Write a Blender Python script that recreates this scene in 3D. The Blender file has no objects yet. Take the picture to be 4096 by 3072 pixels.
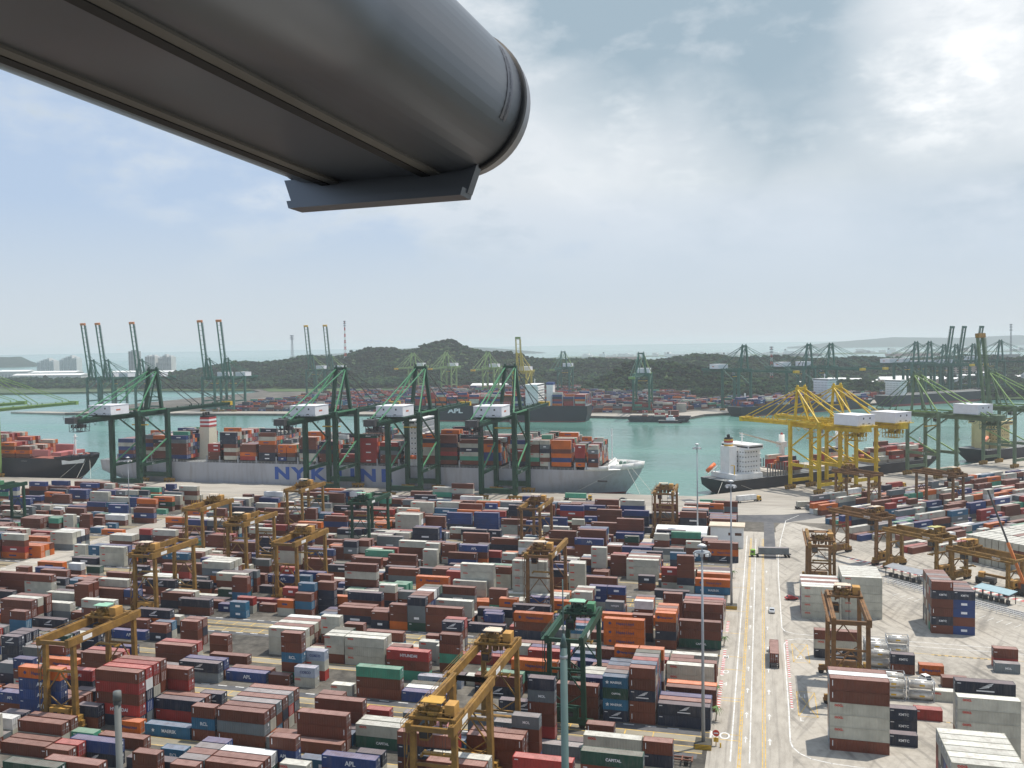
import bpy, bmesh, math, random
from mathutils import Vector, Matrix
R = math.radians
random.seed(11)
SC = bpy.context.scene
COL = SC.collection

# ---------------------------------------------------------------- camera
CAM_H = 90.0
YAW, PIT, ROL = 0.2693007, 0.04287083, -0.01622719
fw = Vector((-math.sin(YAW)*math.cos(PIT), math.cos(YAW)*math.cos(PIT), -math.sin(PIT)))
r0 = Vector((math.cos(YAW), math.sin(YAW), 0)); u0 = r0.cross(fw)
cr = r0*math.cos(ROL) + u0*math.sin(ROL); cu = u0*math.cos(ROL) - r0*math.sin(ROL)
cam = bpy.data.cameras.new("camera"); camo = bpy.data.objects.new("camera", cam); COL.objects.link(camo)
m = Matrix((cr, cu, -fw)).transposed().to_4x4(); m.translation = Vector((0, 0, CAM_H)); camo.matrix_world = m
cam.sensor_fit = 'HORIZONTAL'; cam.sensor_width = 36.0; cam.lens = 36.0*3625.28/4096
cam.clip_start = 0.1; cam.clip_end = 80000
SC.camera = camo

# ---------------------------------------------------------------- sun and sky
SUN_DIR = Vector((0.29, 0.24, 0.93)).normalized()      # from the ground towards the sun
SUN_EL = math.asin(SUN_DIR.z); SUN_AZ = math.atan2(SUN_DIR.x, SUN_DIR.y)
sl = bpy.data.lights.new("sun", 'SUN'); sl.energy = 4.8; sl.angle = R(0.6); sl.color = (1.0, 0.93, 0.83)
so = bpy.data.objects.new("sun", sl); COL.objects.link(so)
so.rotation_euler = SUN_DIR.to_track_quat('Z', 'Y').to_euler()
W = bpy.data.worlds.new("World"); SC.world = W; W.use_nodes = True
nt = W.node_tree; N = nt.nodes; L = nt.links; N.clear()
def nd(t, **k):
    n = N.new(t)
    for a, b in k.items(): setattr(n, a, b)
    return n
out = nd('ShaderNodeOutputWorld'); bg = nd('ShaderNodeBackground'); bg.inputs[1].default_value = 0.10
L.new(bg.outputs[0], out.inputs[0])
sky = nd('ShaderNodeTexSky', sky_type='NISHITA'); sky.sun_disc = False; sky.sun_elevation = SUN_EL; sky.sun_rotation = SUN_AZ
sky.air_density = 1.0; sky.dust_density = 2.0; sky.ozone_density = 1.5; sky.altitude = 0
tc = nd('ShaderNodeTexCoord'); sep = nd('ShaderNodeSeparateXYZ'); L.new(tc.outputs['Generated'], sep.inputs[0])
def mth(op, a, b=None, clamp=False):
    n = nd('ShaderNodeMath', operation=op, use_clamp=clamp)
    for i, v in enumerate((a, b)):
        if v is None: continue
        if isinstance(v, (int, float)): n.inputs[i].default_value = v
        else: L.new(v, n.inputs[i])
    return n.outputs[0]
def ramp(fac, pts):
    n = nd('ShaderNodeValToRGB'); cr_ = n.color_ramp
    while len(cr_.elements) < len(pts): cr_.elements.new(0.5)
    for e, (p, c) in zip(cr_.elements, pts): e.position = p; e.color = (c, c, c, 1) if isinstance(c, (int, float)) else (*c, 1)
    L.new(fac, n.inputs[0]); return n.outputs[0]
def mixc(f, a, b, typ='MIX'):
    n = nd('ShaderNodeMix', data_type='RGBA', blend_type=typ)
    for i, v in ((0, f), (6, a), (7, b)):
        if isinstance(v, (int, float)): n.inputs[i].default_value = v
        elif isinstance(v, tuple): n.inputs[i].default_value = (*v, 1)
        else: L.new(v, n.inputs[i])
    return n.outputs[2]
SKY_BLUE, CLOUD_PALE, CLOUD_DARK, CLOUD_GLOW, SKY_LOW = (5.7, 7.1, 9.2), (7.7, 8.2, 8.6), (3.7, 4.8, 5.6), (12.0, 12.0, 11.9), (7.0, 7.6, 7.8)
# clouds are laid out by compass bearing and height above the horizon
az = mth('ARCTAN2', sep.outputs[0], sep.outputs[1]); el = mth('ARCSINE', sep.outputs[2])
cmb = nd('ShaderNodeCombineXYZ'); L.new(az, cmb.inputs[0]); L.new(mth('MULTIPLY', el, 2.0), cmb.inputs[1])
def noise(vec, sc_, det=6, rough=0.55, off=(0, 0, 0), dist=0.0):
    mp = nd('ShaderNodeMapping'); mp.inputs['Location'].default_value = off; L.new(vec, mp.inputs[0])
    n = nd('ShaderNodeTexNoise'); n.inputs['Scale'].default_value = sc_; n.inputs['Detail'].default_value = det
    n.inputs['Roughness'].default_value = rough; n.inputs['Distortion'].default_value = dist; L.new(mp.outputs[0], n.inputs['Vector'])
    return n.outputs[0]
def dirdot(v):                                           # how close the sky direction is to v
    n = nd('ShaderNodeVectorMath', operation='DOT_PRODUCT'); L.new(tc.outputs['Generated'], n.inputs[0])
    n.inputs[1].default_value = Vector(v).normalized(); return n.outputs['Value']
def px_dir(x, y): return fw + cr*((x-2048)/3625.28) - cu*((y-1536)/3625.28)
def patch(x, y, inner, outer, v=1.0):                    # a broad soft bank of cloud in one part of the sky
    return mth('MULTIPLY', ramp(dirdot(px_dir(x, y)), [(math.cos(R(outer)), 0.0), (math.cos(R(inner)), 1.0)]), v)
n1 = noise(cmb.outputs[0], 3.4, 9, 0.52, (3.1, 1.7, 0.2), 0.25)
n2 = noise(cmb.outputs[0], 8.0, 9, 0.55, (0.4, 5.2, 0.0), 0.25)
n3 = noise(cmb.outputs[0], 21.0, 8, 0.6, (2.2, 0.7, 0.0), 0.1)
nn_ = mth('ADD', mth('ADD', mth('MULTIPLY', n1, 0.5), mth('MULTIPLY', n2, 0.32)), mth('MULTIPLY', n3, 0.18))
def addp(*L_):
    o_ = L_[0]
    for q in L_[1:]: o_ = mth('ADD', o_, q)
    return o_
bank = addp(patch(2700, 250, 5, 20, 0.26), patch(3700, 350, 4, 16, 0.24), patch(3300, 700, 2, 9, 0.12))
mask = ramp(mth('ADD', nn_, bank), [(0.50, 0.0), (0.62, 1.0)])
wisp = ramp(nn_, [(0.48, 0.0), (0.62, 0.6)])
mask = mth('MAXIMUM', mask, wisp)
mask = mth('MULTIPLY', mask, ramp(sep.outputs[2], [(0.05, 0.0), (0.17, 1.0)]))
soft = mth('MULTIPLY', mth('SUBTRACT', mth('ADD', mth('MULTIPLY', n2, 0.6), mth('MULTIPLY', n3, 0.4)), 0.5), 3.2)
dark = addp(patch(2300, 100, 1, 8, 0.60), patch(2800, 150, 2, 11, 0.75), patch(3250, 300, 1, 7, 0.3), patch(3300, 560, 1, 10, 0.40), patch(3900, 640, 1, 8, 0.35))
dark = mth('ADD', dark, soft, True)
glow = addp(patch(4000, 140, 1.5, 8, 0.72), patch(3700, 330, 0.5, 6, 0.30), patch(2330, 540, 0.8, 5, 0.40), patch(2750, 560, 0.8, 5, 0.34), patch(2600, 830, 0.5, 6, 0.18), patch(3300, 830, 0.5, 8, 0.30), patch(900, 720, 0.5, 8, 0.2))
glow = mth('MULTIPLY', glow, ramp(mth('ADD', mth('MULTIPLY', n2, 0.5), mth('MULTIPLY', n3, 0.5)), [(0.40, 0.15), (0.60, 1.0)]), True)
skyc = mixc(0.72, sky.outputs[0], SKY_BLUE)
cl = mixc(dark, CLOUD_PALE, CLOUD_DARK)
cl = mixc(glow, cl, CLOUD_GLOW)
c1 = mixc(mth('MULTIPLY', mask, 0.92), skyc, cl)
hz = ramp(sep.outputs[2], [(0.0, 1.0), (0.15, 0.0)])
c2 = mixc(mth('MULTIPLY', hz, 0.85), c1, SKY_LOW)
L.new(c2, bg.inputs[0])
SC.view_settings.view_transform = 'Standard'; SC.view_settings.look = 'None'
SC.view_settings.exposure = 0.0; SC.view_settings.gamma = 1.0
SC.cycles.max_bounces = 6; SC.cycles.volume_bounces = 1; SC.cycles.use_denoising = True

# ---------------------------------------------------------------- materials
MATS = {}
def mat(name, col, rough=0.55, var=0.15, vscale=0.6, dirt=None, dirt_amt=0.35, dscale=0.25, metal=0.0, spec=0.4, bump=0.0, bscale=4.0, rnd=0.0, coord='Object', streak=1.0):
    if name in MATS: return MATS[name]
    M = bpy.data.materials.new(name); M.use_nodes = True; t = M.node_tree; n = t.nodes; l = t.links
    b = n['Principled BSDF']; b.inputs['Roughness'].default_value = rough; b.inputs['Metallic'].default_value = metal
    b.inputs['Specular IOR Level'].default_value = spec
    tx = n.new('ShaderNodeTexCoord'); src = tx.outputs[coord]
    if rnd:
        o1 = n.new('ShaderNodeObjectInfo'); om = n.new('ShaderNodeVectorMath'); om.operation = 'MULTIPLY_ADD'; om.inputs[1].default_value = (1,1,1); l.new(src, om.inputs[0]); o2 = n.new('ShaderNodeMath'); o2.operation = 'MULTIPLY'; o2.inputs[1].default_value = 173.0; l.new(o1.outputs['Random'], o2.inputs[0]); l.new(o2.outputs[0], om.inputs[2]); src = om.outputs[0]
    nz = n.new('ShaderNodeTexNoise'); nz.inputs['Scale'].default_value = vscale; nz.inputs['Detail'].default_value = 6; l.new(src, nz.inputs['Vector'])
    rp = n.new('ShaderNodeMapRange'); rp.inputs['From Min'].default_value = 0.3; rp.inputs['From Max'].default_value = 0.7
    rp.inputs['To Min'].default_value = 1-var; rp.inputs['To Max'].default_value = 1+var; l.new(nz.outputs[0], rp.inputs['Value'])
    val = rp.outputs[0]
    if rnd:
        oi = n.new('ShaderNodeObjectInfo'); r2 = n.new('ShaderNodeMapRange'); r2.inputs['To Min'].default_value = 1-rnd; r2.inputs['To Max'].default_value = 1+rnd
        l.new(oi.outputs['Random'], r2.inputs['Value']); mm = n.new('ShaderNodeMath'); mm.operation = 'MULTIPLY'; l.new(val, mm.inputs[0]); l.new(r2.outputs[0], mm.inputs[1]); val = mm.outputs[0]
    vm = n.new('ShaderNodeVectorMath'); vm.operation = 'SCALE'; vm.inputs[0].default_value = col; l.new(val, vm.inputs['Scale']); c = vm.outputs[0]
    if dirt:
        dz = n.new('ShaderNodeTexNoise'); dz.inputs['Scale'].default_value = dscale; dz.inputs['Detail'].default_value = 9; dz.inputs['Roughness'].default_value = 0.65; dm = n.new('ShaderNodeMapping'); dm.inputs['Scale'].default_value = (1,1,streak); l.new(src, dm.inputs[0]); l.new(dm.outputs[0], dz.inputs['Vector'])
        dr = n.new('ShaderNodeMapRange'); dr.inputs['From Min'].default_value = 0.48; dr.inputs['From Max'].default_value = 0.72; dr.inputs['To Max'].default_value = dirt_amt; l.new(dz.outputs[0], dr.inputs['Value'])
        mx = n.new('ShaderNodeMix'); mx.data_type = 'RGBA'; l.new(dr.outputs[0], mx.inputs[0]); l.new(c, mx.inputs[6]); mx.inputs[7].default_value = (*dirt, 1); c = mx.outputs[2]
    l.new(c, b.inputs['Base Color'])
    if bump:
        bz = n.new('ShaderNodeTexNoise'); bz.inputs['Scale'].default_value = bscale; bz.inputs['Detail'].default_value = 5; l.new(src, bz.inputs['Vector'])
        bp = n.new('ShaderNodeBump'); bp.inputs['Strength'].default_value = bump; l.new(bz.outputs[0], bp.inputs['Height']); l.new(bp.outputs[0], b.inputs['Normal'])
    MATS[name] = M; return M

RUST = (0.10, 0.045, 0.025)
CC = {'b': ('rust brown', (0.135, 0.038, 0.020)), 'r': ('red', (0.30, 0.030, 0.024)), 'o': ('orange', (0.52, 0.115, 0.010)),
      'n': ('navy', (0.014, 0.022, 0.042)), 'u': ('blue', (0.016, 0.045, 0.155)), 'g': ('pale grey', (0.43, 0.42, 0.35)),
      's': ('slate grey', (0.13, 0.155, 0.165)), 't': ('teal blue', (0.020, 0.115, 0.20)), 'e': ('dark green', (0.010, 0.062, 0.040)),
      'm': ('mint green', (0.060, 0.29, 0.19)), 'w': ('white', (0.68, 0.68, 0.66)), 'c': ('pale blue grey', (0.31, 0.35, 0.42))}
def cmat(k): return mat('container_paint_'+CC[k][0].replace(' ', '_'), CC[k][1], 0.5, 0.16, 0.35, (0.09, 0.05, 0.035) if k not in 'nuse' else (0.16, 0.14, 0.13), 0.38 if k not in 'gwc' else 0.16, 0.9, rnd=0.26 if k not in 'gwc' else 0.10, streak=0.22)
def cmat_far(k): return mat('stacked_paint_'+CC[k][0].replace(' ', '_'), CC[k][1], 0.5, 0.26, 0.11, RUST if k not in 'n' else (0.12, 0.12, 0.12), 0.25, 0.3)
def faded(c, f=0.30, d=(0.60, 0.46, 0.42)): return tuple(a*(1-f)+b*f for a, b in zip(c, d))
def rmat(k): return mat('dusty_sunlit_roof_'+CC[k][0].replace(' ', '_'), faded(CC[k][1]) if k not in 'gw' else faded(CC[k][1], 0.4, (0.80,0.79,0.75)), 0.55, 0.12, 0.5, RUST if k not in 'n' else (0.12, 0.12, 0.12), 0.45, 0.7, rnd=0.2)  # dust and fading, lightened further so roofs read sunlit against shaded sides
M_STEEL = mat('dark_steel', (0.06, 0.06, 0.06), 0.5, 0.3)
M_GALV = mat('galvanised_steel', (0.34, 0.36, 0.38), 0.45, 0.12, metal=0.3)
M_WHITE = mat('white_paint', (0.78, 0.78, 0.76), 0.45, 0.06, 0.3, (0.3, 0.25, 0.2), 0.15)
M_LETTER_W = mat('white_lettering', (0.75, 0.75, 0.75), 0.5, 0.05)
M_LETTER_D = mat('dark_blue_lettering', (0.03, 0.05, 0.16), 0.5, 0.05)
M_LETTER_R = mat('red_lettering', (0.55, 0.05, 0.03), 0.5, 0.05)
M_BLACK = mat('black_rubber', (0.015, 0.015, 0.015), 0.7, 0.2)
M_GLASS = mat('dark_glass', (0.02, 0.025, 0.03), 0.1, 0.1, spec=0.6)
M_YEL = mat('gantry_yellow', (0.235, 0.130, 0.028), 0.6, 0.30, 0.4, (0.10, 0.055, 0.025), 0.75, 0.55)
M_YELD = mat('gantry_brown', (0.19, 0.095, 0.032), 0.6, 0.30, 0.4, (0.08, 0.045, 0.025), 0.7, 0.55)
M_YELC = mat('cab_yellow', (0.46, 0.25, 0.06), 0.55, 0.2, 0.4, (0.2, 0.1, 0.05), 0.4)
M_CRANEY = mat('crane_bright_yellow', (0.58, 0.40, 0.018), 0.5, 0.16, 0.3, (0.2, 0.12, 0.03), 0.4)
M_GREEN = mat('crane_green', (0.011, 0.052, 0.029), 0.5, 0.2, 0.2, (0.02, 0.04, 0.03), 0.4)
M_GREENL = mat('crane_sunlit_green', (0.065, 0.215, 0.105), 0.5, 0.15, 0.3)  # crane green with sunlight put into the colour of stays and top beams
M_GREENP = mat('crane_pale_green', (0.19, 0.30, 0.10), 0.5, 0.15, 0.3)
M_TIP = mat('boom_tip_yellow', (0.62, 0.38, 0.03), 0.5, 0.1)
M_TIPO = mat('boom_tip_orange', (0.55, 0.17, 0.04), 0.5, 0.1)
M_BOGIE = mat('bogie_yellow', (0.30, 0.17, 0.03), 0.6, 0.35, 1.2, (0.03, 0.03, 0.03), 0.7, 0.9)
M_HOUSE = mat('house_white', (0.74, 0.75, 0.78), 0.45, 0.05, 0.3, (0.4, 0.35, 0.3), 0.15, 0.4)

# ---------------------------------------------------------------- mesh helpers
class MB:
    def __init__(s): s.v = []; s.f = []; s.mi = []
    def quadbox(s, P, mi=0):
        b = len(s.v); s.v += [tuple(p) for p in P]
        for q in ((0,3,2,1),(4,5,6,7),(0,1,5,4),(1,2,6,5),(2,3,7,6),(3,0,4,7)): s.f.append(tuple(b+i for i in q)); s.mi.append(mi)
        return s
    def box(s, x0, x1, y0, y1, z0, z1, mi=0):
        return s.quadbox([(x0,y0,z0),(x1,y0,z0),(x1,y1,z0),(x0,y1,z0),(x0,y0,z1),(x1,y0,z1),(x1,y1,z1),(x0,y1,z1)], mi)
    def frame_of(s, p, q, up):
        d = (q-p).normalized(); u = Vector(up)
        if abs(d.dot(u)) > 0.98: u = Vector((0,1,0)) if abs(d.y) < 0.9 else Vector((1,0,0))
        a = d.cross(u).normalized(); return d, a, a.cross(d).normalized()
    def bar(s, p, q, w, h=None, mi=0, up=(0,0,1), w2=None, h2=None):
        p = Vector(p); q = Vector(q); h = h or w; w2 = w2 or w; h2 = h2 or h
        d, a, b = s.frame_of(p, q, up)
        P = [p-a*w/2-b*h/2, p+a*w/2-b*h/2, p+a*w/2+b*h/2, p-a*w/2+b*h/2, q-a*w2/2-b*h2/2, q+a*w2/2-b*h2/2, q+a*w2/2+b*h2/2, q-a*w2/2+b*h2/2]
        return s.quadbox(P, mi)
    def tube(s, p, q, r1, r2=None, n=10, mi=0, caps=True):
        p = Vector(p); q = Vector(q); r2 = r1 if r2 is None else r2; d, a, b = s.frame_of(p, q, (0,0,1)); k = len(s.v)
        for c, r in ((p, r1), (q, r2)):
            for i in range(n):
                t = 2*math.pi*i/n; s.v.append(tuple(c+a*math.cos(t)*r+b*math.sin(t)*r))
        for i in range(n):
            j = (i+1) % n; s.f.append((k+i, k+j, k+n+j, k+n+i)); s.mi.append(mi)
        if caps:
            s.f.append(tuple(k+i for i in reversed(range(n)))); s.mi.append(mi); s.f.append(tuple(k+n+i for i in range(n))); s.mi.append(mi)
        return s
    def prism(s, pts, z0, z1, mi=0):
        n = len(pts); k = len(s.v); s.v += [(x, y, z0) for x, y in pts] + [(x, y, z1) for x, y in pts]
        s.f.append(tuple(k+i for i in reversed(range(n)))); s.mi.append(mi); s.f.append(tuple(k+n+i for i in range(n))); s.mi.append(mi)
        for i in range(n):
            j = (i+1) % n; s.f.append((k+i, k+j, k+n+j, k+n+i)); s.mi.append(mi)
        return s
    def poly(s, pts, mi=0):
        k = len(s.v); s.v += [tuple(p) for p in pts]; s.f.append(tuple(range(k, k+len(pts)))); s.mi.append(mi); return s
    def mesh(s, name, mats):
        me = bpy.data.meshes.new(name); me.from_pydata(s.v, [], s.f)
        for m_ in (mats if isinstance(mats, (list, tuple)) else [mats]): me.materials.append(m_)
        me.polygons.foreach_set('material_index', s.mi); me.update(); return me
    def build(s, name, mats, parent=None, smooth=False):
        me = s.mesh(name, mats)
        if smooth: me.polygons.foreach_set('use_smooth', [True]*len(me.polygons))
        o = bpy.data.objects.new(name, me); COL.objects.link(o); o.parent = parent; return o
def tag(o, label=None, cat=None, group=None, kind=None):
    if label: o['label'] = label
    if cat: o['category'] = cat
    if group: o['group'] = group
    if kind: o['kind'] = kind
    return o
def thing(name, label, cat, loc=(0,0,0), rz=0.0, group=None):
    o = bpy.data.objects.new(name, None); COL.objects.link(o); o.location = loc; o.rotation_euler = (0,0,rz); o.empty_display_size = 1
    return tag(o, label, cat, group)
def kids(o): return [c for c in bpy.data.objects if c.parent is o]
def dup(o, loc=None, rz=None, label=None, parent=None, _top=True):
    c = o.copy(); COL.objects.link(c)
    if parent: c.parent = parent
    for ch in list(o.children): dup(ch, parent=c, _top=False)
    if _top:
        if loc is not None: c.location = loc
        if rz is not None: c.rotation_euler = (0,0,rz)
        if label: c['label'] = label
    return c
TXT = {}
def text_mesh(s, size, m_, depth=0.02, key=None, bold=0.0):
    k = (s, size, m_.name, bold)
    if k in TXT: return TXT[k]
    cu_ = bpy.data.curves.new('lettering', 'FONT'); cu_.body = s; cu_.size = size; cu_.extrude = depth; cu_.align_x = 'CENTER'; cu_.align_y = 'CENTER'; cu_.offset = bold; cu_.resolution_u = 3
    o = bpy.data.objects.new('lettering', cu_); COL.objects.link(o); bpy.context.view_layer.update()
    me = bpy.data.meshes.new_from_object(o.evaluated_get(bpy.context.evaluated_depsgraph_get())); me.name = 'lettering'
    bpy.data.objects.remove(o); bpy.data.curves.remove(cu_); me.materials.clear(); me.materials.append(m_); TXT[k] = me; return me
def put_text(s, size, m_, parent, loc, rot=(R(90),0,0), name='lettering', bold=0.0):
    o = bpy.data.objects.new(name, text_mesh(s, size, m_, bold=bold)); COL.objects.link(o); o.parent = parent; o.location = loc; o.rotation_euler = rot; return o
AE = R(44.0); E1 = Vector((math.cos(AE), math.sin(AE), 0)); DN = Vector((math.sin(AE), -math.cos(AE), 0)); QC = Vector((6.8, 576.1, 0))
def UV(u, v, z=0.0): return QC + E1*u + DN*v + Vector((0,0,z))
ORD = 'first second third fourth fifth sixth seventh eighth ninth tenth eleventh twelfth thirteenth fourteenth fifteenth sixteenth seventeenth eighteenth nineteenth twentieth'.split()
TENS = {2: 'twenty', 3: 'thirty', 4: 'forty'}
def ordw(i):
    if i < 20: return ORD[i]
    n = i+1; t, u = divmod(n, 10)
    return {20:'twentieth',30:'thirtieth',40:'fortieth'}[n] if u == 0 else TENS[t]+'-'+ORD[u-1]

# ---------------------------------------------------------------- ground, water, hills (the setting)
def ground_mat(name, cols, s1=0.02, s2=0.25, stretch=(1,1,1), rough=0.85, tyre=None):
    M = bpy.data.materials.new(name); M.use_nodes = True; t = M.node_tree; n = t.nodes; l = t.links; b = n['Principled BSDF']; b.inputs['Roughness'].default_value = rough; b.inputs['Specular IOR Level'].default_value = 0.2
    tx = n.new('ShaderNodeTexCoord'); mp = n.new('ShaderNodeMapping'); mp.inputs['Scale'].default_value = stretch; l.new(tx.outputs['Object'], mp.inputs[0])
    a = n.new('ShaderNodeTexNoise'); a.inputs['Scale'].default_value = s1; a.inputs['Detail'].default_value = 8; l.new(mp.outputs[0], a.inputs['Vector'])
    c = n.new('ShaderNodeTexNoise'); c.inputs['Scale'].default_value = s2; c.inputs['Detail'].default_value = 8; c.inputs['Roughness'].default_value = 0.7; l.new(mp.outputs[0], c.inputs['Vector'])
    ad = n.new('ShaderNodeMath'); ad.operation = 'ADD'; l.new(a.outputs[0], ad.inputs[0]); l.new(c.outputs[0], ad.inputs[1])
    mr = n.new('ShaderNodeMapRange'); mr.inputs['From Min'].default_value = 0.78; mr.inputs['From Max'].default_value = 1.25; l.new(ad.outputs[0], mr.inputs['Value'])
    cr_ = n.new('ShaderNodeValToRGB'); e = cr_.color_ramp.elements
    while len(e) < len(cols): e.new(0.5)
    for i, cc in enumerate(cols): e[i].position = i/(len(cols)-1); e[i].color = (*cc, 1)
    l.new(mr.outputs[0], cr_.inputs[0]); c_ = cr_.outputs[0]
    for tr_ in (tyre or []):                                            # long dark tyre marks: (rotation, scale across, scale along, amount)
        m1 = n.new('ShaderNodeMapping'); m1.vector_type = 'TEXTURE'; m1.inputs['Rotation'].default_value = (0,0,R(tr_[0])); l.new(tx.outputs['Object'], m1.inputs[0])
        m2 = n.new('ShaderNodeMapping'); m2.inputs['Scale'].default_value = (tr_[1],tr_[2],1); l.new(m1.outputs[0], m2.inputs[0])
        q = n.new('ShaderNodeTexNoise'); q.inputs['Scale'].default_value = 1.0; q.inputs['Detail'].default_value = 4; q.inputs['Distortion'].default_value = 0.3; l.new(m2.outputs[0], q.inputs['Vector'])
        r_ = n.new('ShaderNodeMapRange'); r_.inputs['From Min'].default_value = 0.53; r_.inputs['From Max'].default_value = 0.70; r_.inputs['To Max'].default_value = tr_[3]; l.new(q.outputs[0], r_.inputs['Value'])
        mx = n.new('ShaderNodeMix'); mx.data_type = 'RGBA'; l.new(r_.outputs[0], mx.inputs[0]); l.new(c_, mx.inputs[6]); mx.inputs[7].default_value = (0.09,0.085,0.08,1); c_ = mx.outputs[2]
    l.new(c_, b.inputs['Base Color']); return M
M_YARD = ground_mat('shaded_yard_concrete', [(0.050,0.047,0.042),(0.110,0.102,0.088),(0.185,0.170,0.145)], 0.03, 0.3)  # darkened so the left yard carries cloud shade in its colour
M_APRON = ground_mat('apron_concrete', [(0.25,0.232,0.20),(0.34,0.315,0.275),(0.41,0.385,0.335)], 0.012, 0.12, (0.35,1.6,1), 0.85, [(90,0.5,0.012,0.4)])
M_ROADC = ground_mat('road_concrete', [(0.29,0.268,0.232),(0.385,0.357,0.31),(0.45,0.42,0.37)], 0.03, 0.4, (1.5,0.35,1), 0.85, [(0,1.1,0.02,0.35)])
M_STACKY = ground_mat('stacking_yard_concrete', [(0.27,0.25,0.215),(0.375,0.347,0.30),(0.44,0.41,0.36)], 0.03, 0.4, (1,1,1), 0.85, [(22,0.55,0.035,0.55),(-20,0.45,0.03,0.4)])
M_ASPH = ground_mat('asphalt', [(0.075,0.078,0.085),(0.11,0.112,0.118),(0.15,0.15,0.15)], 0.05, 0.4)
M_RUNWAY = ground_mat('runway_concrete', [(0.16,0.145,0.11),(0.25,0.225,0.17),(0.33,0.30,0.24)], 0.05, 0.35, (0.3,1.5,1))
M_MARKW = mat('road_marking_white', (0.62,0.62,0.60), 0.7, 0.25, 0.8, (0.35,0.33,0.30), 0.6, 0.7)
M_MARKY = mat('road_marking_yellow', (0.55,0.36,0.08), 0.7, 0.3, 0.8, (0.33,0.30,0.25), 0.7, 0.6)
M_MARKR = mat('road_marking_red', (0.45,0.10,0.10), 0.7, 0.2, 0.8, (0.35,0.28,0.25), 0.5, 0.7)

# the near terminal: one slab with a quay wall; far side of Y=536 and the slanted right quay are water
far = UV(900, 0)
near_land = [(-2600,-300),(1800,-300),(1800,far.y),(far.x,far.y),(6.8,576.1),(-36.0,536.0),(-2600,536.0)]
g = MB().prism(near_land, -8, 0).build('ground', M_YARD); tag(g, kind='structure')
ap = [(-2600,452.0),(-20,452.0),(-14,410)]; 
apron = MB().poly([(-2600,466.5,0.004),(-14,466.5,0.004),(4,500,0.004),(6.8,576.1,0.004),(-36,536,0.004),(-2600,536,0.004)])
a2 = [UV(0,0),UV(900,0),UV(900,61),UV(-42,61),UV(-68,84),UV(-78,118),UV(-84,146)]
apron.poly([(p.x,p.y,0.004) for p in (UV(0,0.01),UV(900,0.01),UV(900,63),UV(-30,63),UV(-44,49))][::-1])
apron.poly([(4,500,0.004),(9.2,510.2,0.004),(6.8,576.0,0.004)]); apron.poly([(-13.9,466.5,0.004),(40,466.5,0.004),(40,510.1,0.004),(9.3,510.1,0.004),(4.1,500,0.004)])
tag(apron.build('quay_apron', M_APRON), kind='structure')
# right-hand yard floor, lighter than the left container yard, whose colour holds cloud shade
rf = MB().poly([(6,-100,0.004),(400,-100,0.004),(400,330,0.004),(140,330,0.004),(60,420,0.004),(10,470,0.004),(6,452,0.004)])
tag(rf.build('stacking_yard', M_STACKY), kind='structure')
road = MB().poly([(-12,-100,0.008),(6,-100,0.008),(6,440,0.008),(-12,440,0.008)])
tag(road.build('yard_road', M_ROADC), kind='structure')
# dark asphalt where the road meets the quay, and on the cross street
asp = MB()
for q in (((-46,522),(-40,526),(-14,490),(-18,480)),((-18,464),(-18,480),(10,486),(10,464)),((10,464),(10,486),(34,502),(40,492)),((34,502),(60,522),(64,514),(40,492)),((-30,470),(-18,480),(-18,464),(-34,464))): asp.poly([(x,y,0.012) for x, y in q])
asp.poly([(0.6,385,0.012),(5.4,385,0.012),(5.4,464,0.012),(0.6,464,0.012)])
asp.poly([UV(-40,64,0.012),UV(200,64,0.012),UV(200,60,0.012),UV(-34,56,0.012)][::-1])
tag(asp.build('asphalt_road', M_ASPH), kind='structure')
st = MB().poly([(-309,296,0.008),(-289,296,0.008),(-289,466,0.008),(-309,466,0.008)])
tag(st.build('cross_street', M_ROADC), kind='structure')
# runways of the yard gantries and truck lanes between the blocks
BLK = [(103,124.5),(157,178.5),(211,232.4),(265,286.4),(319,340.5),(373,394.5),(427,448.5)]
rw = MB(); ln = MB(); dk = MB(); wh = MB()
for a, b in BLK:
    for y0, y1 in ((a-7.2,a-3.6),(b+19.6,b+23.2),(a+17.0,b-0.4)):
        rw.poly([(-520,y0,0.004),(-13,y0,0.004),(-13,y1,0.004),(-520,y1,0.004)])
        for yy in (y0+0.15, y1-0.4): ln.poly([(-520,yy,0.008),(-13,yy,0.008),(-13,yy+0.28,0.008),(-520,yy+0.28,0.008)])
    for y0, y1 in ((a-3.4,a-0.7),(b+17.0,b+19.2)):
        dk.poly([(-520,y0,0.006),(-14,y0,0.006),(-14,y1,0.006),(-520,y1,0.006)])
        x = -500
        while x < -20: wh.poly([(x,y1-0.5,0.010),(x+2.6,y1-0.5,0.010),(x+2.6,y1-0.1,0.010),(x,y1-0.1,0.010)]); x += 5.2
    x = -24
    while x > -300:
        for y0, y1 in ((a-7.2,a-3.6),(b+19.6,b+23.2)): ln.poly([(x-0.6,y0,0.0085),(x-0.3,y0,0.0085),(x-0.3,y1,0.0085),(x-0.6,y1,0.0085)])
        x -= 6.5
tag(rw.build('gantry_runways', M_RUNWAY), kind='structure')
tag(dk.build('truck_lanes', M_ASPH), kind='structure')
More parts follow.
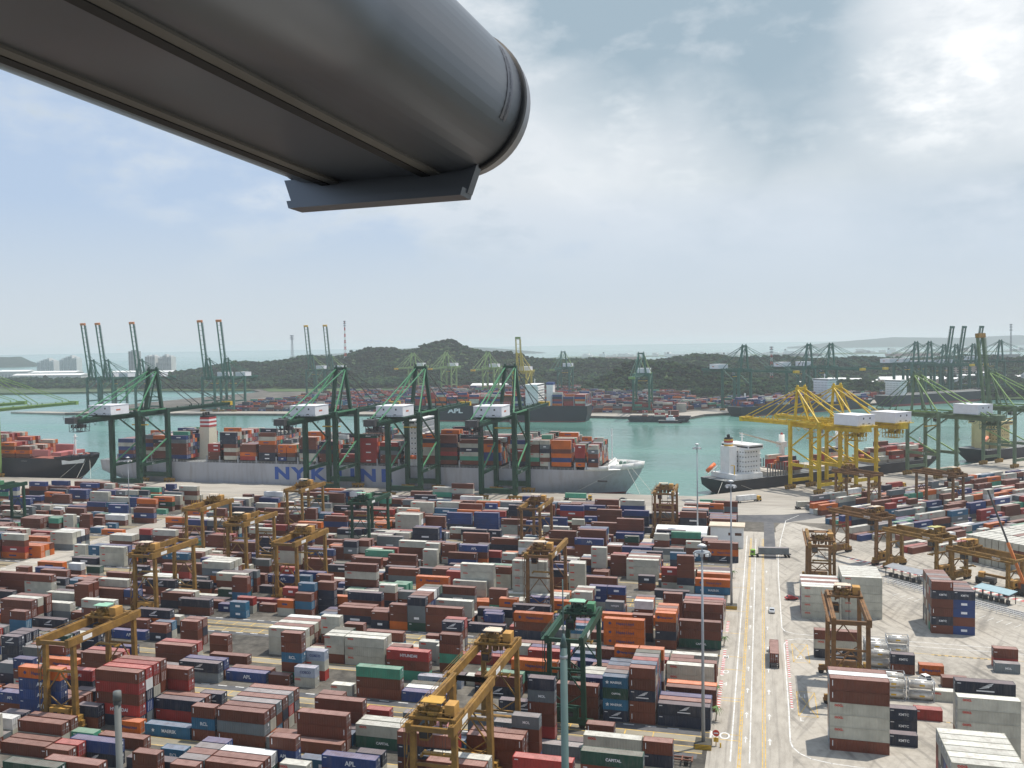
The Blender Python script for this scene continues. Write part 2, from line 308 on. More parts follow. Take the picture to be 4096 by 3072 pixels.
# road markings: white edge lines, yellow centre lines, bay boxes, letters
for x, w, y0, y1 in ((-6.9,0.32,196,430),(-2.9,0.28,196,424)): wh.poly([(x-w/2,y0,0.016),(x+w/2,y0,0.016),(x+w/2,y1,0.016),(x-w/2,y1,0.016)])
for x in (-5.3,-4.8,-0.2,0.4):
    ln.poly([(x-0.1,150,0.016),(x+0.1,150,0.016),(x+0.1,425,0.016),(x-0.1,425,0.016)])
y = 152
while y < 425:
    ln.poly([(-5.2,y,0.0165),(-4.9,y,0.0165),(-4.9,y+0.5,0.0165),(-5.2,y+0.5,0.0165)]); y += 3
for y in (206.5,209.5,229.5,231.5,252,262.5,284,308,338,366): ln.poly([(-14,y,0.017),(-5.4,y,0.017),(-5.4,y+0.25,0.017),(-14,y+0.25,0.017)])
def strip(pts, w, mb, z=0.016):
    for p, q in zip(pts, pts[1:]):
        p = Vector((*p, z)); q = Vector((*q, z)); d = (q-p).normalized(); nn = Vector((-d.y, d.x, 0))*w/2
        mb.poly([p-nn-d*w*0.3, q-nn+d*w*0.3, q+nn+d*w*0.3, p+nn-d*w*0.3][:4])
strip([(15,287.2),(9.5,287.8),(6.6,289.6),(5.7,293),(5.8,358),(6.2,388),(7.9,424),(11.2,470),(18,486)], 0.3, wh)
strip([(15,283.2),(10,283.0),(7,281.0),(6.0,277),(6.0,227),(5.8,209),(6.3,206),(7.6,203.4),(10,201.2),(14,200.0),(22,199.2),(40,198.0)], 0.32, wh)
strip([(40,287.6),(130,285.0)], 0.28, wh); strip([(40,283.6),(130,281.0)], 0.28, wh)
strip([(40,277.2),(130,275.0)], 0.22, ln)
for pts in ([UV(-112,141),UV(-112,330)],[UV(-96,168),UV(-96,330)],[UV(-90,120),UV(-92,141)]): strip([(p.x,p.y) for p in pts], 0.3, wh)
for k in range(16):   # parking bays along the fence
    p = Vector((46.5,342,0))+Vector((0.72,-0.69,0))*k*2.9; strip([(p.x,p.y),(p.x-2.6,p.y-3.4)], 0.18, wh)
for y0 in (262,224):  # yellow boxes at the block ends
    for a_, b_ in (((8.2,y0),(8.2,y0+16)),((12.6,y0),(12.6,y0+16)),((8.2,y0),(12.6,y0)),((8.2,y0+16),(12.6,y0+16)),((8.2,y0),(10.4,y0+8)),((10.4,y0+8),(12.6,y0)),((8.2,y0+16),(10.4,y0+8)),((10.4,y0+8),(12.6,y0+16))): strip([a_,b_], 0.2, ln)
for x0, x1, ys in ((-11.2,-10.3,((224,243),(247,268),(285,296))),(6.5,7.1,((228,246),(249,281)))):   # red and white kerb blocks
    rm = MB()
    for ya, yb in ys:
        y = ya; k = 0
        while y < yb:
            (rm if k % 2 else wh).poly([(x0,y,0.017),(x1,y,0.017),(x1,y+0.75,0.017),(x0,y+0.75,0.017)]); y += 0.8; k += 1
    tag(rm.build('kerb_markings', M_MARKR), kind='structure')
rk = MB()
for i in range(60):
    p = UV(-108+0, 150+i*1.5); (rk if i % 2 else wh).poly([p+Vector((0,0,.016)),p+E1*2.4+Vector((0,0,.016)),p+E1*2.4+DN*1.4+Vector((0,0,.016)),p+DN*1.4+Vector((0,0,.016))])
tag(rk.build('kerb_markings', M_MARKR), kind='structure')
for y in (206,220,236,252,270,290,312,336,362):   # lane arrows
    for x in (-3.9,1.4):
        wh.poly([(x-0.12,y,0.018),(x+0.12,y,0.018),(x+0.12,y+2.2,0.018),(x-0.12,y+2.2,0.018)]); wh.poly([(x-0.5,y+2.2,0.018),(x+0.5,y+2.2,0.018),(x,y+3.6,0.018)])
yb = MB()
for p0, p1 in (((40,259.9),(46,259.4)),((34,228.6),(44,227.6)),((46,276.4),(66,275.6))):   # black and yellow kerb edges
    n_ = int((Vector(p1)-Vector(p0)).length/0.9)
    for i in range(n_):
        p = Vector(p0).lerp(Vector(p1), i/n_); q = Vector(p0).lerp(Vector(p1), (i+1)/n_); (yb if i % 2 else ln).poly([(p.x,p.y,0.02),(q.x,q.y,0.02),(q.x,q.y+0.4,0.02),(p.x,p.y+0.4,0.02)])
for yy in (500.0,501.6,531,532.5): yb.poly([(-900,yy,0.008),(-40,yy,0.008),(-40,yy+0.25,0.008),(-900,yy+0.25,0.008)])
for yy in (470,476,482,488,494): strip([(-900,yy),(-60,yy)], 0.2, ln, 0.0085)
tag(yb.build('black_markings', M_BLACK), kind='structure')
tag(ln.build('yellow_lines', M_MARKY), kind='structure')
tag(wh.build('white_lines', M_MARKW), kind='structure')
for s, x, y, sz, rz in (('KO',-9.6,208.6,3.2,0),('KI',-21.4,197.5,3.2,0),('L2',9.8,266,2.0,0),('L1',9.6,237,2.0,0),('L',8.8,222,1.8,0),('M',-10.2,262,2.2,0),('O',-9.8,250,2.2,0),('4',-9.6,241,2.2,0)):
    o = put_text(s, sz, M_MARKW, None, (x,y,0.02), (0,0,rz), 'road_lettering', 0.03); o.scale = (1,1.6,0.05); tag(o, kind='structure')
# quay wall fenders and bollards are small: the black fender strip along the wall
fd = MB(); x = -900
while x < -40: fd.box(x,x+1.4,536.02,536.8,-2.6,-0.4); x += 9
for k in range(60):
    p = UV(k*9+2,-0.4,-1.5); fd.bar(p-E1*0.7, p+E1*0.7, 0.8, 2.2)
tag(fd.build('quay_fenders', M_BLACK), 'row of black rubber fenders along the quay wall', 'fender', kind='stuff')

# water: one sheet to the horizon
def water_mat():
    M = bpy.data.materials.new('sea_water'); M.use_nodes = True; t = M.node_tree; n = t.nodes; l = t.links; b = n['Principled BSDF']
    tx = n.new('ShaderNodeTexCoord'); mp = n.new('ShaderNodeMapping'); mp.inputs['Scale'].default_value = (0.25,1,1); l.new(tx.outputs['Object'], mp.inputs[0])
    a = n.new('ShaderNodeTexNoise'); a.inputs['Scale'].default_value = 0.012; a.inputs['Detail'].default_value = 7; l.new(mp.outputs[0], a.inputs['Vector'])
    cr_ = n.new('ShaderNodeValToRGB'); e = cr_.color_ramp.elements; e[0].position = 0.3; e[0].color = (0.062,0.165,0.138,1); e[1].position = 0.7; e[1].color = (0.105,0.225,0.190,1)
    l.new(a.outputs[0], cr_.inputs[0]); l.new(cr_.outputs[0], b.inputs['Base Color']); b.inputs['Roughness'].default_value = 0.22; b.inputs['Specular IOR Level'].default_value = 0.32
    pn = n.new('ShaderNodeTexNoise'); pn.inputs['Scale'].default_value = 0.006; pn.inputs['Detail'].default_value = 5; l.new(mp.outputs[0], pn.inputs['Vector'])
    pr = n.new('ShaderNodeMapRange'); pr.inputs['From Min'].default_value = 0.35; pr.inputs['From Max'].default_value = 0.65; pr.inputs['To Min'].default_value = 0.10; pr.inputs['To Max'].default_value = 0.34; l.new(pn.outputs[0], pr.inputs['Value']); l.new(pr.outputs[0], b.inputs['Roughness'])
    w = n.new('ShaderNodeTexNoise'); w.inputs['Scale'].default_value = 0.16; w.inputs['Detail'].default_value = 6; l.new(tx.outputs['Object'], w.inputs['Vector'])
    bp = n.new('ShaderNodeBump'); bp.inputs['Strength'].default_value = 0.6; bp.inputs['Distance'].default_value = 1.0; l.new(w.outputs[0], bp.inputs['Height']); l.new(bp.outputs[0], b.inputs['Normal'])
    return M
M_WATER = water_mat()
sea = MB().poly([(-40000,-500,-3.0),(40000,-500,-3.0),(40000,60000,-3.0),(-40000,60000,-3.0)])
tag(sea.build('sea', M_WATER), kind='structure')
# far terminal island
ISL = [(-1000,1120),(-668,1127),(-420,1122),(-200,1116),(-88,1094),(-70,1150),(-48,1171),(924,2109),(2600,2600),(-300,3600),(-1100,2900),(-1300,2050),(-1020,1700),(-1040,1340)]
tag(MB().prism(ISL, -8, 0).build('island_ground', M_YARD), kind='structure')
tag(MB().poly([(x,y,0.004) for x, y in ((-1000,1120),(-668,1127),(-420,1122),(-200,1116),(-88,1094),(-70,1150),(-48,1171),(924,2109),(890,2145),(-84,1206),(-110,1150),(-420,1166),(-998,1166))]).build('island_quay', M_APRON), kind='structure')
tag(MB().prism([(-1120,1142),(-1000,1120),(-1000,1136),(-1060,1156)], -8, -0.6).build('breakwater', M_APRON), kind='structure')
tag(MB().prism([(-3400,1560),(-1600,1660),(-1420,1720),(-1300,1990),(-1500,2600),(-2600,2700),(-4600,2400)], -8, 0.5).build('left_shore', ground_mat('shore_grass', [(0.03,0.055,0.025),(0.055,0.09,0.035),(0.12,0.13,0.08)], 0.02, 0.2)), kind='structure')
M_GRASS = ground_mat('hill_grass', [(0.03,0.06,0.02),(0.06,0.10,0.035),(0.09,0.13,0.05)], 0.01, 0.1)
tag(MB().poly([(-1000,1700,0.5),(-500,1760,0.5),(-100,1860,0.5),(-200,3300,0.5),(-1000,2900,0.5),(-1280,2060,0.5)]).build('island_park', M_GRASS), kind='structure')
STACKS = [
(-175.9,178.5,4,0,[4,24,24,24,22]),
(-184.7,181.2,2,0,[0,24]),
(-155.8,181.2,4,0,[3,21,20,21,20]),
(-155.8,184.0,4,0,[6,4,3,10,21]),
(-155.8,186.8,4,0,[0,3,5,0,21]),
(-155.8,189.5,4,0,[5,5,0,0,20]),
(-149.9,192.2,4,0,[1,0,21,20]),
(-143.3,186.8,4,0,[21,23]),
(-143.3,189.5,4,0,[3,20]),
(-140.1,178.5,4,0,[27]),
(-127.4,178.5,2,0,[20,27,20]),
(-120.7,178.5,4,0,[20,26,20]),
(-120.7,181.2,4,0,[2,5,20]),
(-120.7,184.0,4,0,[7,0,26]),
(-120.7,186.8,4,0,[0,3,20]),
(-120.7,189.5,4,0,[5,1,26]),
(-120.7,192.2,4,0,[0,3,20]),
(-148.6,157.0,2,0,[5,20]),
(-148.6,159.8,2,0,[0,21]),
(-153.8,224.8,4,0,[20]),
(-158.8,232.4,2,0,[0,20]),
(-154.0,211.0,4,0,[26,23]),
(-154.0,213.8,4,0,[0,24]),
(-141.3,213.8,4,0,[24]),
(-141.3,216.5,4,0,[0]),
(-159.3,178.5,2,0,[20,23]),
(-101.8,178.5,4,0,[20]),
(-88.7,184.0,4,0,[28,25]),
(-88.7,186.8,4,0,[0,25]),
(-108.1,178.5,2,0,[6]),
(-108.1,181.2,2,0,[0]),
(-101.2,211.0,4,0,[20,20,29]),
(-98.7,224.8,4,0,[9,20,21]),
(-114.8,232.4,4,0,[25,25,25]),
(-114.8,235.2,4,0,[10,10,5]),
(-125.8,216.5,2,0,[9,0,27,20,20]),
(-120.5,213.8,2,0,[25,31]),
(-140.7,235.2,4,0,[5,5,25]),
(-140.7,237.9,4,0,[0,5,0]),
(-140.7,240.7,4,0,[0,0,5]),
(-140.7,243.4,4,0,[1,0,0]),
(-140.7,246.2,4,0,[0,1,10]),
(-134.3,270.5,4,0,[3,0]),
(-121.4,265.0,2,0,[3,0]),
(-89.2,237.9,2,0,[5,5]),
(-89.2,240.7,2,0,[0,10]),
(-88.7,211.0,4,0,[24]),
(-88.7,213.8,4,0,[30]),
(-88.7,216.5,4,0,[28]),
(-128.3,213.8,2,0,[20]),
(-37.0,211.0,2,0,[23,27,28,27]),
(-37.0,213.8,2,0,[1,4,3,6]),
(-37.0,216.5,2,0,[1,9,2,0]),
(-37.0,219.2,2,0,[5,1,0,7]),
(-37.0,222.0,2,0,[5,0,4,7]),
(-30.6,211.0,2,0,[20,20,23,20,20]),
(-30.6,213.8,2,0,[3,0,0,5,7]),
(-30.6,216.5,2,0,[8,4,4,0,1]),
(-30.6,219.2,2,0,[4,8,0,7,6]),
(-30.6,222.0,2,0,[4,4,4,0,8]),
(-24.0,211.0,4,0,[23,23]),
(-24.0,213.8,4,0,[5,20]),
(-24.0,216.5,4,0,[4,24]),
(-24.0,267.8,4,0,[28,20,20]),
(-36.3,224.8,2,0,[0,0,2,5,22]),
(-30.0,224.8,2,0,[3,0,5,0,2]),
(-30.6,265.0,2,0,[0,3,20,22]),
(-30.6,267.8,2,0,[0,5,5,2]),
(-30.6,270.5,2,0,[0,3,0,0]),
(-30.6,273.2,2,0,[0,5,4,2]),
(-46.0,265.0,4,0,[22,22,22]),
(14.1,206.8,4,0,[20,25,25,25,20,20]),
(14.1,209.4,4,0,[7,5,5,5,2,30]),
(14.1,212.0,4,0,[10,0,0,5,0,20]),
(27.8,220.2,2,0,[23,23]),
(26.7,212.1,2,0,[23]),
(34.5,228.0,2,0,[21]),
(40.1,208.9,4,0,[5,5,25,25,25]),
(41.5,218.8,4,0,[0,5,5,5,23]),
(32.8,175.8,4,0,[5,5,5,5,25]),
(32.8,178.4,4,0,[5,3,0,1,25]),
(32.8,181.0,4,0,[6,4,6,4,25]),
(32.8,183.6,4,0,[7,0,5,3,25]),
(32.8,186.2,4,0,[5,0,3,5,25]),
(32.8,188.8,4,0,[6,4,1,0,25]),
(33.1,258.7,2,0,[20,23]),
(40.4,259.6,2,0,[22]),
(60.6,269.6,2,0,[1,20]),
(60.1,265.4,2,0,[26]),
(44.5,251.0,2,0,[0]),
(40.7,240.9,2,0,[25]),
(14.0,267.0,4,0,[23,25,20]),
(12.1,304.2,4,0,[25,25,25,25]),
(12.1,306.8,4,0,[0,5,10,10]),
(12.1,309.4,4,0,[2,3,4,0]),
(12.1,312.0,4,0,[4,4,0,10]),
(12.1,314.6,4,0,[0,0,4,0]),
(12.1,317.2,4,0,[4,0,9,10]),
(24.8,308.7,4,0,[25,25,25,25,25]),
(24.8,311.3,4,0,[0,0,0,5,5]),
(24.8,313.9,4,0,[0,5,2,8,5]),
(24.8,316.5,4,0,[3,4,8,3,5]),
(24.8,319.1,4,0,[0,0,5,5,5]),
(24.8,321.7,4,0,[4,6,0,9,5]),
(49.6,297.2,2,0,[0,23,20,0,23,20]),
(49.6,299.8,2,0,[9,0,7,0,1,6]),
(49.6,302.4,2,0,[5,5,0,0,5,0]),
(49.6,305.0,2,0,[0,3,5,0,0,6]),
(49.6,307.6,2,0,[5,6,0,10,5,0]),
(49.6,310.2,2,0,[3,3,5,4,6,0]),
(55.7,297.4,2,0,[4,0,4,4,23]),
(55.7,300.1,2,0,[0,0,5,5,3]),
(55.7,302.6,2,0,[9,0,2,5,0]),
(55.7,305.2,2,0,[0,0,4,6,3]),
(55.7,307.9,2,0,[2,6,3,6,0]),
(-134.5,267.8,4,0,[3,20]),
(-151.5,270.5,2,0,[0,7,0]),
(-158.2,270.5,2,0,[5,2]),
(-166.8,273.2,2,0,[0]),
(-145.9,276.0,2,0,[3,3,3,0]),
(-102.7,265.0,4,0,[0,0,20]),
(-108.8,265.0,2,0,[8,6,6,23]),
(-108.8,267.8,2,0,[0,5,6,0]),
(-108.8,270.5,2,0,[0,7,4,0]),
(-108.8,273.2,2,0,[2,5,4,10]),
(-108.8,276.0,2,0,[3,6,3,6]),
(-108.8,278.8,2,0,[0,4,3,8]),
(-115.0,265.0,2,0,[2,0,0]),
(-138.5,319.0,4,0,[6,20]),
(-122.0,289.1,2,0,[0,6]),
(-134.6,273.2,2,0,[0]),
(-122.1,267.8,2,0,[3,0]),
(-43.8,327.2,2,0,[0,3]),
(-37.1,332.8,4,0,[6]),
(-24.1,330.0,4,0,[6]),
(-23.8,427.0,4,0,[0,0,0]),
(-23.8,429.8,4,0,[0,7,4]),
(-21.7,375.8,4,0,[23,22,20]),
(-317.3,324.5,4,0,[2,2]),
(-317.3,327.2,4,0,[5,2]),
(-317.3,330.0,4,0,[2,0]),
(-314.5,340.5,4,0,[6,5,5]),
(-314.5,343.2,4,0,[4,3,5]),
(-314.5,346.0,4,0,[5,3,10]),
(-314.5,348.8,4,0,[6,3,0]),
(-269.9,319.0,4,0,[5,5,25]),
(-269.9,321.8,4,0,[4,4,4]),
(-264.8,273.2,4,0,[5,25,20]),
(-251.1,300.1,4,0,[0]),
(-294.9,300.1,2,0,[0]),
(-172.9,265.0,2,0,[7,7]),
(-181.0,270.5,2,0,[4]),
(-314.0,373.0,4,0,[2]),
(-178.5,192.2,4,0,[3,23,21]),
(-195.6,192.2,4,0,[4,3,6]),
(-188.3,189.5,2,0,[4,5,0,24]),
(-186.1,211.0,4,0,[0,20]),
(-186.1,213.8,4,0,[0,1]),
(-166.3,168.0,4,0,[5,20]),
(-166.3,170.8,4,0,[5,20]),
(-165.9,165.2,4,0,[20]),
(-165.8,162.5,4,0,[20]),
(-138.0,135.5,4,0,[6,0,6,4,28]),
(-131.1,138.2,4,0,[5,1,0,8,20]),
(-147.0,162.5,4,0,[23,24]),
(-128.8,159.8,2,0,[0,20]),
(-146.7,170.8,4,0,[20]),
(-132.5,162.5,2,0,[3]),
(-126.2,162.5,2,0,[3]),
(-169.8,222.0,4,0,[0,20]),
(-169.8,224.8,4,0,[5,1]),
(-170.8,235.2,2,0,[0,0,20]),
(-170.8,237.9,2,0,[0,3,0]),
(-183.8,237.9,2,0,[3,20]),
(-183.8,240.7,2,0,[5,7]),
(-199.0,240.7,4,0,[0,20]),
(-197.7,237.9,4,0,[24]),
(-191.5,224.8,4,0,[24]),
(-197.9,224.8,2,0,[3,23]),
(-213.6,211.0,2,0,[3,23,23]),
(-213.6,213.8,2,0,[7,10,3]),
(-213.6,216.5,2,0,[5,6,3]),
(-224.1,224.8,2,0,[0,7,7,20]),
(-247.0,243.4,2,0,[2]),
(-184.9,246.2,2,0,[3,5]),
(-101.8,181.2,4,0,[0,20,20]),
(-101.7,189.5,4,0,[4,0,20]),
(-90.1,192.2,2,0,[0,21]),
(-121.1,232.4,2,0,[0,5,25]),
(-121.1,235.2,2,0,[2,10,5]),
(-121.1,237.9,2,0,[3,9,8]),
(-120.4,219.2,2,0,[1,5,31]),
(-126.4,240.7,2,0,[1,0,5,25]),
(-120.2,243.4,2,0,[0,0,0]),
(-114.9,246.2,4,0,[7,20]),
(-89.4,243.4,2,0,[10,5,0,23]),
(-89.4,246.2,2,0,[0,3,0,1]),
(-86.2,232.4,2,0,[0,29,20,20]),
(-88.6,222.0,4,0,[31]),
(-88.9,168.0,4,0,[0,24]),
(-73.0,170.8,4,0,[0,20,23,20]),
(-80.6,192.2,2,0,[6,26]),
(-64.6,165.2,4,0,[5,0,20]),
(-64.6,168.0,4,0,[0,3,25]),
(-71.8,219.2,4,0,[23,20]),
(-71.8,222.0,4,0,[0,9]),
(-64.8,192.2,4,0,[0,26]),
(-60.5,178.5,4,0,[0,20,20]),
(-60.5,181.2,4,0,[0,0,20]),
(-82.9,240.7,4,0,[21]),
(-101.0,168.0,2,0,[0,24,20]),
(-85.0,270.5,2,0,[0,24]),
(-89.6,267.8,4,0,[23]),
(-36.5,184.0,4,0,[3,0,25]),
(-34.5,170.8,4,0,[5,3,0,28]),
(-48.3,170.8,4,0,[1,0,21]),
(-50.1,189.5,4,0,[26]),
(-23.2,222.0,4,0,[0,20]),
(-23.2,224.8,4,0,[2,22]),
(-24.6,237.9,4,0,[25,25]),
(-24.2,286.4,4,0,[0,20,20]),
(-24.2,289.1,4,0,[5,0,0]),
(-24.2,291.9,4,0,[4,5,1]),
(-24.2,294.6,4,0,[10,5,7]),
(-38.1,270.5,2,0,[3,0,0]),
(-40.8,294.6,2,0,[0,10]),
(-40.8,297.4,2,0,[0,2]),
(-40.8,300.1,2,0,[7,3]),
(-48.9,278.8,4,0,[4,2]),
(-63.1,240.7,4,0,[0,21]),
(-60.1,232.4,4,0,[0,20]),
(-50.6,192.2,2,0,[3,1,0,20,26,23]),
(-50.3,211.0,4,0,[20,20,20]),
(-73.8,265.0,4,0,[23,20,22]),
(-76.5,273.2,4,0,[5,0,23]),
(-63.5,224.8,4,0,[0,8,22]),
(-52.1,184.0,2,0,[4,0,0,26]),
(-134.8,276.0,4,0,[0,0,23]),
(-143.5,291.9,4,0,[0,3,20,25,20]),
(-151.7,273.2,2,0,[0,0,0,7]),
(-163.3,291.9,2,0,[0,0,7]),
(-159.2,276.0,2,0,[0,0,1]),
(-156.3,294.6,2,0,[5,0,0]),
(-119.7,300.1,4,0,[3,2,22]),
(-102.8,300.1,4,0,[5,5,5,25,25]),
(-104.8,297.4,4,0,[0,5,25]),
(-106.3,289.1,4,0,[0,6,20]),
(-102.1,273.2,4,0,[2,5,25]),
(-159.9,332.8,4,0,[0,0]),
(-147.8,340.5,4,0,[0,20]),
(-132.6,340.5,2,0,[5,5,5]),
(-135.8,351.5,2,0,[5,5,5]),
(-148.7,354.2,4,0,[0,0,25]),
(-160.5,346.0,4,0,[5,9]),
(-171.7,348.8,2,0,[0,6,3]),
(-177.9,348.8,2,0,[0,0]),
(-116.0,354.2,4,0,[3,1]),
(-124.8,348.8,4,0,[4,20]),
(-120.9,351.5,4,0,[2,0,24]),
(-168.3,397.2,4,0,[5,5,5,5]),
(-168.3,400.0,4,0,[0,4,10,5]),
(-168.3,402.8,4,0,[6,2,3,0]),
(-159.5,408.2,4,0,[4,0,0]),
(-145.2,405.5,4,0,[7,3,4,4]),
(-132.6,408.2,4,0,[0,4,4,4]),
(-153.2,381.2,4,0,[3,3,3]),
(-153.2,384.0,4,0,[0,4,4]),
(-146.1,386.8,2,0,[3,3]),
(-131.1,386.8,4,0,[0,0]),
(-115.2,378.5,4,0,[3,0]),
(-128.5,351.5,2,0,[5,0,0]),
(-207.1,400.0,4,0,[0,4,0]),
(-209.1,427.0,4,0,[3,0]),
(-192.2,384.0,4,0,[5,3]),
(-192.2,386.8,4,0,[5,0]),
(-233.1,400.0,4,0,[7,0,0]),
(-256.2,427.0,4,0,[0,0]),
(-276.9,456.8,4,0,[2,4]),
(-277.0,462.2,4,0,[5,5,10]),
(-268.0,459.5,4,0,[0]),
(-192.2,327.2,4,0,[0,5,5,20]),
(-212.0,348.8,2,0,[0,3,3]),
(-185.9,343.2,4,0,[0,24]),
(-179.2,327.2,4,0,[0,20]),
(-201.4,354.2,4,0,[0,0,24]),
(-179.2,300.1,4,0,[0,24]),
(-166.7,297.4,4,0,[8,0,4]),
(-179.5,294.6,2,0,[3]),
(-127.6,321.8,2,0,[0,3]),
(-269.5,440.8,4,0,[0,5]),
(-232.9,386.8,4,0,[0,1]),
(-206.1,340.5,2,0,[3,3]),
(-197.4,321.8,2,0,[0,6]),
(-164.0,319.0,4,0,[0,3]),
(-95.8,319.0,2,0,[5,5,0]),
(-119.2,408.2,4,0,[5,5,0]),
(-102.4,351.5,2,0,[0,5]),
(-161.6,459.5,4,0,[0,1,5,7,5,0]),
(-222.2,440.8,4,0,[0,3]),
(-167.1,373.0,4,0,[6,6]),
(-197.5,435.2,4,0,[0,1]),
(-86.2,273.2,2,0,[0,4]),
(-76.7,373.0,4,0,[0,0,24]),
(-76.4,378.5,4,0,[8,0,0,20]),
(-76.4,381.2,4,0,[0,4,0,4]),
(-76.4,384.0,4,0,[4,0,5,7]),
(-64.6,346.0,2,0,[0,5,5,5]),
(-57.0,346.0,2,0,[0,0,0]),
(-50.0,340.5,4,0,[5,25,25]),
(-50.0,343.2,4,0,[10,7,0]),
(-50.0,346.0,4,0,[0,2,5]),
(-50.0,348.8,4,0,[9,4,0]),
(-23.4,327.2,4,0,[27,22]),
(-24.0,346.0,4,0,[2]),
(-29.8,327.2,2,0,[5,3,0,0,0]),
(-37.6,340.5,2,0,[2]),
(-35.7,330.0,2,0,[5,0,1]),
(-62.9,321.8,4,0,[0,20]),
(-56.9,300.1,2,0,[5,4,4]),
(-50.6,300.1,2,0,[3,0,4]),
(-72.5,343.2,2,0,[5,5]),
(-67.9,319.0,2,0,[5,5,5,5]),
(-83.1,297.4,4,0,[6,5,25,25,25,25]),
(-83.1,300.1,4,0,[0,5,5,5,3,0]),
(-99.5,448.5,4,0,[0,1,4]),
(-79.1,440.8,4,0,[0,0,0]),
(-65.7,440.8,4,0,[3,3,4]),
(-51.4,438.0,4,0,[4,0,6]),
(-54.0,462.2,4,0,[8,0,0]),
(-37.3,427.0,4,0,[3,3,3,0]),
(-63.8,405.5,4,0,[8,4,0,0]),
(-63.4,400.0,4,0,[0,4]),
(-56.7,381.2,2,0,[3,0,8]),
(-76.1,408.2,4,0,[4,0,0]),
(-34.9,354.2,2,0,[6,3,7]),
(-98.8,408.2,4,0,[0,5]),
(-91.0,386.8,4,0,[0,0,20]),
(-104.3,429.8,4,0,[4,4]),
(-106.3,405.5,2,0,[3,3,4]),
(-107.4,394.5,2,0,[5,0,3]),
(-67.4,289.1,2,0,[0,2]),
(-60.5,291.9,2,0,[0,0,5]),
(-60.5,294.6,2,0,[4,0,0]),
(-60.5,297.4,2,0,[6,4,5]),
(-81.9,319.0,4,0,[0,0,3]),
(-84.4,435.2,2,0,[0,4]),
(-323.2,321.8,4,0,[2,1,0,5]),
(-328.4,340.5,4,0,[2,2]),
(-328.4,343.2,4,0,[3,0]),
(-284.9,330.0,2,0,[7,7]),
(-291.6,351.5,4,0,[0,5]),
(-291.6,354.2,4,0,[0,5]),
(-257.7,278.8,2,0,[10,3]),
(-252.7,270.5,4,0,[25]),
(-230.3,243.4,4,0,[5,6,25]),
(-231.9,273.2,4,0,[0,0,25]),
(-231.7,270.5,4,0,[0,20]),
(-235.4,265.0,2,0,[0,0,0]),
(-235.4,267.8,2,0,[10,0,0]),
(-272.4,289.1,4,0,[0,0]),
(-269.0,300.1,2,0,[0,10]),
(-219.2,270.5,2,0,[0,4]),
(-207.0,286.4,4,0,[0,23]),
(-192.9,265.0,4,0,[20,23]),
(-192.6,243.4,4,0,[5,2,23]),
(-179.0,276.0,2,0,[3,7,0,0]),
(-237.1,240.7,4,0,[0,3,0,0]),
(-237.8,235.2,4,0,[5,0,0,20]),
(-237.8,237.9,4,0,[2,5,0,5]),
(-217.8,243.4,4,0,[5,0]),
(-217.8,246.2,4,0,[2,5]),
(-211.3,240.7,4,0,[3,23,20,25]),
(-329.6,394.5,4,0,[0,10]),
(-329.6,397.2,4,0,[5,5]),
(-318.6,402.8,4,0,[0,4,0]),
(-338.7,408.2,4,0,[3,4,4]),
(-341.3,378.5,2,0,[5,5,5]),
(-333.7,381.2,2,0,[0,0,0]),
(-399.6,448.5,4,0,[0,4,4]),
(-399.6,451.2,4,0,[3,6,4]),
(-366.6,408.2,4,0,[0,0]),
(-331.0,386.8,2,0,[0,0]),
(-335.4,427.0,4,0,[0,0,2]),
(-330.8,435.2,4,0,[0,8,2]),
(-293.1,394.5,4,0,[0,2]),
(-270.5,378.5,4,0,[0,0,4]),
(-303.4,427.0,4,0,[2,0]),
(-410.6,408.2,4,0,[5,0]),
(-395.1,394.5,4,0,[0,5]),
(-367.8,378.5,4,0,[0,0]),
(-352.8,381.2,2,0,[0,9]),
(-397.4,432.5,4,0,[3,0,0]),
(-422.2,438.0,4,0,[0,4]),
(-422.5,429.8,4,0,[4,4]),
(-447.5,462.2,4,0,[0,0]),
(-436.3,456.8,4,0,[6,3,0,4]),
(-424.6,462.2,4,0,[6,5,8,4]),
(-398.7,456.8,4,0,[0,8,0,4]),
(-450.4,448.5,2,0,[0,9,4]),
(-277.1,273.2,4,0,[0,0,20]),
(-292.6,330.0,2,0,[5,5]),
(-238.9,348.8,4,0,[0,0,0]),
(-226.4,348.8,4,0,[0,20]),
(-217.9,330.0,4,0,[0,0]),
(-221.1,319.0,4,0,[5,4]),
(-221.1,321.8,4,0,[4,5]),
(-221.1,324.5,4,0,[3,0]),
(-203.6,294.6,4,0,[4,2,6,25]),
(-203.6,297.4,4,0,[6,3,10,5]),
(-203.6,300.1,4,0,[4,5,0,5]),
(-193.9,289.1,4,0,[5,0,5]),
(-193.9,291.9,4,0,[0,7,3]),
(-204.0,270.5,4,0,[3,20]),
(-204.0,273.2,4,0,[0,5]),
(-225.9,289.1,4,0,[0,5]),
(-225.9,291.9,4,0,[0,10]),
(-214.4,276.0,4,0,[3,0,23]),
(-270.3,354.2,4,0,[2,0,5]),
(-255.0,327.2,4,0,[0,4]),
(-243.2,324.5,4,0,[0,27]),
(-215.9,300.1,4,0,[5,0,0]),
(-223.4,297.4,4,0,[0,1,20]),
(-235.5,378.5,4,0,[0,5]),
(-117.5,157.0,2,0,[0,20]),
(-117.5,159.8,2,0,[2,6]),
(-117.5,162.5,2,0,[1,0]),
(-117.5,165.2,2,0,[0,6]),
(-117.5,168.0,2,0,[5,4]),
(-111.2,159.8,4,0,[0,20]),
(-111.2,162.5,4,0,[5,20]),
(-111.2,165.2,4,0,[8,30]),
(-147.5,127.2,4,0,[5,0]),
(-134.5,130.0,4,0,[4,5]),
(-154.0,132.8,2,0,[0,3]),
(-147.5,132.8,2,0,[3,3,3]),
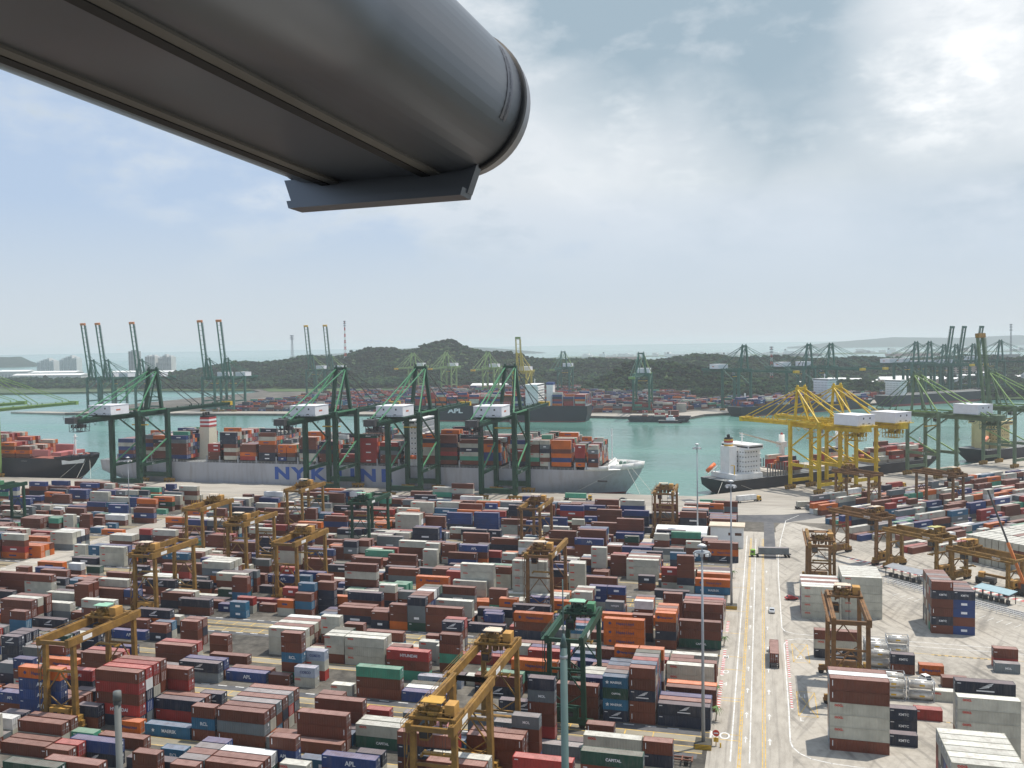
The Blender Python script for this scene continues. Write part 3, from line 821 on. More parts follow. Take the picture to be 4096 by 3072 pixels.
(-128.0,132.8,4,0,[3,0,6]),
(-147.5,135.5,2,0,[4]),
(-121.5,135.5,4,0,[0,3,7]),
(-160.5,138.2,4,0,[0,1,1]),
(-147.5,138.2,2,0,[8]),
(-141.0,138.2,2,0,[5,3,5,0]),
(-115.0,138.2,4,0,[6,0]),
(-102.0,138.2,2,0,[0]),
(-180.0,157.0,4,0,[0,0]),
(-89.0,157.0,4,0,[5]),
(-76.0,157.0,2,0,[4,3]),
(-69.5,157.0,2,0,[0,3]),
(-63.0,157.0,2,0,[0,5]),
(-56.5,157.0,4,0,[10,10]),
(-43.5,157.0,2,0,[0,0]),
(-37.0,157.0,4,0,[0]),
(-24.0,157.0,4,0,[2,9]),
(-186.5,159.8,4,0,[0,0,0]),
(-82.5,159.8,2,0,[5]),
(-76.0,159.8,4,0,[0]),
(-50.0,159.8,2,0,[1,5]),
(-43.5,159.8,2,0,[0]),
(-37.0,159.8,4,0,[3]),
(-24.0,159.8,2,0,[2,5]),
(-173.5,162.5,2,0,[0,5,5]),
(-95.5,162.5,2,0,[0,25]),
(-69.5,162.5,2,0,[8]),
(-63.0,162.5,4,0,[0]),
(-37.0,162.5,4,0,[2,1]),
(-24.0,162.5,4,0,[5]),
(-186.5,165.2,2,0,[8,5]),
(-180.0,165.2,4,0,[6]),
(-50.0,165.2,2,0,[5]),
(-43.5,165.2,4,0,[5]),
(-30.5,165.2,2,0,[7]),
(-186.5,168.0,2,0,[5,0,3]),
(-180.0,168.0,4,0,[5,30]),
(-128.0,168.0,2,0,[27]),
(-108.5,168.0,2,0,[0]),
(-76.0,168.0,2,0,[6]),
(-50.0,168.0,4,0,[0]),
(-37.0,168.0,4,0,[7]),
(-24.0,168.0,4,0,[3]),
(-173.5,170.8,2,0,[5,3]),
(-154.0,170.8,2,0,[9]),
(-95.5,170.8,4,0,[7]),
(-82.5,170.8,2,0,[5,23]),
(-56.5,170.8,2,0,[0]),
(-17.5,170.8,2,0,[0]),
(-199.5,178.5,2,0,[7,5]),
(-147.5,178.5,2,0,[22]),
(-69.5,178.5,2,0,[5,0,3]),
(-206.0,181.2,2,0,[0,4]),
(-173.5,181.2,4,0,[1,0]),
(-69.5,181.2,2,0,[0,1,1]),
(-212.5,184.0,4,0,[3]),
(-199.5,184.0,4,0,[8]),
(-186.5,184.0,4,0,[0,0]),
(-173.5,184.0,4,0,[9,0]),
(-102.0,184.0,2,0,[7]),
(-95.5,184.0,2,0,[7]),
(-76.0,184.0,2,0,[0]),
(-24.0,184.0,2,0,[5,23,20]),
(-212.5,186.8,2,0,[3,3]),
(-206.0,186.8,4,0,[5,6]),
(-193.0,186.8,2,0,[4]),
(-180.0,186.8,4,0,[0]),
(-167.0,186.8,2,0,[2,3]),
(-128.0,186.8,2,0,[5]),
(-102.0,186.8,4,0,[3]),
(-76.0,186.8,4,0,[7]),
(-212.5,189.5,4,0,[6,5]),
(-199.5,189.5,2,0,[2]),
(-167.0,189.5,2,0,[0]),
(-128.0,189.5,2,0,[0]),
(-37.0,189.5,2,0,[7,0,20]),
(-219.0,192.2,2,0,[5,0,8]),
(-212.5,192.2,4,0,[0,0]),
(-160.5,192.2,2,0,[0,0,3]),
(-134.5,192.2,2,0,[5,23]),
(-128.0,192.2,2,0,[5]),
(-102.0,192.2,2,0,[3,5,0]),
(-43.5,192.2,4,0,[3]),
(-232.0,211.0,4,0,[5,0]),
(-206.0,211.0,2,0,[4,26]),
(-199.5,211.0,4,0,[22]),
(-167.0,211.0,2,0,[3]),
(-160.5,211.0,2,0,[5]),
(-108.5,211.0,2,0,[25]),
(-63.0,211.0,4,0,[23]),
(-245.0,213.8,2,0,[0,0]),
(-238.5,213.8,2,0,[0,5,5]),
(-232.0,213.8,4,0,[5,5,5]),
(-206.0,213.8,4,0,[7,20]),
(-167.0,213.8,4,0,[6]),
(-56.5,213.8,2,0,[3]),
(-50.0,213.8,4,0,[6]),
(-245.0,216.5,4,0,[4]),
(-232.0,216.5,4,0,[4,0]),
(-206.0,216.5,2,0,[9,4]),
(-199.5,216.5,4,0,[0]),
(-56.5,216.5,4,0,[3]),
(-43.5,216.5,2,0,[10,7,24]),
(-238.5,219.2,4,0,[6,7]),
(-225.5,219.2,2,0,[6]),
(-219.0,219.2,4,0,[8,4]),
(-206.0,219.2,2,0,[0]),
(-43.5,219.2,2,0,[6,5,5]),
(-251.5,222.0,4,0,[4]),
(-238.5,222.0,4,0,[4,1]),
(-225.5,222.0,4,0,[10]),
(-212.5,222.0,4,0,[8,28]),
(-43.5,222.0,2,0,[1,0,5]),
(-251.5,224.8,4,0,[5]),
(-238.5,224.8,4,0,[5,6]),
(-212.5,224.8,4,0,[0,3]),
(-82.5,224.8,2,0,[3]),
(-76.0,224.8,2,0,[5]),
(-50.0,224.8,4,0,[7]),
(-264.5,232.4,4,0,[0,0]),
(-251.5,232.4,4,0,[3,3]),
(-238.5,232.4,4,0,[5]),
(-225.5,232.4,4,0,[3]),
(-212.5,232.4,4,0,[5]),
(-102.0,232.4,2,0,[2,6]),
(-95.5,232.4,2,0,[4]),
(-43.5,232.4,2,0,[3,0]),
(-37.0,232.4,4,0,[0,0]),
(-225.5,235.2,4,0,[0,23]),
(-212.5,235.2,4,0,[3]),
(-128.0,235.2,2,0,[5]),
(-102.0,235.2,2,0,[4,0]),
(-50.0,235.2,4,0,[10,24]),
(-37.0,235.2,4,0,[7,5]),
(-271.0,237.9,4,0,[4,0,1,4]),
(-258.0,237.9,2,0,[0,5,0]),
(-128.0,237.9,2,0,[0]),
(-108.5,237.9,4,0,[2]),
(-43.5,237.9,4,0,[7,6,20]),
(-264.5,240.7,4,0,[6,1]),
(-115.0,240.7,2,0,[0]),
(-108.5,240.7,4,0,[2]),
(-95.5,240.7,2,0,[5,5]),
(-50.0,240.7,2,0,[4,7]),
(-43.5,240.7,4,0,[4,0]),
(-30.5,240.7,2,0,[3,1]),
(-24.0,240.7,4,0,[0,0]),
(-277.5,243.4,2,0,[3,1]),
(-271.0,243.4,4,0,[1,4,3]),
(-258.0,243.4,2,0,[7,1,0,1]),
(-238.5,243.4,2,0,[5,2,7]),
(-199.5,243.4,2,0,[6,5]),
(-128.0,243.4,2,0,[0,9]),
(-108.5,243.4,4,0,[5]),
(-95.5,243.4,2,0,[2]),
(-82.5,243.4,4,0,[4]),
(-69.5,243.4,2,0,[1,25]),
(-63.0,243.4,4,0,[9,4]),
(-43.5,243.4,4,0,[0,5]),
(-30.5,243.4,2,0,[7,6]),
(-24.0,243.4,2,0,[0,0]),
(-271.0,246.2,4,0,[5]),
(-258.0,246.2,4,0,[4]),
(-245.0,246.2,4,0,[5]),
(-225.5,246.2,2,0,[8,8]),
(-199.5,246.2,4,0,[0,0]),
(-128.0,246.2,2,0,[6,5]),
(-121.5,246.2,2,0,[3,5]),
(-95.5,246.2,2,0,[0,0]),
(-82.5,246.2,4,0,[0]),
(-69.5,246.2,4,0,[0,0]),
(-56.5,246.2,4,0,[6,25]),
(-43.5,246.2,4,0,[3]),
(-30.5,246.2,2,0,[5,5]),
(-24.0,246.2,4,0,[0,25]),
(-297.0,265.0,4,0,[3,3,3,1]),
(-284.0,265.0,4,0,[5,1,4]),
(-56.5,265.0,2,0,[5,27]),
(-303.5,267.8,2,0,[0,5,0]),
(-297.0,267.8,2,0,[0,4]),
(-290.5,267.8,4,0,[3,3,3,3]),
(-277.5,267.8,4,0,[3]),
(-141.0,267.8,2,0,[7]),
(-115.0,267.8,2,0,[0,9]),
(-102.0,267.8,2,0,[3]),
(-76.0,267.8,2,0,[1]),
(-69.5,267.8,4,0,[6]),
(-56.5,267.8,4,0,[0]),
(-284.0,270.5,4,0,[0]),
(-238.5,270.5,2,0,[4,0,0]),
(-212.5,270.5,2,0,[3]),
(-173.5,270.5,2,0,[5,1]),
(-141.0,270.5,2,0,[3]),
(-121.5,270.5,2,0,[4]),
(-115.0,270.5,2,0,[0,7]),
(-102.0,270.5,4,0,[3]),
(-76.0,270.5,2,0,[6]),
(-69.5,270.5,4,0,[5]),
(-24.0,270.5,2,0,[1]),
(-290.5,273.2,4,0,[7,4]),
(-251.5,273.2,4,0,[3]),
(-238.5,273.2,2,0,[0,4,0]),
(-219.0,273.2,4,0,[0]),
(-186.5,273.2,2,0,[0]),
(-180.0,273.2,4,0,[3]),
(-141.0,273.2,2,0,[4]),
(-115.0,273.2,2,0,[4,0]),
(-63.0,273.2,2,0,[9,24]),
(-56.5,273.2,2,0,[5]),
(-24.0,273.2,2,0,[6]),
(-310.0,276.0,4,0,[0,3,0,5]),
(-297.0,276.0,4,0,[1]),
(-284.0,276.0,4,0,[0,0]),
(-271.0,276.0,2,0,[0,7]),
(-238.5,276.0,4,0,[4,5]),
(-225.5,276.0,2,0,[5,0]),
(-193.0,276.0,4,0,[3]),
(-121.5,276.0,2,0,[5]),
(-115.0,276.0,2,0,[0]),
(-102.0,276.0,4,0,[3]),
(-89.0,276.0,4,0,[5,3]),
(-76.0,276.0,4,0,[3]),
(-63.0,276.0,4,0,[1]),
(-24.0,276.0,4,0,[4]),
(-310.0,278.8,4,0,[2,0,7,5]),
(-297.0,278.8,2,0,[7,7,3,0]),
(-290.5,278.8,4,0,[5,0]),
(-277.5,278.8,2,0,[0,5]),
(-271.0,278.8,4,0,[0]),
(-251.5,278.8,4,0,[0]),
(-238.5,278.8,2,0,[0,10]),
(-232.0,278.8,2,0,[5,4]),
(-225.5,278.8,4,0,[0]),
(-199.5,278.8,4,0,[5]),
(-186.5,278.8,4,0,[5,8]),
(-173.5,278.8,4,0,[1]),
(-160.5,278.8,4,0,[0]),
(-147.5,278.8,4,0,[0,2]),
(-121.5,278.8,4,0,[0]),
(-102.0,278.8,2,0,[0]),
(-95.5,278.8,4,0,[5]),
(-82.5,278.8,2,0,[2,0,2]),
(-76.0,278.8,4,0,[8]),
(-63.0,278.8,4,0,[4]),
(-316.5,286.4,2,0,[3,2,0,8]),
(-310.0,286.4,4,0,[10,6,10]),
(-297.0,286.4,4,0,[7]),
(-258.0,286.4,4,0,[7]),
(-245.0,286.4,4,0,[8]),
(-193.0,286.4,2,0,[0]),
(-186.5,286.4,2,0,[0]),
(-154.0,286.4,4,0,[0,3]),
(-141.0,286.4,4,0,[5,5]),
(-128.0,286.4,2,0,[3,0,5]),
(-82.5,286.4,2,0,[6,5]),
(-76.0,286.4,2,0,[0]),
(-43.5,286.4,4,0,[2]),
(-30.5,286.4,2,0,[5,0,0,20]),
(-323.0,289.1,2,0,[0,0,0,0]),
(-316.5,289.1,4,0,[5,0]),
(-303.5,289.1,2,0,[0,6,0,7]),
(-284.0,289.1,2,0,[6]),
(-258.0,289.1,4,0,[7]),
(-245.0,289.1,4,0,[5]),
(-232.0,289.1,2,0,[4]),
(-154.0,289.1,2,0,[5]),
(-147.5,289.1,2,0,[0]),
(-141.0,289.1,2,0,[8,9]),
(-134.5,289.1,4,0,[0,6]),
(-115.0,289.1,2,0,[0,1]),
(-89.0,289.1,2,0,[9,0,0]),
(-82.5,289.1,2,0,[5,5]),
(-329.5,291.9,4,0,[10]),
(-316.5,291.9,4,0,[0,0,0]),
(-303.5,291.9,2,0,[7,5]),
(-277.5,291.9,4,0,[4,4]),
(-264.5,291.9,2,0,[0]),
(-258.0,291.9,4,0,[2]),
(-232.0,291.9,2,0,[5,0,3]),
(-212.5,291.9,2,0,[5]),
(-206.0,291.9,2,0,[5,6]),
(-154.0,291.9,2,0,[5]),
(-128.0,291.9,2,0,[4,6]),
(-121.5,291.9,2,0,[5]),
(-115.0,291.9,2,0,[0,5]),
(-108.5,291.9,4,0,[8]),
(-95.5,291.9,2,0,[2]),
(-89.0,291.9,4,0,[9]),
(-76.0,291.9,4,0,[0,24]),
(-50.0,291.9,2,0,[4,26]),
(-323.0,294.6,2,0,[4,4,5,3]),
(-316.5,294.6,4,0,[0]),
(-232.0,294.6,4,0,[7]),
(-219.0,294.6,4,0,[9]),
(-186.5,294.6,2,0,[0,0,6]),
(-147.5,294.6,2,0,[4,4]),
(-141.0,294.6,2,0,[2,5]),
(-134.5,294.6,2,0,[5,0]),
(-128.0,294.6,4,0,[2]),
(-115.0,294.6,4,0,[1]),
(-102.0,294.6,4,0,[2]),
(-89.0,294.6,4,0,[3,5]),
(-76.0,294.6,4,0,[0,5]),
(-50.0,294.6,2,0,[3]),
(-30.5,294.6,2,0,[4]),
(-336.0,297.4,2,0,[8,3]),
(-329.5,297.4,2,0,[7,0]),
(-323.0,297.4,2,0,[0,0]),
(-258.0,297.4,2,0,[5,8]),
(-232.0,297.4,2,0,[0,5]),
(-154.0,297.4,4,0,[5,0]),
(-141.0,297.4,2,0,[8,0,8]),
(-134.5,297.4,4,0,[0,9]),
(-121.5,297.4,4,0,[3]),
(-69.5,297.4,2,0,[6,5]),
(-50.0,297.4,2,0,[0]),
(-30.5,297.4,2,0,[4,6]),
(-24.0,297.4,4,0,[5,0]),
(-329.5,300.1,4,0,[0,4,0,4]),
(-284.0,300.1,4,0,[6,2]),
(-232.0,300.1,2,0,[2,0]),
(-225.5,300.1,2,0,[4,0]),
(-186.5,300.1,2,0,[0,0]),
(-160.5,300.1,2,0,[5,0]),
(-154.0,300.1,4,0,[5,5]),
(-141.0,300.1,4,0,[8]),
(-128.0,300.1,2,0,[6,9]),
(-69.5,300.1,2,0,[0,2]),
(-63.0,300.1,2,0,[5,5]),
(-30.5,300.1,2,0,[5]),
(-24.0,300.1,4,0,[0,1]),
(-355.5,319.0,2,0,[3]),
(-349.0,319.0,4,0,[7,3]),
(-336.0,319.0,4,0,[4,0]),
(-284.0,319.0,4,0,[3]),
(-251.5,319.0,2,0,[0]),
(-147.5,319.0,2,0,[0]),
(-115.0,319.0,4,0,[1,1]),
(-102.0,319.0,2,0,[4,7,3]),
(-89.0,319.0,2,0,[5,0,3]),
(-37.0,319.0,4,0,[3]),
(-362.0,321.8,4,0,[0,0]),
(-349.0,321.8,4,0,[1,7]),
(-336.0,321.8,4,0,[2,0,0,7]),
(-284.0,321.8,4,0,[8]),
(-206.0,321.8,2,0,[5]),
(-186.5,321.8,2,0,[1]),
(-154.0,321.8,4,0,[7]),
(-141.0,321.8,4,0,[0,3]),
(-121.5,321.8,2,0,[3,0]),
(-115.0,321.8,4,0,[7,7]),
(-102.0,321.8,4,0,[6,5,9]),
(-76.0,321.8,4,0,[0,5]),
(-355.5,324.5,4,0,[2]),
(-342.5,324.5,4,0,[8,8,3,7]),
(-329.5,324.5,4,0,[0,4,3,3]),
(-271.0,324.5,4,0,[0,0]),
(-193.0,324.5,2,0,[0]),
(-154.0,324.5,4,0,[5]),
(-141.0,324.5,4,0,[6]),
(-128.0,324.5,2,0,[6]),
(-121.5,324.5,4,0,[3,0]),
(-108.5,324.5,4,0,[5,7]),
(-95.5,324.5,4,0,[7,7]),
(-82.5,324.5,2,0,[0,8,0]),
(-76.0,324.5,4,0,[0,4]),
(-349.0,327.2,4,0,[3,6,0,0]),
(-336.0,327.2,4,0,[4,1,9]),
(-264.5,327.2,2,0,[2,4]),
(-238.5,327.2,2,0,[0,0]),
(-232.0,327.2,2,0,[5,0]),
(-199.5,327.2,2,0,[0]),
(-167.0,327.2,2,0,[5]),
(-141.0,327.2,4,0,[4]),
(-128.0,327.2,4,0,[0]),
(-115.0,327.2,4,0,[3,5]),
(-102.0,327.2,2,0,[0,2]),
(-95.5,327.2,4,0,[2,4]),
(-82.5,327.2,4,0,[0,3,4]),
(-69.5,327.2,4,0,[4]),
(-362.0,330.0,2,0,[0,0,0]),
(-355.5,330.0,4,0,[3,0]),
(-342.5,330.0,4,0,[5,5]),
(-329.5,330.0,2,0,[7,0,0,0]),
(-277.5,330.0,4,0,[5,4]),
(-264.5,330.0,4,0,[5,0]),
(-251.5,330.0,2,0,[8,1]),
(-245.0,330.0,2,0,[4,4]),
(-238.5,330.0,4,0,[9,5]),
(-199.5,330.0,2,0,[4]),
(-193.0,330.0,4,0,[5,5]),
(-180.0,330.0,4,0,[2]),
(-141.0,330.0,2,0,[1]),
(-134.5,330.0,2,0,[3]),
(-128.0,330.0,4,0,[4]),
(-115.0,330.0,4,0,[0,0]),
(-102.0,330.0,4,0,[2,4]),
(-89.0,330.0,4,0,[0,0,0]),
(-76.0,330.0,2,0,[5,3,0]),
(-69.5,330.0,4,0,[0]),
(-368.5,332.8,4,0,[0,7,10,5]),
(-342.5,332.8,4,0,[3,6,4,5]),
(-284.0,332.8,2,0,[5,7]),
(-264.5,332.8,4,0,[3,0]),
(-251.5,332.8,4,0,[4,3]),
(-238.5,332.8,4,0,[0,5]),
(-225.5,332.8,4,0,[1]),
(-212.5,332.8,2,0,[6]),
(-206.0,332.8,2,0,[6]),
(-199.5,332.8,4,0,[8]),
(-186.5,332.8,4,0,[10]),
(-173.5,332.8,4,0,[8]),
(-121.5,332.8,4,0,[5]),
(-108.5,332.8,2,0,[0]),
(-102.0,332.8,4,0,[4,4]),
(-89.0,332.8,2,0,[3,4,2,8]),
(-82.5,332.8,4,0,[0]),
(-69.5,332.8,4,0,[4]),
(-24.0,332.8,2,0,[0]),
(-375.0,340.5,2,0,[0,3]),
(-368.5,340.5,4,0,[0,7,7]),
(-355.5,340.5,4,0,[0,0,0]),
(-342.5,340.5,4,0,[10,10,0]),
(-277.5,340.5,4,0,[0]),
(-264.5,340.5,4,0,[5,0]),
(-251.5,340.5,4,0,[3,4]),
(-238.5,340.5,4,0,[5]),
(-212.5,340.5,2,0,[4]),
(-199.5,340.5,4,0,[5,4]),
(-160.5,340.5,4,0,[0]),
(-121.5,340.5,4,0,[3]),
(-108.5,340.5,4,0,[3]),
(-95.5,340.5,2,0,[2]),
(-89.0,340.5,4,0,[3,3,3]),
(-63.0,340.5,2,0,[0]),
(-381.5,343.2,4,0,[5,3]),
(-368.5,343.2,4,0,[7,0,9]),
(-355.5,343.2,4,0,[5,5,5]),
(-342.5,343.2,4,0,[5,5,5]),
(-277.5,343.2,4,0,[3]),
(-264.5,343.2,2,0,[0]),
(-245.0,343.2,4,0,[1]),
(-199.5,343.2,2,0,[5,3]),
(-193.0,343.2,2,0,[1]),
(-160.5,343.2,4,0,[1]),
(-147.5,343.2,4,0,[6]),
(-134.5,343.2,2,0,[0]),
(-95.5,343.2,4,0,[0]),
(-82.5,343.2,2,0,[5,5,0]),
(-63.0,343.2,2,0,[0]),
(-388.0,346.0,4,0,[0,0]),
(-375.0,346.0,4,0,[0,0]),
(-362.0,346.0,4,0,[0,2]),
(-349.0,346.0,4,0,[0,7,0]),
(-336.0,346.0,2,0,[4]),
(-329.5,346.0,2,0,[5,0]),
(-271.0,346.0,4,0,[0]),
(-258.0,346.0,4,0,[9,4]),
(-245.0,346.0,4,0,[5]),
(-232.0,346.0,2,0,[0]),
(-212.5,346.0,4,0,[4]),
(-199.5,346.0,2,0,[2,3]),
(-193.0,346.0,2,0,[0,6]),
(-186.5,346.0,2,0,[0,0]),
(-167.0,346.0,2,0,[0]),
(-147.5,346.0,2,0,[5]),
(-82.5,346.0,4,0,[5,6]),
(-37.0,346.0,2,0,[4]),
(-394.5,348.8,2,0,[10,0,0,5]),
(-388.0,348.8,4,0,[6,5,5]),
(-375.0,348.8,4,0,[5,0,4,3]),
(-362.0,348.8,2,0,[6,1,4]),
(-355.5,348.8,2,0,[0,0,0]),
(-349.0,348.8,4,0,[0,2]),
(-277.5,348.8,2,0,[0]),
(-271.0,348.8,4,0,[4]),
(-258.0,348.8,2,0,[4]),
(-251.5,348.8,4,0,[0,9]),
(-199.5,348.8,4,0,[6]),
(-186.5,348.8,2,0,[5,8]),
(-160.5,348.8,2,0,[1,5]),
(-89.0,348.8,4,0,[3,7]),
(-76.0,348.8,2,0,[4,5]),
(-69.5,348.8,4,0,[4,0]),
(-56.5,348.8,2,0,[1,1,1]),
(-37.0,348.8,4,0,[5]),
(-24.0,348.8,4,0,[5]),
(-394.5,351.5,4,0,[5,3,5]),
(-381.5,351.5,4,0,[5,5]),
(-368.5,351.5,2,0,[0]),
(-362.0,351.5,4,0,[7,0,0]),
(-349.0,351.5,4,0,[0,0]),
(-336.0,351.5,4,0,[0,1]),
(-277.5,351.5,4,0,[3]),
(-264.5,351.5,4,0,[6]),
(-251.5,351.5,4,0,[4,4]),
(-238.5,351.5,4,0,[1,10,1]),
(-225.5,351.5,4,0,[0,4]),
(-212.5,351.5,2,0,[2,4]),
(-206.0,351.5,4,0,[4]),
(-193.0,351.5,4,0,[6]),
(-180.0,351.5,2,0,[2,2]),
(-173.5,351.5,4,0,[0,5,0]),
(-160.5,351.5,4,0,[0,1]),
(-95.5,351.5,4,0,[3,0,10,25]),
(-69.5,351.5,2,0,[4,7]),
(-63.0,351.5,4,0,[5,5]),
(-50.0,351.5,2,0,[0,0,7]),
(-43.5,351.5,2,0,[0,0]),
(-37.0,351.5,2,0,[5]),
(-30.5,351.5,2,0,[0]),
(-24.0,351.5,4,0,[3]),
(-394.5,354.2,4,0,[0,0]),
(-381.5,354.2,4,0,[6,6]),
(-368.5,354.2,2,0,[1,3,3]),
(-362.0,354.2,4,0,[4,0,0]),
(-349.0,354.2,4,0,[0,0]),
(-336.0,354.2,4,0,[7,8]),
(-277.5,354.2,2,0,[0,3,1]),
(-251.5,354.2,2,0,[5,0]),
(-245.0,354.2,2,0,[6,7,3]),
(-219.0,354.2,2,0,[7,0]),
(-212.5,354.2,2,0,[5,5]),
(-180.0,354.2,4,0,[0,0]),
(-167.0,354.2,2,0,[0,7,0]),
(-160.5,354.2,2,0,[6]),
(-134.5,354.2,2,0,[2,4,0]),
(-128.0,354.2,2,0,[7,5,6]),
(-102.0,354.2,2,0,[4,2]),
(-95.5,354.2,4,0,[9,5]),
(-82.5,354.2,4,0,[3]),
(-69.5,354.2,2,0,[5,5]),
(-63.0,354.2,4,0,[0,0]),
(-50.0,354.2,4,0,[1,3,3]),
(-24.0,354.2,4,0,[3]),
(-414.0,373.0,4,0,[1,5,5,3]),
(-401.0,373.0,4,0,[4,5]),
(-388.0,373.0,2,0,[0,6,0,4]),
(-381.5,373.0,4,0,[0,3]),
(-277.5,373.0,4,0,[0]),
(-264.5,373.0,4,0,[3]),
(-251.5,373.0,4,0,[0,0]),
(-219.0,373.0,4,0,[7]),
(-206.0,373.0,4,0,[0,0]),
(-193.0,373.0,4,0,[0]),
(-180.0,373.0,2,0,[2]),
(-173.5,373.0,2,0,[0]),
(-154.0,373.0,2,0,[7]),
(-134.5,373.0,4,0,[3]),
(-95.5,373.0,4,0,[3]),
(-63.0,373.0,2,0,[0,0]),
(-56.5,373.0,4,0,[5,4]),
(-43.5,373.0,4,0,[5,6]),
(-420.5,375.8,4,0,[0,0]),
(-401.0,375.8,2,0,[0,0,0]),
(-394.5,375.8,4,0,[4,5,3,0]),
(-381.5,375.8,4,0,[0]),
(-323.0,375.8,2,0,[7]),
(-277.5,375.8,2,0,[0]),
(-271.0,375.8,4,0,[0]),
(-258.0,375.8,4,0,[0]),
(-245.0,375.8,2,0,[7,5,3,0]),
(-212.5,375.8,2,0,[3,0,0]),
(-206.0,375.8,4,0,[3,5]),
(-173.5,375.8,4,0,[5,5]),
(-160.5,375.8,4,0,[0]),
(-147.5,375.8,2,0,[0]),
(-141.0,375.8,4,0,[10]),
(-128.0,375.8,4,0,[6]),
(-102.0,375.8,4,0,[5,10]),
(-89.0,375.8,2,0,[7]),
(-82.5,375.8,4,0,[0]),
(-69.5,375.8,2,0,[3]),
(-63.0,375.8,2,0,[0,10]),
(-56.5,375.8,2,0,[0]),
(-50.0,375.8,2,0,[4,3]),
(-43.5,375.8,2,0,[9,0,0,5]),
(-37.0,375.8,2,0,[1,0]),
(-30.5,375.8,2,0,[7,0,5]),
(-427.0,378.5,2,0,[5]),
(-420.5,378.5,4,0,[0,5,5]),
(-407.5,378.5,4,0,[5,5,0]),
(-394.5,378.5,4,0,[3,0]),
(-381.5,378.5,4,0,[9]),
(-323.0,378.5,2,0,[5]),
(-284.0,378.5,4,0,[0]),
(-258.0,378.5,4,0,[3,3,6]),
(-245.0,378.5,2,0,[0,0,7]),
(-212.5,378.5,4,0,[5,5,0]),
(-173.5,378.5,4,0,[3,3]),
(-160.5,378.5,4,0,[0]),
(-147.5,378.5,2,0,[6]),
(-141.0,378.5,2,0,[4]),
(-121.5,378.5,2,0,[3]),
(-102.0,378.5,4,0,[3,3]),
(-89.0,378.5,4,0,[4]),
(-63.0,378.5,2,0,[5,6]),
(-56.5,378.5,2,0,[0]),
(-50.0,378.5,4,0,[4,1]),
(-37.0,378.5,4,0,[4]),
(-24.0,378.5,4,0,[0,6,0]),
(-427.0,381.2,4,0,[7]),
(-414.0,381.2,4,0,[3,0]),
(-401.0,381.2,2,0,[5,0]),
(-394.5,381.2,2,0,[9,0,0]),
(-388.0,381.2,4,0,[6]),
(-375.0,381.2,2,0,[4]),
(-368.5,381.2,2,0,[7,0]),
(-362.0,381.2,2,0,[0,0]),
(-342.5,381.2,2,0,[9,3]),
(-264.5,381.2,4,0,[6,8,5]),
(-251.5,381.2,4,0,[6,3,0]),
(-238.5,381.2,2,0,[0,3]),
(-206.0,381.2,4,0,[0]),
(-167.0,381.2,4,0,[0,5]),
(-108.5,381.2,2,0,[3,5]),
(-102.0,381.2,4,0,[3,5]),
(-50.0,381.2,4,0,[5,4]),
(-37.0,381.2,4,0,[9,5,0,29]),
(-24.0,381.2,2,0,[0,6,0]),
(-427.0,384.0,4,0,[0,4]),
(-414.0,384.0,4,0,[5,5]),
(-401.0,384.0,2,0,[8]),
(-394.5,384.0,4,0,[4]),
(-381.5,384.0,4,0,[3]),
(-368.5,384.0,4,0,[0,0]),
(-355.5,384.0,4,0,[0,9]),
(-284.0,384.0,4,0,[0]),
(-271.0,384.0,4,0,[3,3,5]),
(-258.0,384.0,4,0,[1,0,0]),
(-212.5,384.0,4,0,[2,0,2]),
(-199.5,384.0,2,0,[5]),
(-180.0,384.0,2,0,[5]),
(-173.5,384.0,4,0,[0,5]),
(-160.5,384.0,2,0,[3,6]),
(-108.5,384.0,2,0,[3,3]),
(-63.0,384.0,2,0,[5]),
(-56.5,384.0,2,0,[6]),
(-50.0,384.0,2,0,[1]),
(-43.5,384.0,4,0,[0,7,7,3]),
(-30.5,384.0,2,0,[0,5,4]),
(-24.0,384.0,2,0,[1,3,3]),
(-433.5,386.8,2,0,[0,3]),
(-427.0,386.8,2,0,[5,5,7]),
(-420.5,386.8,2,0,[10,5]),
(-414.0,386.8,4,0,[5,2,5]),
(-401.0,386.8,2,0,[0]),
(-388.0,386.8,2,0,[4]),
(-381.5,386.8,4,0,[0]),
(-368.5,386.8,4,0,[5,5]),
(-355.5,386.8,4,0,[0,8]),
(-342.5,386.8,2,0,[3,5]),
(-323.0,386.8,2,0,[7]),
(-284.0,386.8,4,0,[7]),
(-258.0,386.8,4,0,[6]),
(-245.0,386.8,4,0,[0,5]),
(-219.0,386.8,4,0,[0,6]),
(-180.0,386.8,4,0,[5,3]),
(-167.0,386.8,4,0,[6,1]),
(-154.0,386.8,2,0,[9,7]),
(-115.0,386.8,4,0,[4]),
(-102.0,386.8,2,0,[5,7]),
(-76.0,386.8,4,0,[4,4]),
(-63.0,386.8,4,0,[3]),
(-50.0,386.8,4,0,[4]),
(-37.0,386.8,2,0,[3,5]),
(-30.5,386.8,4,0,[5,0,5]),
(-440.0,394.5,2,0,[0,0,3,7]),
(-433.5,394.5,4,0,[5,5,5]),
(-420.5,394.5,2,0,[5]),
(-414.0,394.5,4,0,[0,2,8,0]),
(-381.5,394.5,2,0,[6,6,6]),
(-362.0,394.5,4,0,[7]),
(-349.0,394.5,4,0,[3]),
(-336.0,394.5,2,0,[4,0]),
(-277.5,394.5,2,0,[9,3]),
(-271.0,394.5,2,0,[5,4]),
(-264.5,394.5,2,0,[0,2,0,0]),
(-258.0,394.5,4,0,[0]),
(-245.0,394.5,4,0,[9,0]),
(-232.0,394.5,2,0,[2]),
(-225.5,394.5,4,0,[6]),
(-173.5,394.5,4,0,[0]),
(-160.5,394.5,4,0,[0]),
(-134.5,394.5,4,0,[5,3]),
(-121.5,394.5,2,0,[3,3]),
(-115.0,394.5,2,0,[10]),
(-95.5,394.5,2,0,[2]),
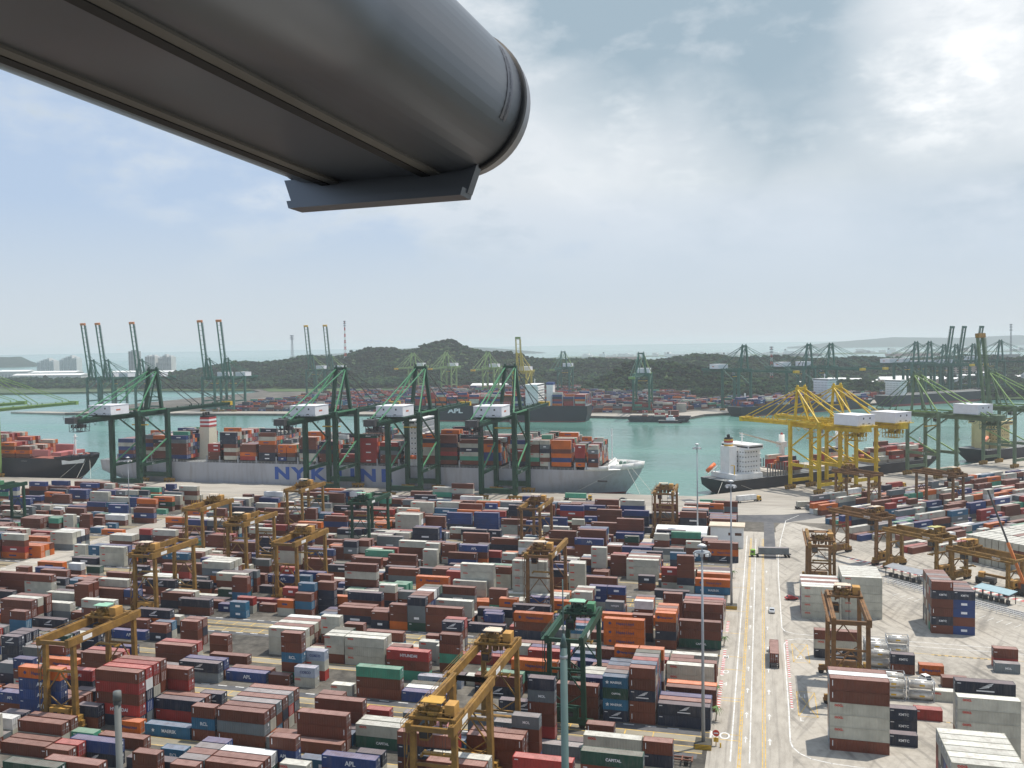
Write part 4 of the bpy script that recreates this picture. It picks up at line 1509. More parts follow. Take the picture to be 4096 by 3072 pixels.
(-89.0,394.5,4,0,[5]),
(-76.0,394.5,4,0,[0,0]),
(-440.0,397.2,4,0,[10,5,0,0]),
(-427.0,397.2,4,0,[5,7,0]),
(-414.0,397.2,2,0,[8,3,8,0]),
(-407.5,397.2,2,0,[0,3]),
(-401.0,397.2,2,0,[6]),
(-394.5,397.2,4,0,[2]),
(-381.5,397.2,4,0,[0,0]),
(-368.5,397.2,4,0,[0]),
(-355.5,397.2,4,0,[3]),
(-342.5,397.2,2,0,[5]),
(-336.0,397.2,2,0,[0,9]),
(-284.0,397.2,4,0,[5,5]),
(-271.0,397.2,4,0,[3,4,6]),
(-258.0,397.2,4,0,[0]),
(-245.0,397.2,2,0,[5,5]),
(-238.5,397.2,4,0,[2]),
(-225.5,397.2,4,0,[0]),
(-154.0,397.2,4,0,[10]),
(-141.0,397.2,4,0,[0,5]),
(-128.0,397.2,4,0,[7]),
(-115.0,397.2,4,0,[0]),
(-102.0,397.2,2,0,[6]),
(-95.5,397.2,2,0,[1]),
(-89.0,397.2,2,0,[4]),
(-82.5,397.2,4,0,[1,5]),
(-440.0,400.0,2,0,[1,2,4,5]),
(-433.5,400.0,2,0,[5,10]),
(-427.0,400.0,4,0,[3,0,6]),
(-394.5,400.0,4,0,[0]),
(-381.5,400.0,2,0,[6,6,6]),
(-375.0,400.0,2,0,[3,3,5]),
(-368.5,400.0,2,0,[3,0]),
(-362.0,400.0,2,0,[6]),
(-355.5,400.0,4,0,[8]),
(-342.5,400.0,2,0,[5,7]),
(-336.0,400.0,4,0,[5]),
(-284.0,400.0,4,0,[0,0]),
(-271.0,400.0,4,0,[5,5,9]),
(-258.0,400.0,4,0,[3,3,8,3]),
(-245.0,400.0,2,0,[1,6]),
(-219.0,400.0,2,0,[4]),
(-193.0,400.0,4,0,[0,6]),
(-180.0,400.0,2,0,[4,2]),
(-154.0,400.0,2,0,[5]),
(-147.5,400.0,2,0,[0]),
(-141.0,400.0,2,0,[4]),
(-134.5,400.0,4,0,[5]),
(-95.5,400.0,2,0,[0]),
(-89.0,400.0,4,0,[0]),
(-446.5,402.8,4,0,[5,5,5,5]),
(-433.5,402.8,4,0,[4,4,8]),
(-420.5,402.8,2,0,[3,3,3,6]),
(-414.0,402.8,2,0,[0,0]),
(-388.0,402.8,4,0,[8,7]),
(-349.0,402.8,4,0,[4]),
(-329.5,402.8,2,0,[3]),
(-277.5,402.8,4,0,[0,3]),
(-264.5,402.8,4,0,[3]),
(-251.5,402.8,4,0,[5,3]),
(-238.5,402.8,4,0,[2,6]),
(-225.5,402.8,2,0,[0,3,9]),
(-219.0,402.8,2,0,[4,5,0,0]),
(-212.5,402.8,4,0,[5,8]),
(-199.5,402.8,4,0,[5,2]),
(-186.5,402.8,4,0,[0,0]),
(-154.0,402.8,2,0,[4]),
(-147.5,402.8,4,0,[0]),
(-82.5,402.8,4,0,[4]),
(-69.5,402.8,4,0,[5]),
(-446.5,405.5,2,0,[7,5]),
(-440.0,405.5,4,0,[5,0,5]),
(-427.0,405.5,4,0,[1,5,5,4]),
(-388.0,405.5,4,0,[0,0]),
(-342.5,405.5,4,0,[3]),
(-329.5,405.5,4,0,[2]),
(-277.5,405.5,4,0,[0,6]),
(-251.5,405.5,2,0,[3,4]),
(-245.0,405.5,2,0,[5,5]),
(-238.5,405.5,2,0,[5,5]),
(-232.0,405.5,2,0,[0,5,0]),
(-225.5,405.5,2,0,[3,7,0]),
(-219.0,405.5,2,0,[7,7,3,7]),
(-212.5,405.5,2,0,[5,7,7]),
(-206.0,405.5,2,0,[3,0,1]),
(-199.5,405.5,4,0,[3,5]),
(-186.5,405.5,4,0,[8,2]),
(-173.5,405.5,2,0,[0,0]),
(-167.0,405.5,2,0,[0,0,2]),
(-160.5,405.5,4,0,[6]),
(-82.5,405.5,4,0,[5]),
(-453.0,408.2,4,0,[5,0,6]),
(-440.0,408.2,2,0,[5,5,5,5]),
(-433.5,408.2,2,0,[5,4]),
(-427.0,408.2,4,0,[0,5,7,0]),
(-394.5,408.2,4,0,[6,5]),
(-381.5,408.2,2,0,[3,0]),
(-375.0,408.2,2,0,[0,10]),
(-284.0,408.2,4,0,[6]),
(-271.0,408.2,4,0,[0,5,6,6]),
(-258.0,408.2,4,0,[10,7]),
(-245.0,408.2,4,0,[6]),
(-232.0,408.2,4,0,[5,5,0]),
(-219.0,408.2,4,0,[5,4,4]),
(-206.0,408.2,4,0,[9]),
(-193.0,408.2,4,0,[5]),
(-180.0,408.2,4,0,[0,0]),
(-167.0,408.2,2,0,[2,0,2,2]),
(-141.0,408.2,2,0,[5,5,4]),
(-82.5,408.2,2,0,[0,0]),
(-63.0,408.2,2,0,[4,7]),
(-472.5,427.0,4,0,[0,0,0]),
(-459.5,427.0,4,0,[0,7]),
(-446.5,427.0,4,0,[3,0]),
(-394.5,427.0,4,0,[5]),
(-381.5,427.0,4,0,[4]),
(-368.5,427.0,4,0,[0,4]),
(-355.5,427.0,4,0,[0,7]),
(-342.5,427.0,2,0,[5]),
(-323.0,427.0,2,0,[9]),
(-284.0,427.0,4,0,[5,4,5]),
(-271.0,427.0,2,0,[5,0]),
(-264.5,427.0,2,0,[3]),
(-225.5,427.0,4,0,[10]),
(-193.0,427.0,4,0,[2]),
(-180.0,427.0,4,0,[5,3,5]),
(-167.0,427.0,2,0,[0,0]),
(-160.5,427.0,4,0,[7,7]),
(-147.5,427.0,4,0,[0,5,2]),
(-134.5,427.0,4,0,[4,4,1]),
(-121.5,427.0,2,0,[5]),
(-89.0,427.0,2,0,[0,5]),
(-82.5,427.0,4,0,[4]),
(-69.5,427.0,2,0,[5]),
(-63.0,427.0,4,0,[3]),
(-50.0,427.0,4,0,[0]),
(-479.0,429.8,2,0,[4]),
(-472.5,429.8,4,0,[2,10,4,1]),
(-459.5,429.8,4,0,[0,10,1,1]),
(-446.5,429.8,2,0,[0,5,5]),
(-407.5,429.8,4,0,[0]),
(-394.5,429.8,4,0,[7]),
(-381.5,429.8,4,0,[0]),
(-368.5,429.8,4,0,[0,9,5,5]),
(-355.5,429.8,4,0,[0,0,5]),
(-342.5,429.8,4,0,[3,4,4]),
(-284.0,429.8,4,0,[1,4,0]),
(-271.0,429.8,4,0,[1]),
(-258.0,429.8,4,0,[1]),
(-245.0,429.8,4,0,[6,6]),
(-219.0,429.8,4,0,[2]),
(-180.0,429.8,2,0,[0]),
(-173.5,429.8,4,0,[3,5,5,5]),
(-160.5,429.8,4,0,[8,0,7]),
(-147.5,429.8,4,0,[1,3,6,0]),
(-134.5,429.8,4,0,[4,5,8]),
(-121.5,429.8,4,0,[3,0,3,3]),
(-76.0,429.8,2,0,[5]),
(-69.5,429.8,4,0,[1]),
(-43.5,429.8,4,0,[1]),
(-30.5,429.8,2,0,[5,2,0]),
(-485.5,432.5,2,0,[3,5,0,0]),
(-479.0,432.5,4,0,[3,3,3]),
(-466.0,432.5,4,0,[0,3,5]),
(-453.0,432.5,2,0,[6]),
(-446.5,432.5,4,0,[8]),
(-433.5,432.5,4,0,[5]),
(-381.5,432.5,4,0,[0]),
(-368.5,432.5,2,0,[6,9]),
(-362.0,432.5,2,0,[0,5,1]),
(-355.5,432.5,2,0,[9,0]),
(-284.0,432.5,4,0,[3,3,3]),
(-258.0,432.5,4,0,[4]),
(-245.0,432.5,4,0,[3,5]),
(-232.0,432.5,4,0,[0,5,6]),
(-212.5,432.5,4,0,[0]),
(-173.5,432.5,4,0,[2,8,4,0]),
(-160.5,432.5,4,0,[5,5,0,5]),
(-147.5,432.5,4,0,[4,0]),
(-134.5,432.5,2,0,[4,4,4,4]),
(-128.0,432.5,4,0,[1,4,3]),
(-115.0,432.5,4,0,[0,4]),
(-102.0,432.5,4,0,[0]),
(-37.0,432.5,4,0,[0,0,0,3]),
(-24.0,432.5,4,0,[5,5,0]),
(-485.5,435.2,2,0,[0,0,3,0]),
(-479.0,435.2,4,0,[5,4,4,4]),
(-466.0,435.2,4,0,[0,0]),
(-453.0,435.2,4,0,[4,0,7]),
(-440.0,435.2,4,0,[5]),
(-401.0,435.2,4,0,[9]),
(-388.0,435.2,2,0,[5]),
(-381.5,435.2,4,0,[7]),
(-368.5,435.2,4,0,[5,0,0,4]),
(-355.5,435.2,2,0,[5,3,0,6]),
(-349.0,435.2,4,0,[1,5]),
(-284.0,435.2,2,0,[0,4]),
(-251.5,435.2,2,0,[3]),
(-245.0,435.2,2,0,[0]),
(-238.5,435.2,2,0,[9,4,3,5]),
(-206.0,435.2,2,0,[0,6]),
(-180.0,435.2,4,0,[5,6,0,6]),
(-167.0,435.2,4,0,[3,1,0]),
(-154.0,435.2,2,0,[0,0,4,0]),
(-147.5,435.2,4,0,[0,0]),
(-134.5,435.2,4,0,[10,1,10]),
(-121.5,435.2,4,0,[1,4,4]),
(-108.5,435.2,4,0,[4]),
(-95.5,435.2,2,0,[9]),
(-37.0,435.2,4,0,[5,10,3,7]),
(-24.0,435.2,4,0,[3,7,7]),
(-459.5,438.0,4,0,[7]),
(-446.5,438.0,4,0,[0]),
(-433.5,438.0,2,0,[3,4,5,4]),
(-407.5,438.0,4,0,[0,0,2]),
(-394.5,438.0,4,0,[8]),
(-381.5,438.0,4,0,[5]),
(-368.5,438.0,4,0,[9,6,7,3]),
(-355.5,438.0,4,0,[6,3,7,5]),
(-342.5,438.0,2,0,[7,2,5,3]),
(-336.0,438.0,4,0,[5,5]),
(-284.0,438.0,4,0,[5,5,5]),
(-251.5,438.0,4,0,[4]),
(-238.5,438.0,2,0,[0,3]),
(-206.0,438.0,2,0,[2,0]),
(-199.5,438.0,4,0,[0,0]),
(-186.5,438.0,2,0,[0,0]),
(-180.0,438.0,4,0,[5,0]),
(-167.0,438.0,4,0,[10,0,9,7]),
(-154.0,438.0,4,0,[0,0,5,0]),
(-141.0,438.0,4,0,[2,5,5,2]),
(-128.0,438.0,4,0,[6,6,10,6]),
(-115.0,438.0,2,0,[0,10]),
(-108.5,438.0,2,0,[3,5]),
(-89.0,438.0,2,0,[0]),
(-37.0,438.0,4,0,[5,0,0,2]),
(-24.0,438.0,4,0,[5,0,0]),
(-492.0,440.8,4,0,[1,5,0,0]),
(-479.0,440.8,4,0,[6,0,4]),
(-466.0,440.8,4,0,[5,5]),
(-427.0,440.8,4,0,[5]),
(-414.0,440.8,4,0,[4,7]),
(-375.0,440.8,2,0,[5,5,5]),
(-368.5,440.8,2,0,[5,0,3]),
(-362.0,440.8,4,0,[3,1,0,1]),
(-342.5,440.8,4,0,[0,5,9]),
(-329.5,440.8,4,0,[0,5,5]),
(-284.0,440.8,4,0,[3,3,5]),
(-251.5,440.8,2,0,[0]),
(-245.0,440.8,2,0,[0,0]),
(-238.5,440.8,2,0,[0,3]),
(-232.0,440.8,2,0,[3,5,3,8]),
(-206.0,440.8,4,0,[7,0]),
(-193.0,440.8,4,0,[7,0]),
(-180.0,440.8,4,0,[5,5,5]),
(-167.0,440.8,4,0,[6,3,6]),
(-154.0,440.8,4,0,[0,0]),
(-141.0,440.8,2,0,[9,1,9,9]),
(-134.5,440.8,4,0,[2,0,0,5]),
(-121.5,440.8,2,0,[5,5,2]),
(-115.0,440.8,4,0,[0,0]),
(-89.0,440.8,2,0,[2]),
(-50.0,440.8,4,0,[4,0]),
(-37.0,440.8,2,0,[3,4,4,5]),
(-30.5,440.8,4,0,[0,6,4]),
(-498.5,448.5,4,0,[0,6]),
(-485.5,448.5,4,0,[1]),
(-472.5,448.5,4,0,[8,5]),
(-459.5,448.5,2,0,[5,3,0]),
(-440.0,448.5,4,0,[2]),
(-427.0,448.5,4,0,[4]),
(-414.0,448.5,4,0,[6,7,3]),
(-381.5,448.5,4,0,[3,0]),
(-368.5,448.5,2,0,[10]),
(-362.0,448.5,2,0,[0,4,0,6]),
(-355.5,448.5,2,0,[5,0,5,0]),
(-349.0,448.5,4,0,[3,5,2,9]),
(-336.0,448.5,4,0,[5,3]),
(-277.5,448.5,2,0,[7]),
(-245.0,448.5,4,0,[0,0,8,0]),
(-232.0,448.5,4,0,[0,5,0,0]),
(-219.0,448.5,4,0,[7]),
(-206.0,448.5,2,0,[5,3,3]),
(-186.5,448.5,4,0,[3,5,0]),
(-160.5,448.5,4,0,[9,0,0]),
(-147.5,448.5,4,0,[0,2]),
(-134.5,448.5,4,0,[0]),
(-121.5,448.5,4,0,[3,0]),
(-108.5,448.5,2,0,[3,0,0]),
(-82.5,448.5,4,0,[0]),
(-69.5,448.5,4,0,[0]),
(-56.5,448.5,4,0,[4,3]),
(-43.5,448.5,2,0,[0,0]),
(-37.0,448.5,4,0,[4,0,9,0]),
(-24.0,448.5,2,0,[0]),
(-498.5,451.2,4,0,[4,0,4]),
(-485.5,451.2,4,0,[0,3]),
(-472.5,451.2,4,0,[9,3,9,9]),
(-459.5,451.2,4,0,[0,0,0]),
(-446.5,451.2,4,0,[4]),
(-433.5,451.2,2,0,[3]),
(-427.0,451.2,2,0,[5]),
(-420.5,451.2,2,0,[4]),
(-414.0,451.2,4,0,[0,4]),
(-375.0,451.2,4,0,[0]),
(-362.0,451.2,4,0,[3,6,1,0]),
(-349.0,451.2,4,0,[5,5,4,3]),
(-336.0,451.2,4,0,[5,0,6]),
(-284.0,451.2,2,0,[0,0,0]),
(-277.5,451.2,2,0,[4]),
(-271.0,451.2,2,0,[9]),
(-251.5,451.2,4,0,[0,5]),
(-238.5,451.2,2,0,[5,5,0,7]),
(-232.0,451.2,4,0,[3,3,7]),
(-219.0,451.2,4,0,[7,0]),
(-206.0,451.2,4,0,[0,0,9,5]),
(-193.0,451.2,4,0,[0,3,0]),
(-180.0,451.2,4,0,[5,3,0,3]),
(-167.0,451.2,4,0,[3]),
(-154.0,451.2,4,0,[4,10,3,10]),
(-141.0,451.2,4,0,[7]),
(-128.0,451.2,4,0,[5,6,0]),
(-115.0,451.2,2,0,[4,1]),
(-108.5,451.2,2,0,[4,4]),
(-102.0,451.2,4,0,[4,1]),
(-89.0,451.2,4,0,[0,0,4]),
(-76.0,451.2,2,0,[5,5,0]),
(-69.5,451.2,4,0,[5,4]),
(-56.5,451.2,2,0,[5,5]),
(-50.0,451.2,4,0,[4,1]),
(-37.0,451.2,2,0,[3,9,0,3]),
(-30.5,451.2,4,0,[0,3,6,2]),
(-498.5,454.0,4,0,[3,3,3]),
(-485.5,454.0,2,0,[0,0,0,4]),
(-479.0,454.0,4,0,[1,3,7,8]),
(-466.0,454.0,4,0,[1,1]),
(-453.0,454.0,2,0,[2,1,3]),
(-420.5,454.0,4,0,[5,9]),
(-407.5,454.0,4,0,[4,4]),
(-394.5,454.0,4,0,[7,6]),
(-381.5,454.0,4,0,[8,3]),
(-368.5,454.0,4,0,[1,3,8,5]),
(-355.5,454.0,4,0,[4,4,6]),
(-342.5,454.0,2,0,[4,6,0]),
(-251.5,454.0,4,0,[5,4]),
(-238.5,454.0,2,0,[8,0,10]),
(-232.0,454.0,4,0,[5,2,2,4]),
(-219.0,454.0,2,0,[0,3,0,10]),
(-212.5,454.0,4,0,[6]),
(-199.5,454.0,2,0,[6,6,4]),
(-186.5,454.0,4,0,[5,3,0]),
(-173.5,454.0,2,0,[5]),
(-167.0,454.0,4,0,[4,0,3]),
(-154.0,454.0,4,0,[4,5]),
(-141.0,454.0,4,0,[3,7,5]),
(-128.0,454.0,4,0,[0,6]),
(-115.0,454.0,4,0,[6,7,7]),
(-102.0,454.0,4,0,[3,4,0]),
(-89.0,454.0,2,0,[7,7,3]),
(-82.5,454.0,4,0,[0,0,3,0]),
(-69.5,454.0,4,0,[0,2,4,5]),
(-56.5,454.0,2,0,[4]),
(-43.5,454.0,2,0,[0,4]),
(-37.0,454.0,4,0,[6,4,7,5]),
(-24.0,454.0,4,0,[3,3]),
(-498.5,456.8,2,0,[5,4]),
(-492.0,456.8,2,0,[6,6]),
(-485.5,456.8,4,0,[4,10,5,4]),
(-472.5,456.8,4,0,[1,5]),
(-459.5,456.8,4,0,[0,3,3]),
(-420.5,456.8,4,0,[4,0,0]),
(-407.5,456.8,2,0,[0]),
(-381.5,456.8,2,0,[3,1,3,5]),
(-375.0,456.8,4,0,[3,6,5]),
(-362.0,456.8,4,0,[3,6,0]),
(-349.0,456.8,2,0,[0,2,7]),
(-342.5,456.8,4,0,[3]),
(-329.5,456.8,4,0,[0,5,0,5]),
(-245.0,456.8,4,0,[4,6]),
(-232.0,456.8,2,0,[2,4]),
(-225.5,456.8,4,0,[0,3,4,0]),
(-212.5,456.8,4,0,[0,0]),
(-199.5,456.8,4,0,[7,6,6]),
(-186.5,456.8,4,0,[3,0,4]),
(-173.5,456.8,4,0,[0,5,5]),
(-160.5,456.8,4,0,[0,4,5,0]),
(-141.0,456.8,4,0,[3,0]),
(-128.0,456.8,2,0,[3,4,10]),
(-121.5,456.8,4,0,[0,3,0,4]),
(-108.5,456.8,4,0,[0,0,7]),
(-95.5,456.8,4,0,[4,0,0]),
(-82.5,456.8,4,0,[0,0]),
(-69.5,456.8,4,0,[5,5,6]),
(-56.5,456.8,4,0,[0]),
(-43.5,456.8,4,0,[0]),
(-30.5,456.8,4,0,[0,0,5]),
(-498.5,459.5,4,0,[5,5]),
(-485.5,459.5,4,0,[6,0,5,5]),
(-472.5,459.5,4,0,[0]),
(-459.5,459.5,2,0,[4]),
(-427.0,459.5,2,0,[5,0,0]),
(-420.5,459.5,2,0,[0,0,0]),
(-414.0,459.5,4,0,[1,5,1]),
(-401.0,459.5,4,0,[5,0,0]),
(-388.0,459.5,4,0,[0,0,0,0]),
(-375.0,459.5,4,0,[5,4]),
(-362.0,459.5,2,0,[0,0,0,0]),
(-342.5,459.5,2,0,[5,5]),
(-336.0,459.5,4,0,[5,5,3]),
(-323.0,459.5,2,0,[6,5]),
(-277.5,459.5,2,0,[2,7]),
(-251.5,459.5,4,0,[0,5,7,0]),
(-238.5,459.5,4,0,[5]),
(-225.5,459.5,4,0,[4,5,4,5]),
(-212.5,459.5,4,0,[0,5,10]),
(-199.5,459.5,2,0,[5,5,10]),
(-193.0,459.5,4,0,[8,4]),
(-180.0,459.5,4,0,[5,4]),
(-147.5,459.5,4,0,[4]),
(-134.5,459.5,4,0,[0,10,2]),
(-121.5,459.5,4,0,[1,5]),
(-108.5,459.5,4,0,[5,0,5]),
(-95.5,459.5,4,0,[5,5,3]),
(-63.0,459.5,4,0,[4]),
(-50.0,459.5,4,0,[0]),
(-37.0,459.5,2,0,[0,5]),
(-30.5,459.5,2,0,[4,4]),
(-24.0,459.5,4,0,[0,1,6,0]),
(-498.5,462.2,2,0,[2]),
(-485.5,462.2,4,0,[0,0]),
(-472.5,462.2,2,0,[0,5,0,5]),
(-466.0,462.2,4,0,[7,5,10]),
(-433.5,462.2,2,0,[6,6,6]),
(-407.5,462.2,4,0,[3,2,0,0]),
(-394.5,462.2,4,0,[0,8,0,0]),
(-381.5,462.2,4,0,[0,1]),
(-368.5,462.2,4,0,[8,8]),
(-355.5,462.2,4,0,[7,2,0]),
(-342.5,462.2,2,0,[4,4,4,4]),
(-336.0,462.2,4,0,[5,5,5]),
(-284.0,462.2,2,0,[0,0]),
(-264.5,462.2,4,0,[10]),
(-251.5,462.2,4,0,[0,0,0,4]),
(-238.5,462.2,4,0,[2,2,3,2]),
(-225.5,462.2,4,0,[1,0]),
(-212.5,462.2,4,0,[0,1,4]),
(-199.5,462.2,4,0,[5,0,3]),
(-186.5,462.2,4,0,[0,0,6,0]),
(-173.5,462.2,4,0,[8,5,3,9,5]),
(-160.5,462.2,4,0,[5,0,3]),
(-147.5,462.2,4,0,[6,10]),
(-134.5,462.2,4,0,[0]),
(-121.5,462.2,2,0,[3,5,0]),
(-115.0,462.2,4,0,[5,5,0]),
(-89.0,462.2,2,0,[0,0,3]),
(-82.5,462.2,2,0,[9,5,6]),
(-76.0,462.2,4,0,[5,2]),
(-30.5,462.2,4,0,[5,9,9,9]),
(23.9,500.8,4,44,[6]),
(33.2,509.9,2,44,[6,7,10]),
(47.3,523.4,4,44,[0,0]),
(56.6,532.4,4,44,[3,4]),
(66.0,541.5,2,44,[5,0,3]),
(75.3,550.5,4,44,[0,6]),
(84.7,559.5,4,44,[6,4]),
(103.4,577.6,4,44,[3]),
(112.7,586.6,4,44,[10,0,6]),
(122.1,595.7,4,44,[5,2]),
(131.4,604.7,4,44,[6]),
(140.8,613.7,4,44,[0]),
(150.1,622.7,4,44,[0]),
(168.8,640.8,4,44,[5,5]),
(25.8,498.9,4,44,[0,1,6]),
(35.1,507.9,4,44,[10,5,5]),
(44.5,516.9,4,44,[7,9]),
(53.8,526.0,4,44,[1,1]),
(81.9,553.0,2,44,[5,3]),
(109.9,580.1,4,44,[1]),
(119.3,589.2,2,44,[9,0,2]),
(124.0,593.7,4,44,[0,3,10]),
(133.3,602.7,4,44,[0,7,5]),
(142.7,611.7,4,44,[10]),
(156.7,625.3,4,44,[6,0]),
(166.1,634.3,4,44,[6,5]),
(184.8,652.4,4,44,[4]),
(32.7,501.7,4,44,[5]),
(42.1,510.8,4,44,[4,6]),
(51.4,519.8,4,44,[1]),
(60.8,528.8,4,44,[4,0]),
(79.5,546.9,2,44,[4,5]),
(84.2,551.4,4,44,[3,0]),
(93.5,560.4,2,44,[10,6,6]),
(98.2,565.0,2,44,[0,6]),
(112.2,578.5,4,44,[0,1,6]),
(121.6,587.5,2,44,[5,2]),
(126.2,592.0,4,44,[10,0,7]),
(144.9,610.1,4,44,[6,4,4]),
(154.3,619.1,4,44,[4,4,10]),
(163.6,628.2,4,44,[9,5]),
(173.0,637.2,2,44,[7]),
(25.3,490.7,4,44,[10,2]),
(34.6,499.8,4,44,[10,4]),
(53.3,517.8,2,44,[0,1,0]),
(58.0,522.3,2,44,[6,0]),
(62.7,526.9,4,44,[3,2]),
(72.0,535.9,4,44,[0,0]),
(90.7,553.9,4,44,[5]),
(100.1,563.0,4,44,[3]),
(118.8,581.0,2,44,[6]),
(123.5,585.6,4,44,[4,5]),
(132.8,594.6,4,44,[10,4]),
(142.2,603.6,4,44,[6,0]),
(151.5,612.6,4,44,[3,6]),
(160.9,621.7,4,44,[4]),
(170.2,630.7,2,44,[1,5]),
(174.9,635.2,4,44,[4]),
(27.2,488.8,2,44,[5]),
(31.9,493.3,2,44,[1]),
(36.6,497.8,4,44,[5,0]),
(45.9,506.8,4,44,[4,0]),
(64.6,524.9,4,44,[10,0]),
(74.0,533.9,4,44,[0,7]),
(83.3,542.9,4,44,[10,0]),
(92.7,552.0,4,44,[0]),
(102.0,561.0,4,44,[3,4,0]),
(125.4,583.6,2,44,[4,1]),
(130.1,588.1,4,44,[6,9]),
(139.4,597.1,4,44,[10,10,5]),
(148.8,606.2,2,44,[0,3,0]),
(153.4,610.7,4,44,[1,10,5]),
(162.8,619.7,4,44,[0,0,4]),
(172.1,628.7,4,44,[4,1]),
(181.5,637.8,2,44,[3,6]),
(29.1,486.8,4,44,[0,2]),
(38.5,495.8,4,44,[10,6,5]),
(57.2,513.9,2,44,[0,5,5]),
(61.8,518.4,2,44,[3,0]),
(66.5,522.9,4,44,[0,0,6]),
(75.9,531.9,4,44,[9,4]),
(85.2,541.0,4,44,[5,2]),
(94.6,550.0,4,44,[6,5]),
(103.9,559.0,2,44,[7,3,5]),
(108.6,563.5,4,44,[4,5]),
(117.9,572.6,4,44,[5,6,0]),
(127.3,581.6,4,44,[4,9,2]),
(136.7,590.6,4,44,[0,0]),
(146.0,599.7,4,44,[5]),
(155.4,608.7,4,44,[0,0]),
(164.7,617.7,4,44,[6,5]),
(178.7,631.3,4,44,[6,7]),
(31.9,472.4,4,44,[0]),
(41.2,481.4,4,44,[10,10]),
(50.6,490.5,4,44,[0,5]),
(59.9,499.5,4,44,[9,0]),
(69.3,508.5,2,44,[0,5]),
(73.9,513.0,4,44,[10,4,9]),
(102.0,540.1,4,44,[1]),
(111.4,549.2,2,44,[6,0]),
(116.0,553.7,2,44,[6,4,0]),
(120.7,558.2,2,44,[5,6,0]),
(125.4,562.7,4,44,[10,5]),
(134.7,571.7,4,44,[10,0,0]),
(148.8,585.3,4,44,[6,0]),
(158.1,594.3,4,44,[6]),
(172.1,607.9,4,44,[6,0,10]),
(38.5,474.9,4,44,[9,7]),
(47.8,484.0,4,44,[0]),
(57.2,493.0,4,44,[6,2]),
(75.9,511.1,4,44,[0]),
(94.6,529.1,4,44,[2,4,5]),
(108.6,542.7,4,44,[1]),
(117.9,551.7,2,44,[0,3]),
(122.6,556.2,4,44,[6]),
(132.0,565.3,4,44,[6,1]),
(141.3,574.3,4,44,[6,6]),
(150.7,583.3,4,44,[6]),
(160.0,592.3,2,44,[0,0,0]),
(164.7,596.9,2,44,[9,10]),
(169.4,601.4,4,44,[9]),
(31.4,464.3,4,44,[7]),
(40.7,473.3,4,44,[5,1]),
(50.1,482.3,2,44,[10,3]),
(54.7,486.9,4,44,[5,7,0]),
(64.1,495.9,4,44,[5,5,1]),
(73.5,504.9,4,44,[10,5]),
(82.8,514.0,4,44,[2]),
(101.5,532.0,4,44,[2,1,4]),
(110.9,541.0,4,44,[0,1]),
(120.2,550.1,4,44,[4,4]),
(129.6,559.1,4,44,[2,5]),
(138.9,568.1,4,44,[0]),
(148.3,577.2,2,44,[3,1,10]),
(152.9,581.7,4,44,[10]),
(162.3,590.7,4,44,[5,9]),
(33.3,462.3,4,44,[0]),
(61.3,489.4,2,44,[5]),
(70.7,498.4,2,44,[6,4]),
(75.4,502.9,4,44,[4,1]),
(84.7,512.0,4,44,[6]),
(94.1,521.0,4,44,[5]),
(103.4,530.0,4,44,[10,3]),
(112.8,539.1,4,44,[1,9]),
(131.5,557.1,4,44,[0]),
(140.8,566.2,4,44,[0,7]),
(150.2,575.2,4,44,[0,6,5]),
(168.9,593.2,4,44,[3,3,10]),
(35.2,460.3,4,44,[9]),
(63.2,487.4,4,44,[5,5]),
(72.6,496.5,2,44,[1,5,0]),
(77.3,501.0,2,44,[6,5]),
(81.9,505.5,4,44,[3,4]),
(91.3,514.5,4,44,[7,0,0]),
(100.6,523.5,4,44,[5,5]),
(110.0,532.6,4,44,[4,2]),
(119.4,541.6,4,44,[10]),
(128.7,550.6,4,44,[5,2]),
(138.1,559.7,4,44,[0,3,0]),
(147.4,568.7,4,44,[5,0]),
(156.8,577.7,4,44,[6,7,3]),
(166.1,586.8,4,44,[0,5]),
(37.1,458.4,2,44,[1,4]),
(41.8,462.9,4,44,[3,6]),
(51.1,471.9,2,44,[0,6]),
(60.5,480.9,2,44,[6,7,1]),
(65.2,485.4,4,44,[1,3]),
(83.9,503.5,4,44,[7]),
(93.2,512.5,4,44,[6,5]),
(102.6,521.6,2,44,[0]),
(116.6,535.1,2,44,[0,10,5]),
(121.3,539.6,4,44,[10,2]),
(130.6,548.7,2,44,[1]),
(135.3,553.2,4,44,[5,5]),
(163.3,580.3,4,44,[2,5]),
(39.1,439.0,4,44,[9]),
(48.4,448.1,2,44,[3]),
(53.1,452.6,4,44,[6]),
(62.4,461.6,4,44,[5,1,6]),
(71.8,470.7,2,44,[6,7,5]),
(76.5,475.2,2,44,[5]),
(90.5,488.7,4,44,[6,0,0]),
(99.8,497.7,2,44,[0,7]),
(104.5,502.3,4,44,[3]),
(118.5,515.8,4,44,[2]),
(127.9,524.8,4,44,[0,5]),
(137.3,533.9,2,44,[9]),
(141.9,538.4,2,44,[0,5,6]),
(146.6,542.9,4,44,[5]),
(156.0,551.9,4,44,[9]),
(41.0,437.1,4,44,[0]),
(50.3,446.1,4,44,[5]),
(59.7,455.1,4,44,[6,4]),
(87.7,482.2,4,44,[0,2,0]),
(97.1,491.2,4,44,[2,6]),
(115.8,509.3,4,44,[10,0,10]),
(125.1,518.3,4,44,[1,5,6]),
(143.8,536.4,4,44,[6,0]),
(153.2,545.4,4,44,[0,5,4]),
(38.6,430.9,4,44,[0,5]),
(47.9,440.0,4,44,[6,6]),
(57.3,449.0,2,44,[5]),
(61.9,453.5,2,44,[0,7]),
(66.6,458.0,2,44,[6,9]),
(71.3,462.5,4,44,[9]),
(90.0,480.6,4,44,[5,0]),
(99.3,489.6,4,44,[6,4,4]),
(108.7,498.6,2,44,[9,5,0]),
(113.4,503.2,4,44,[4,2,4]),
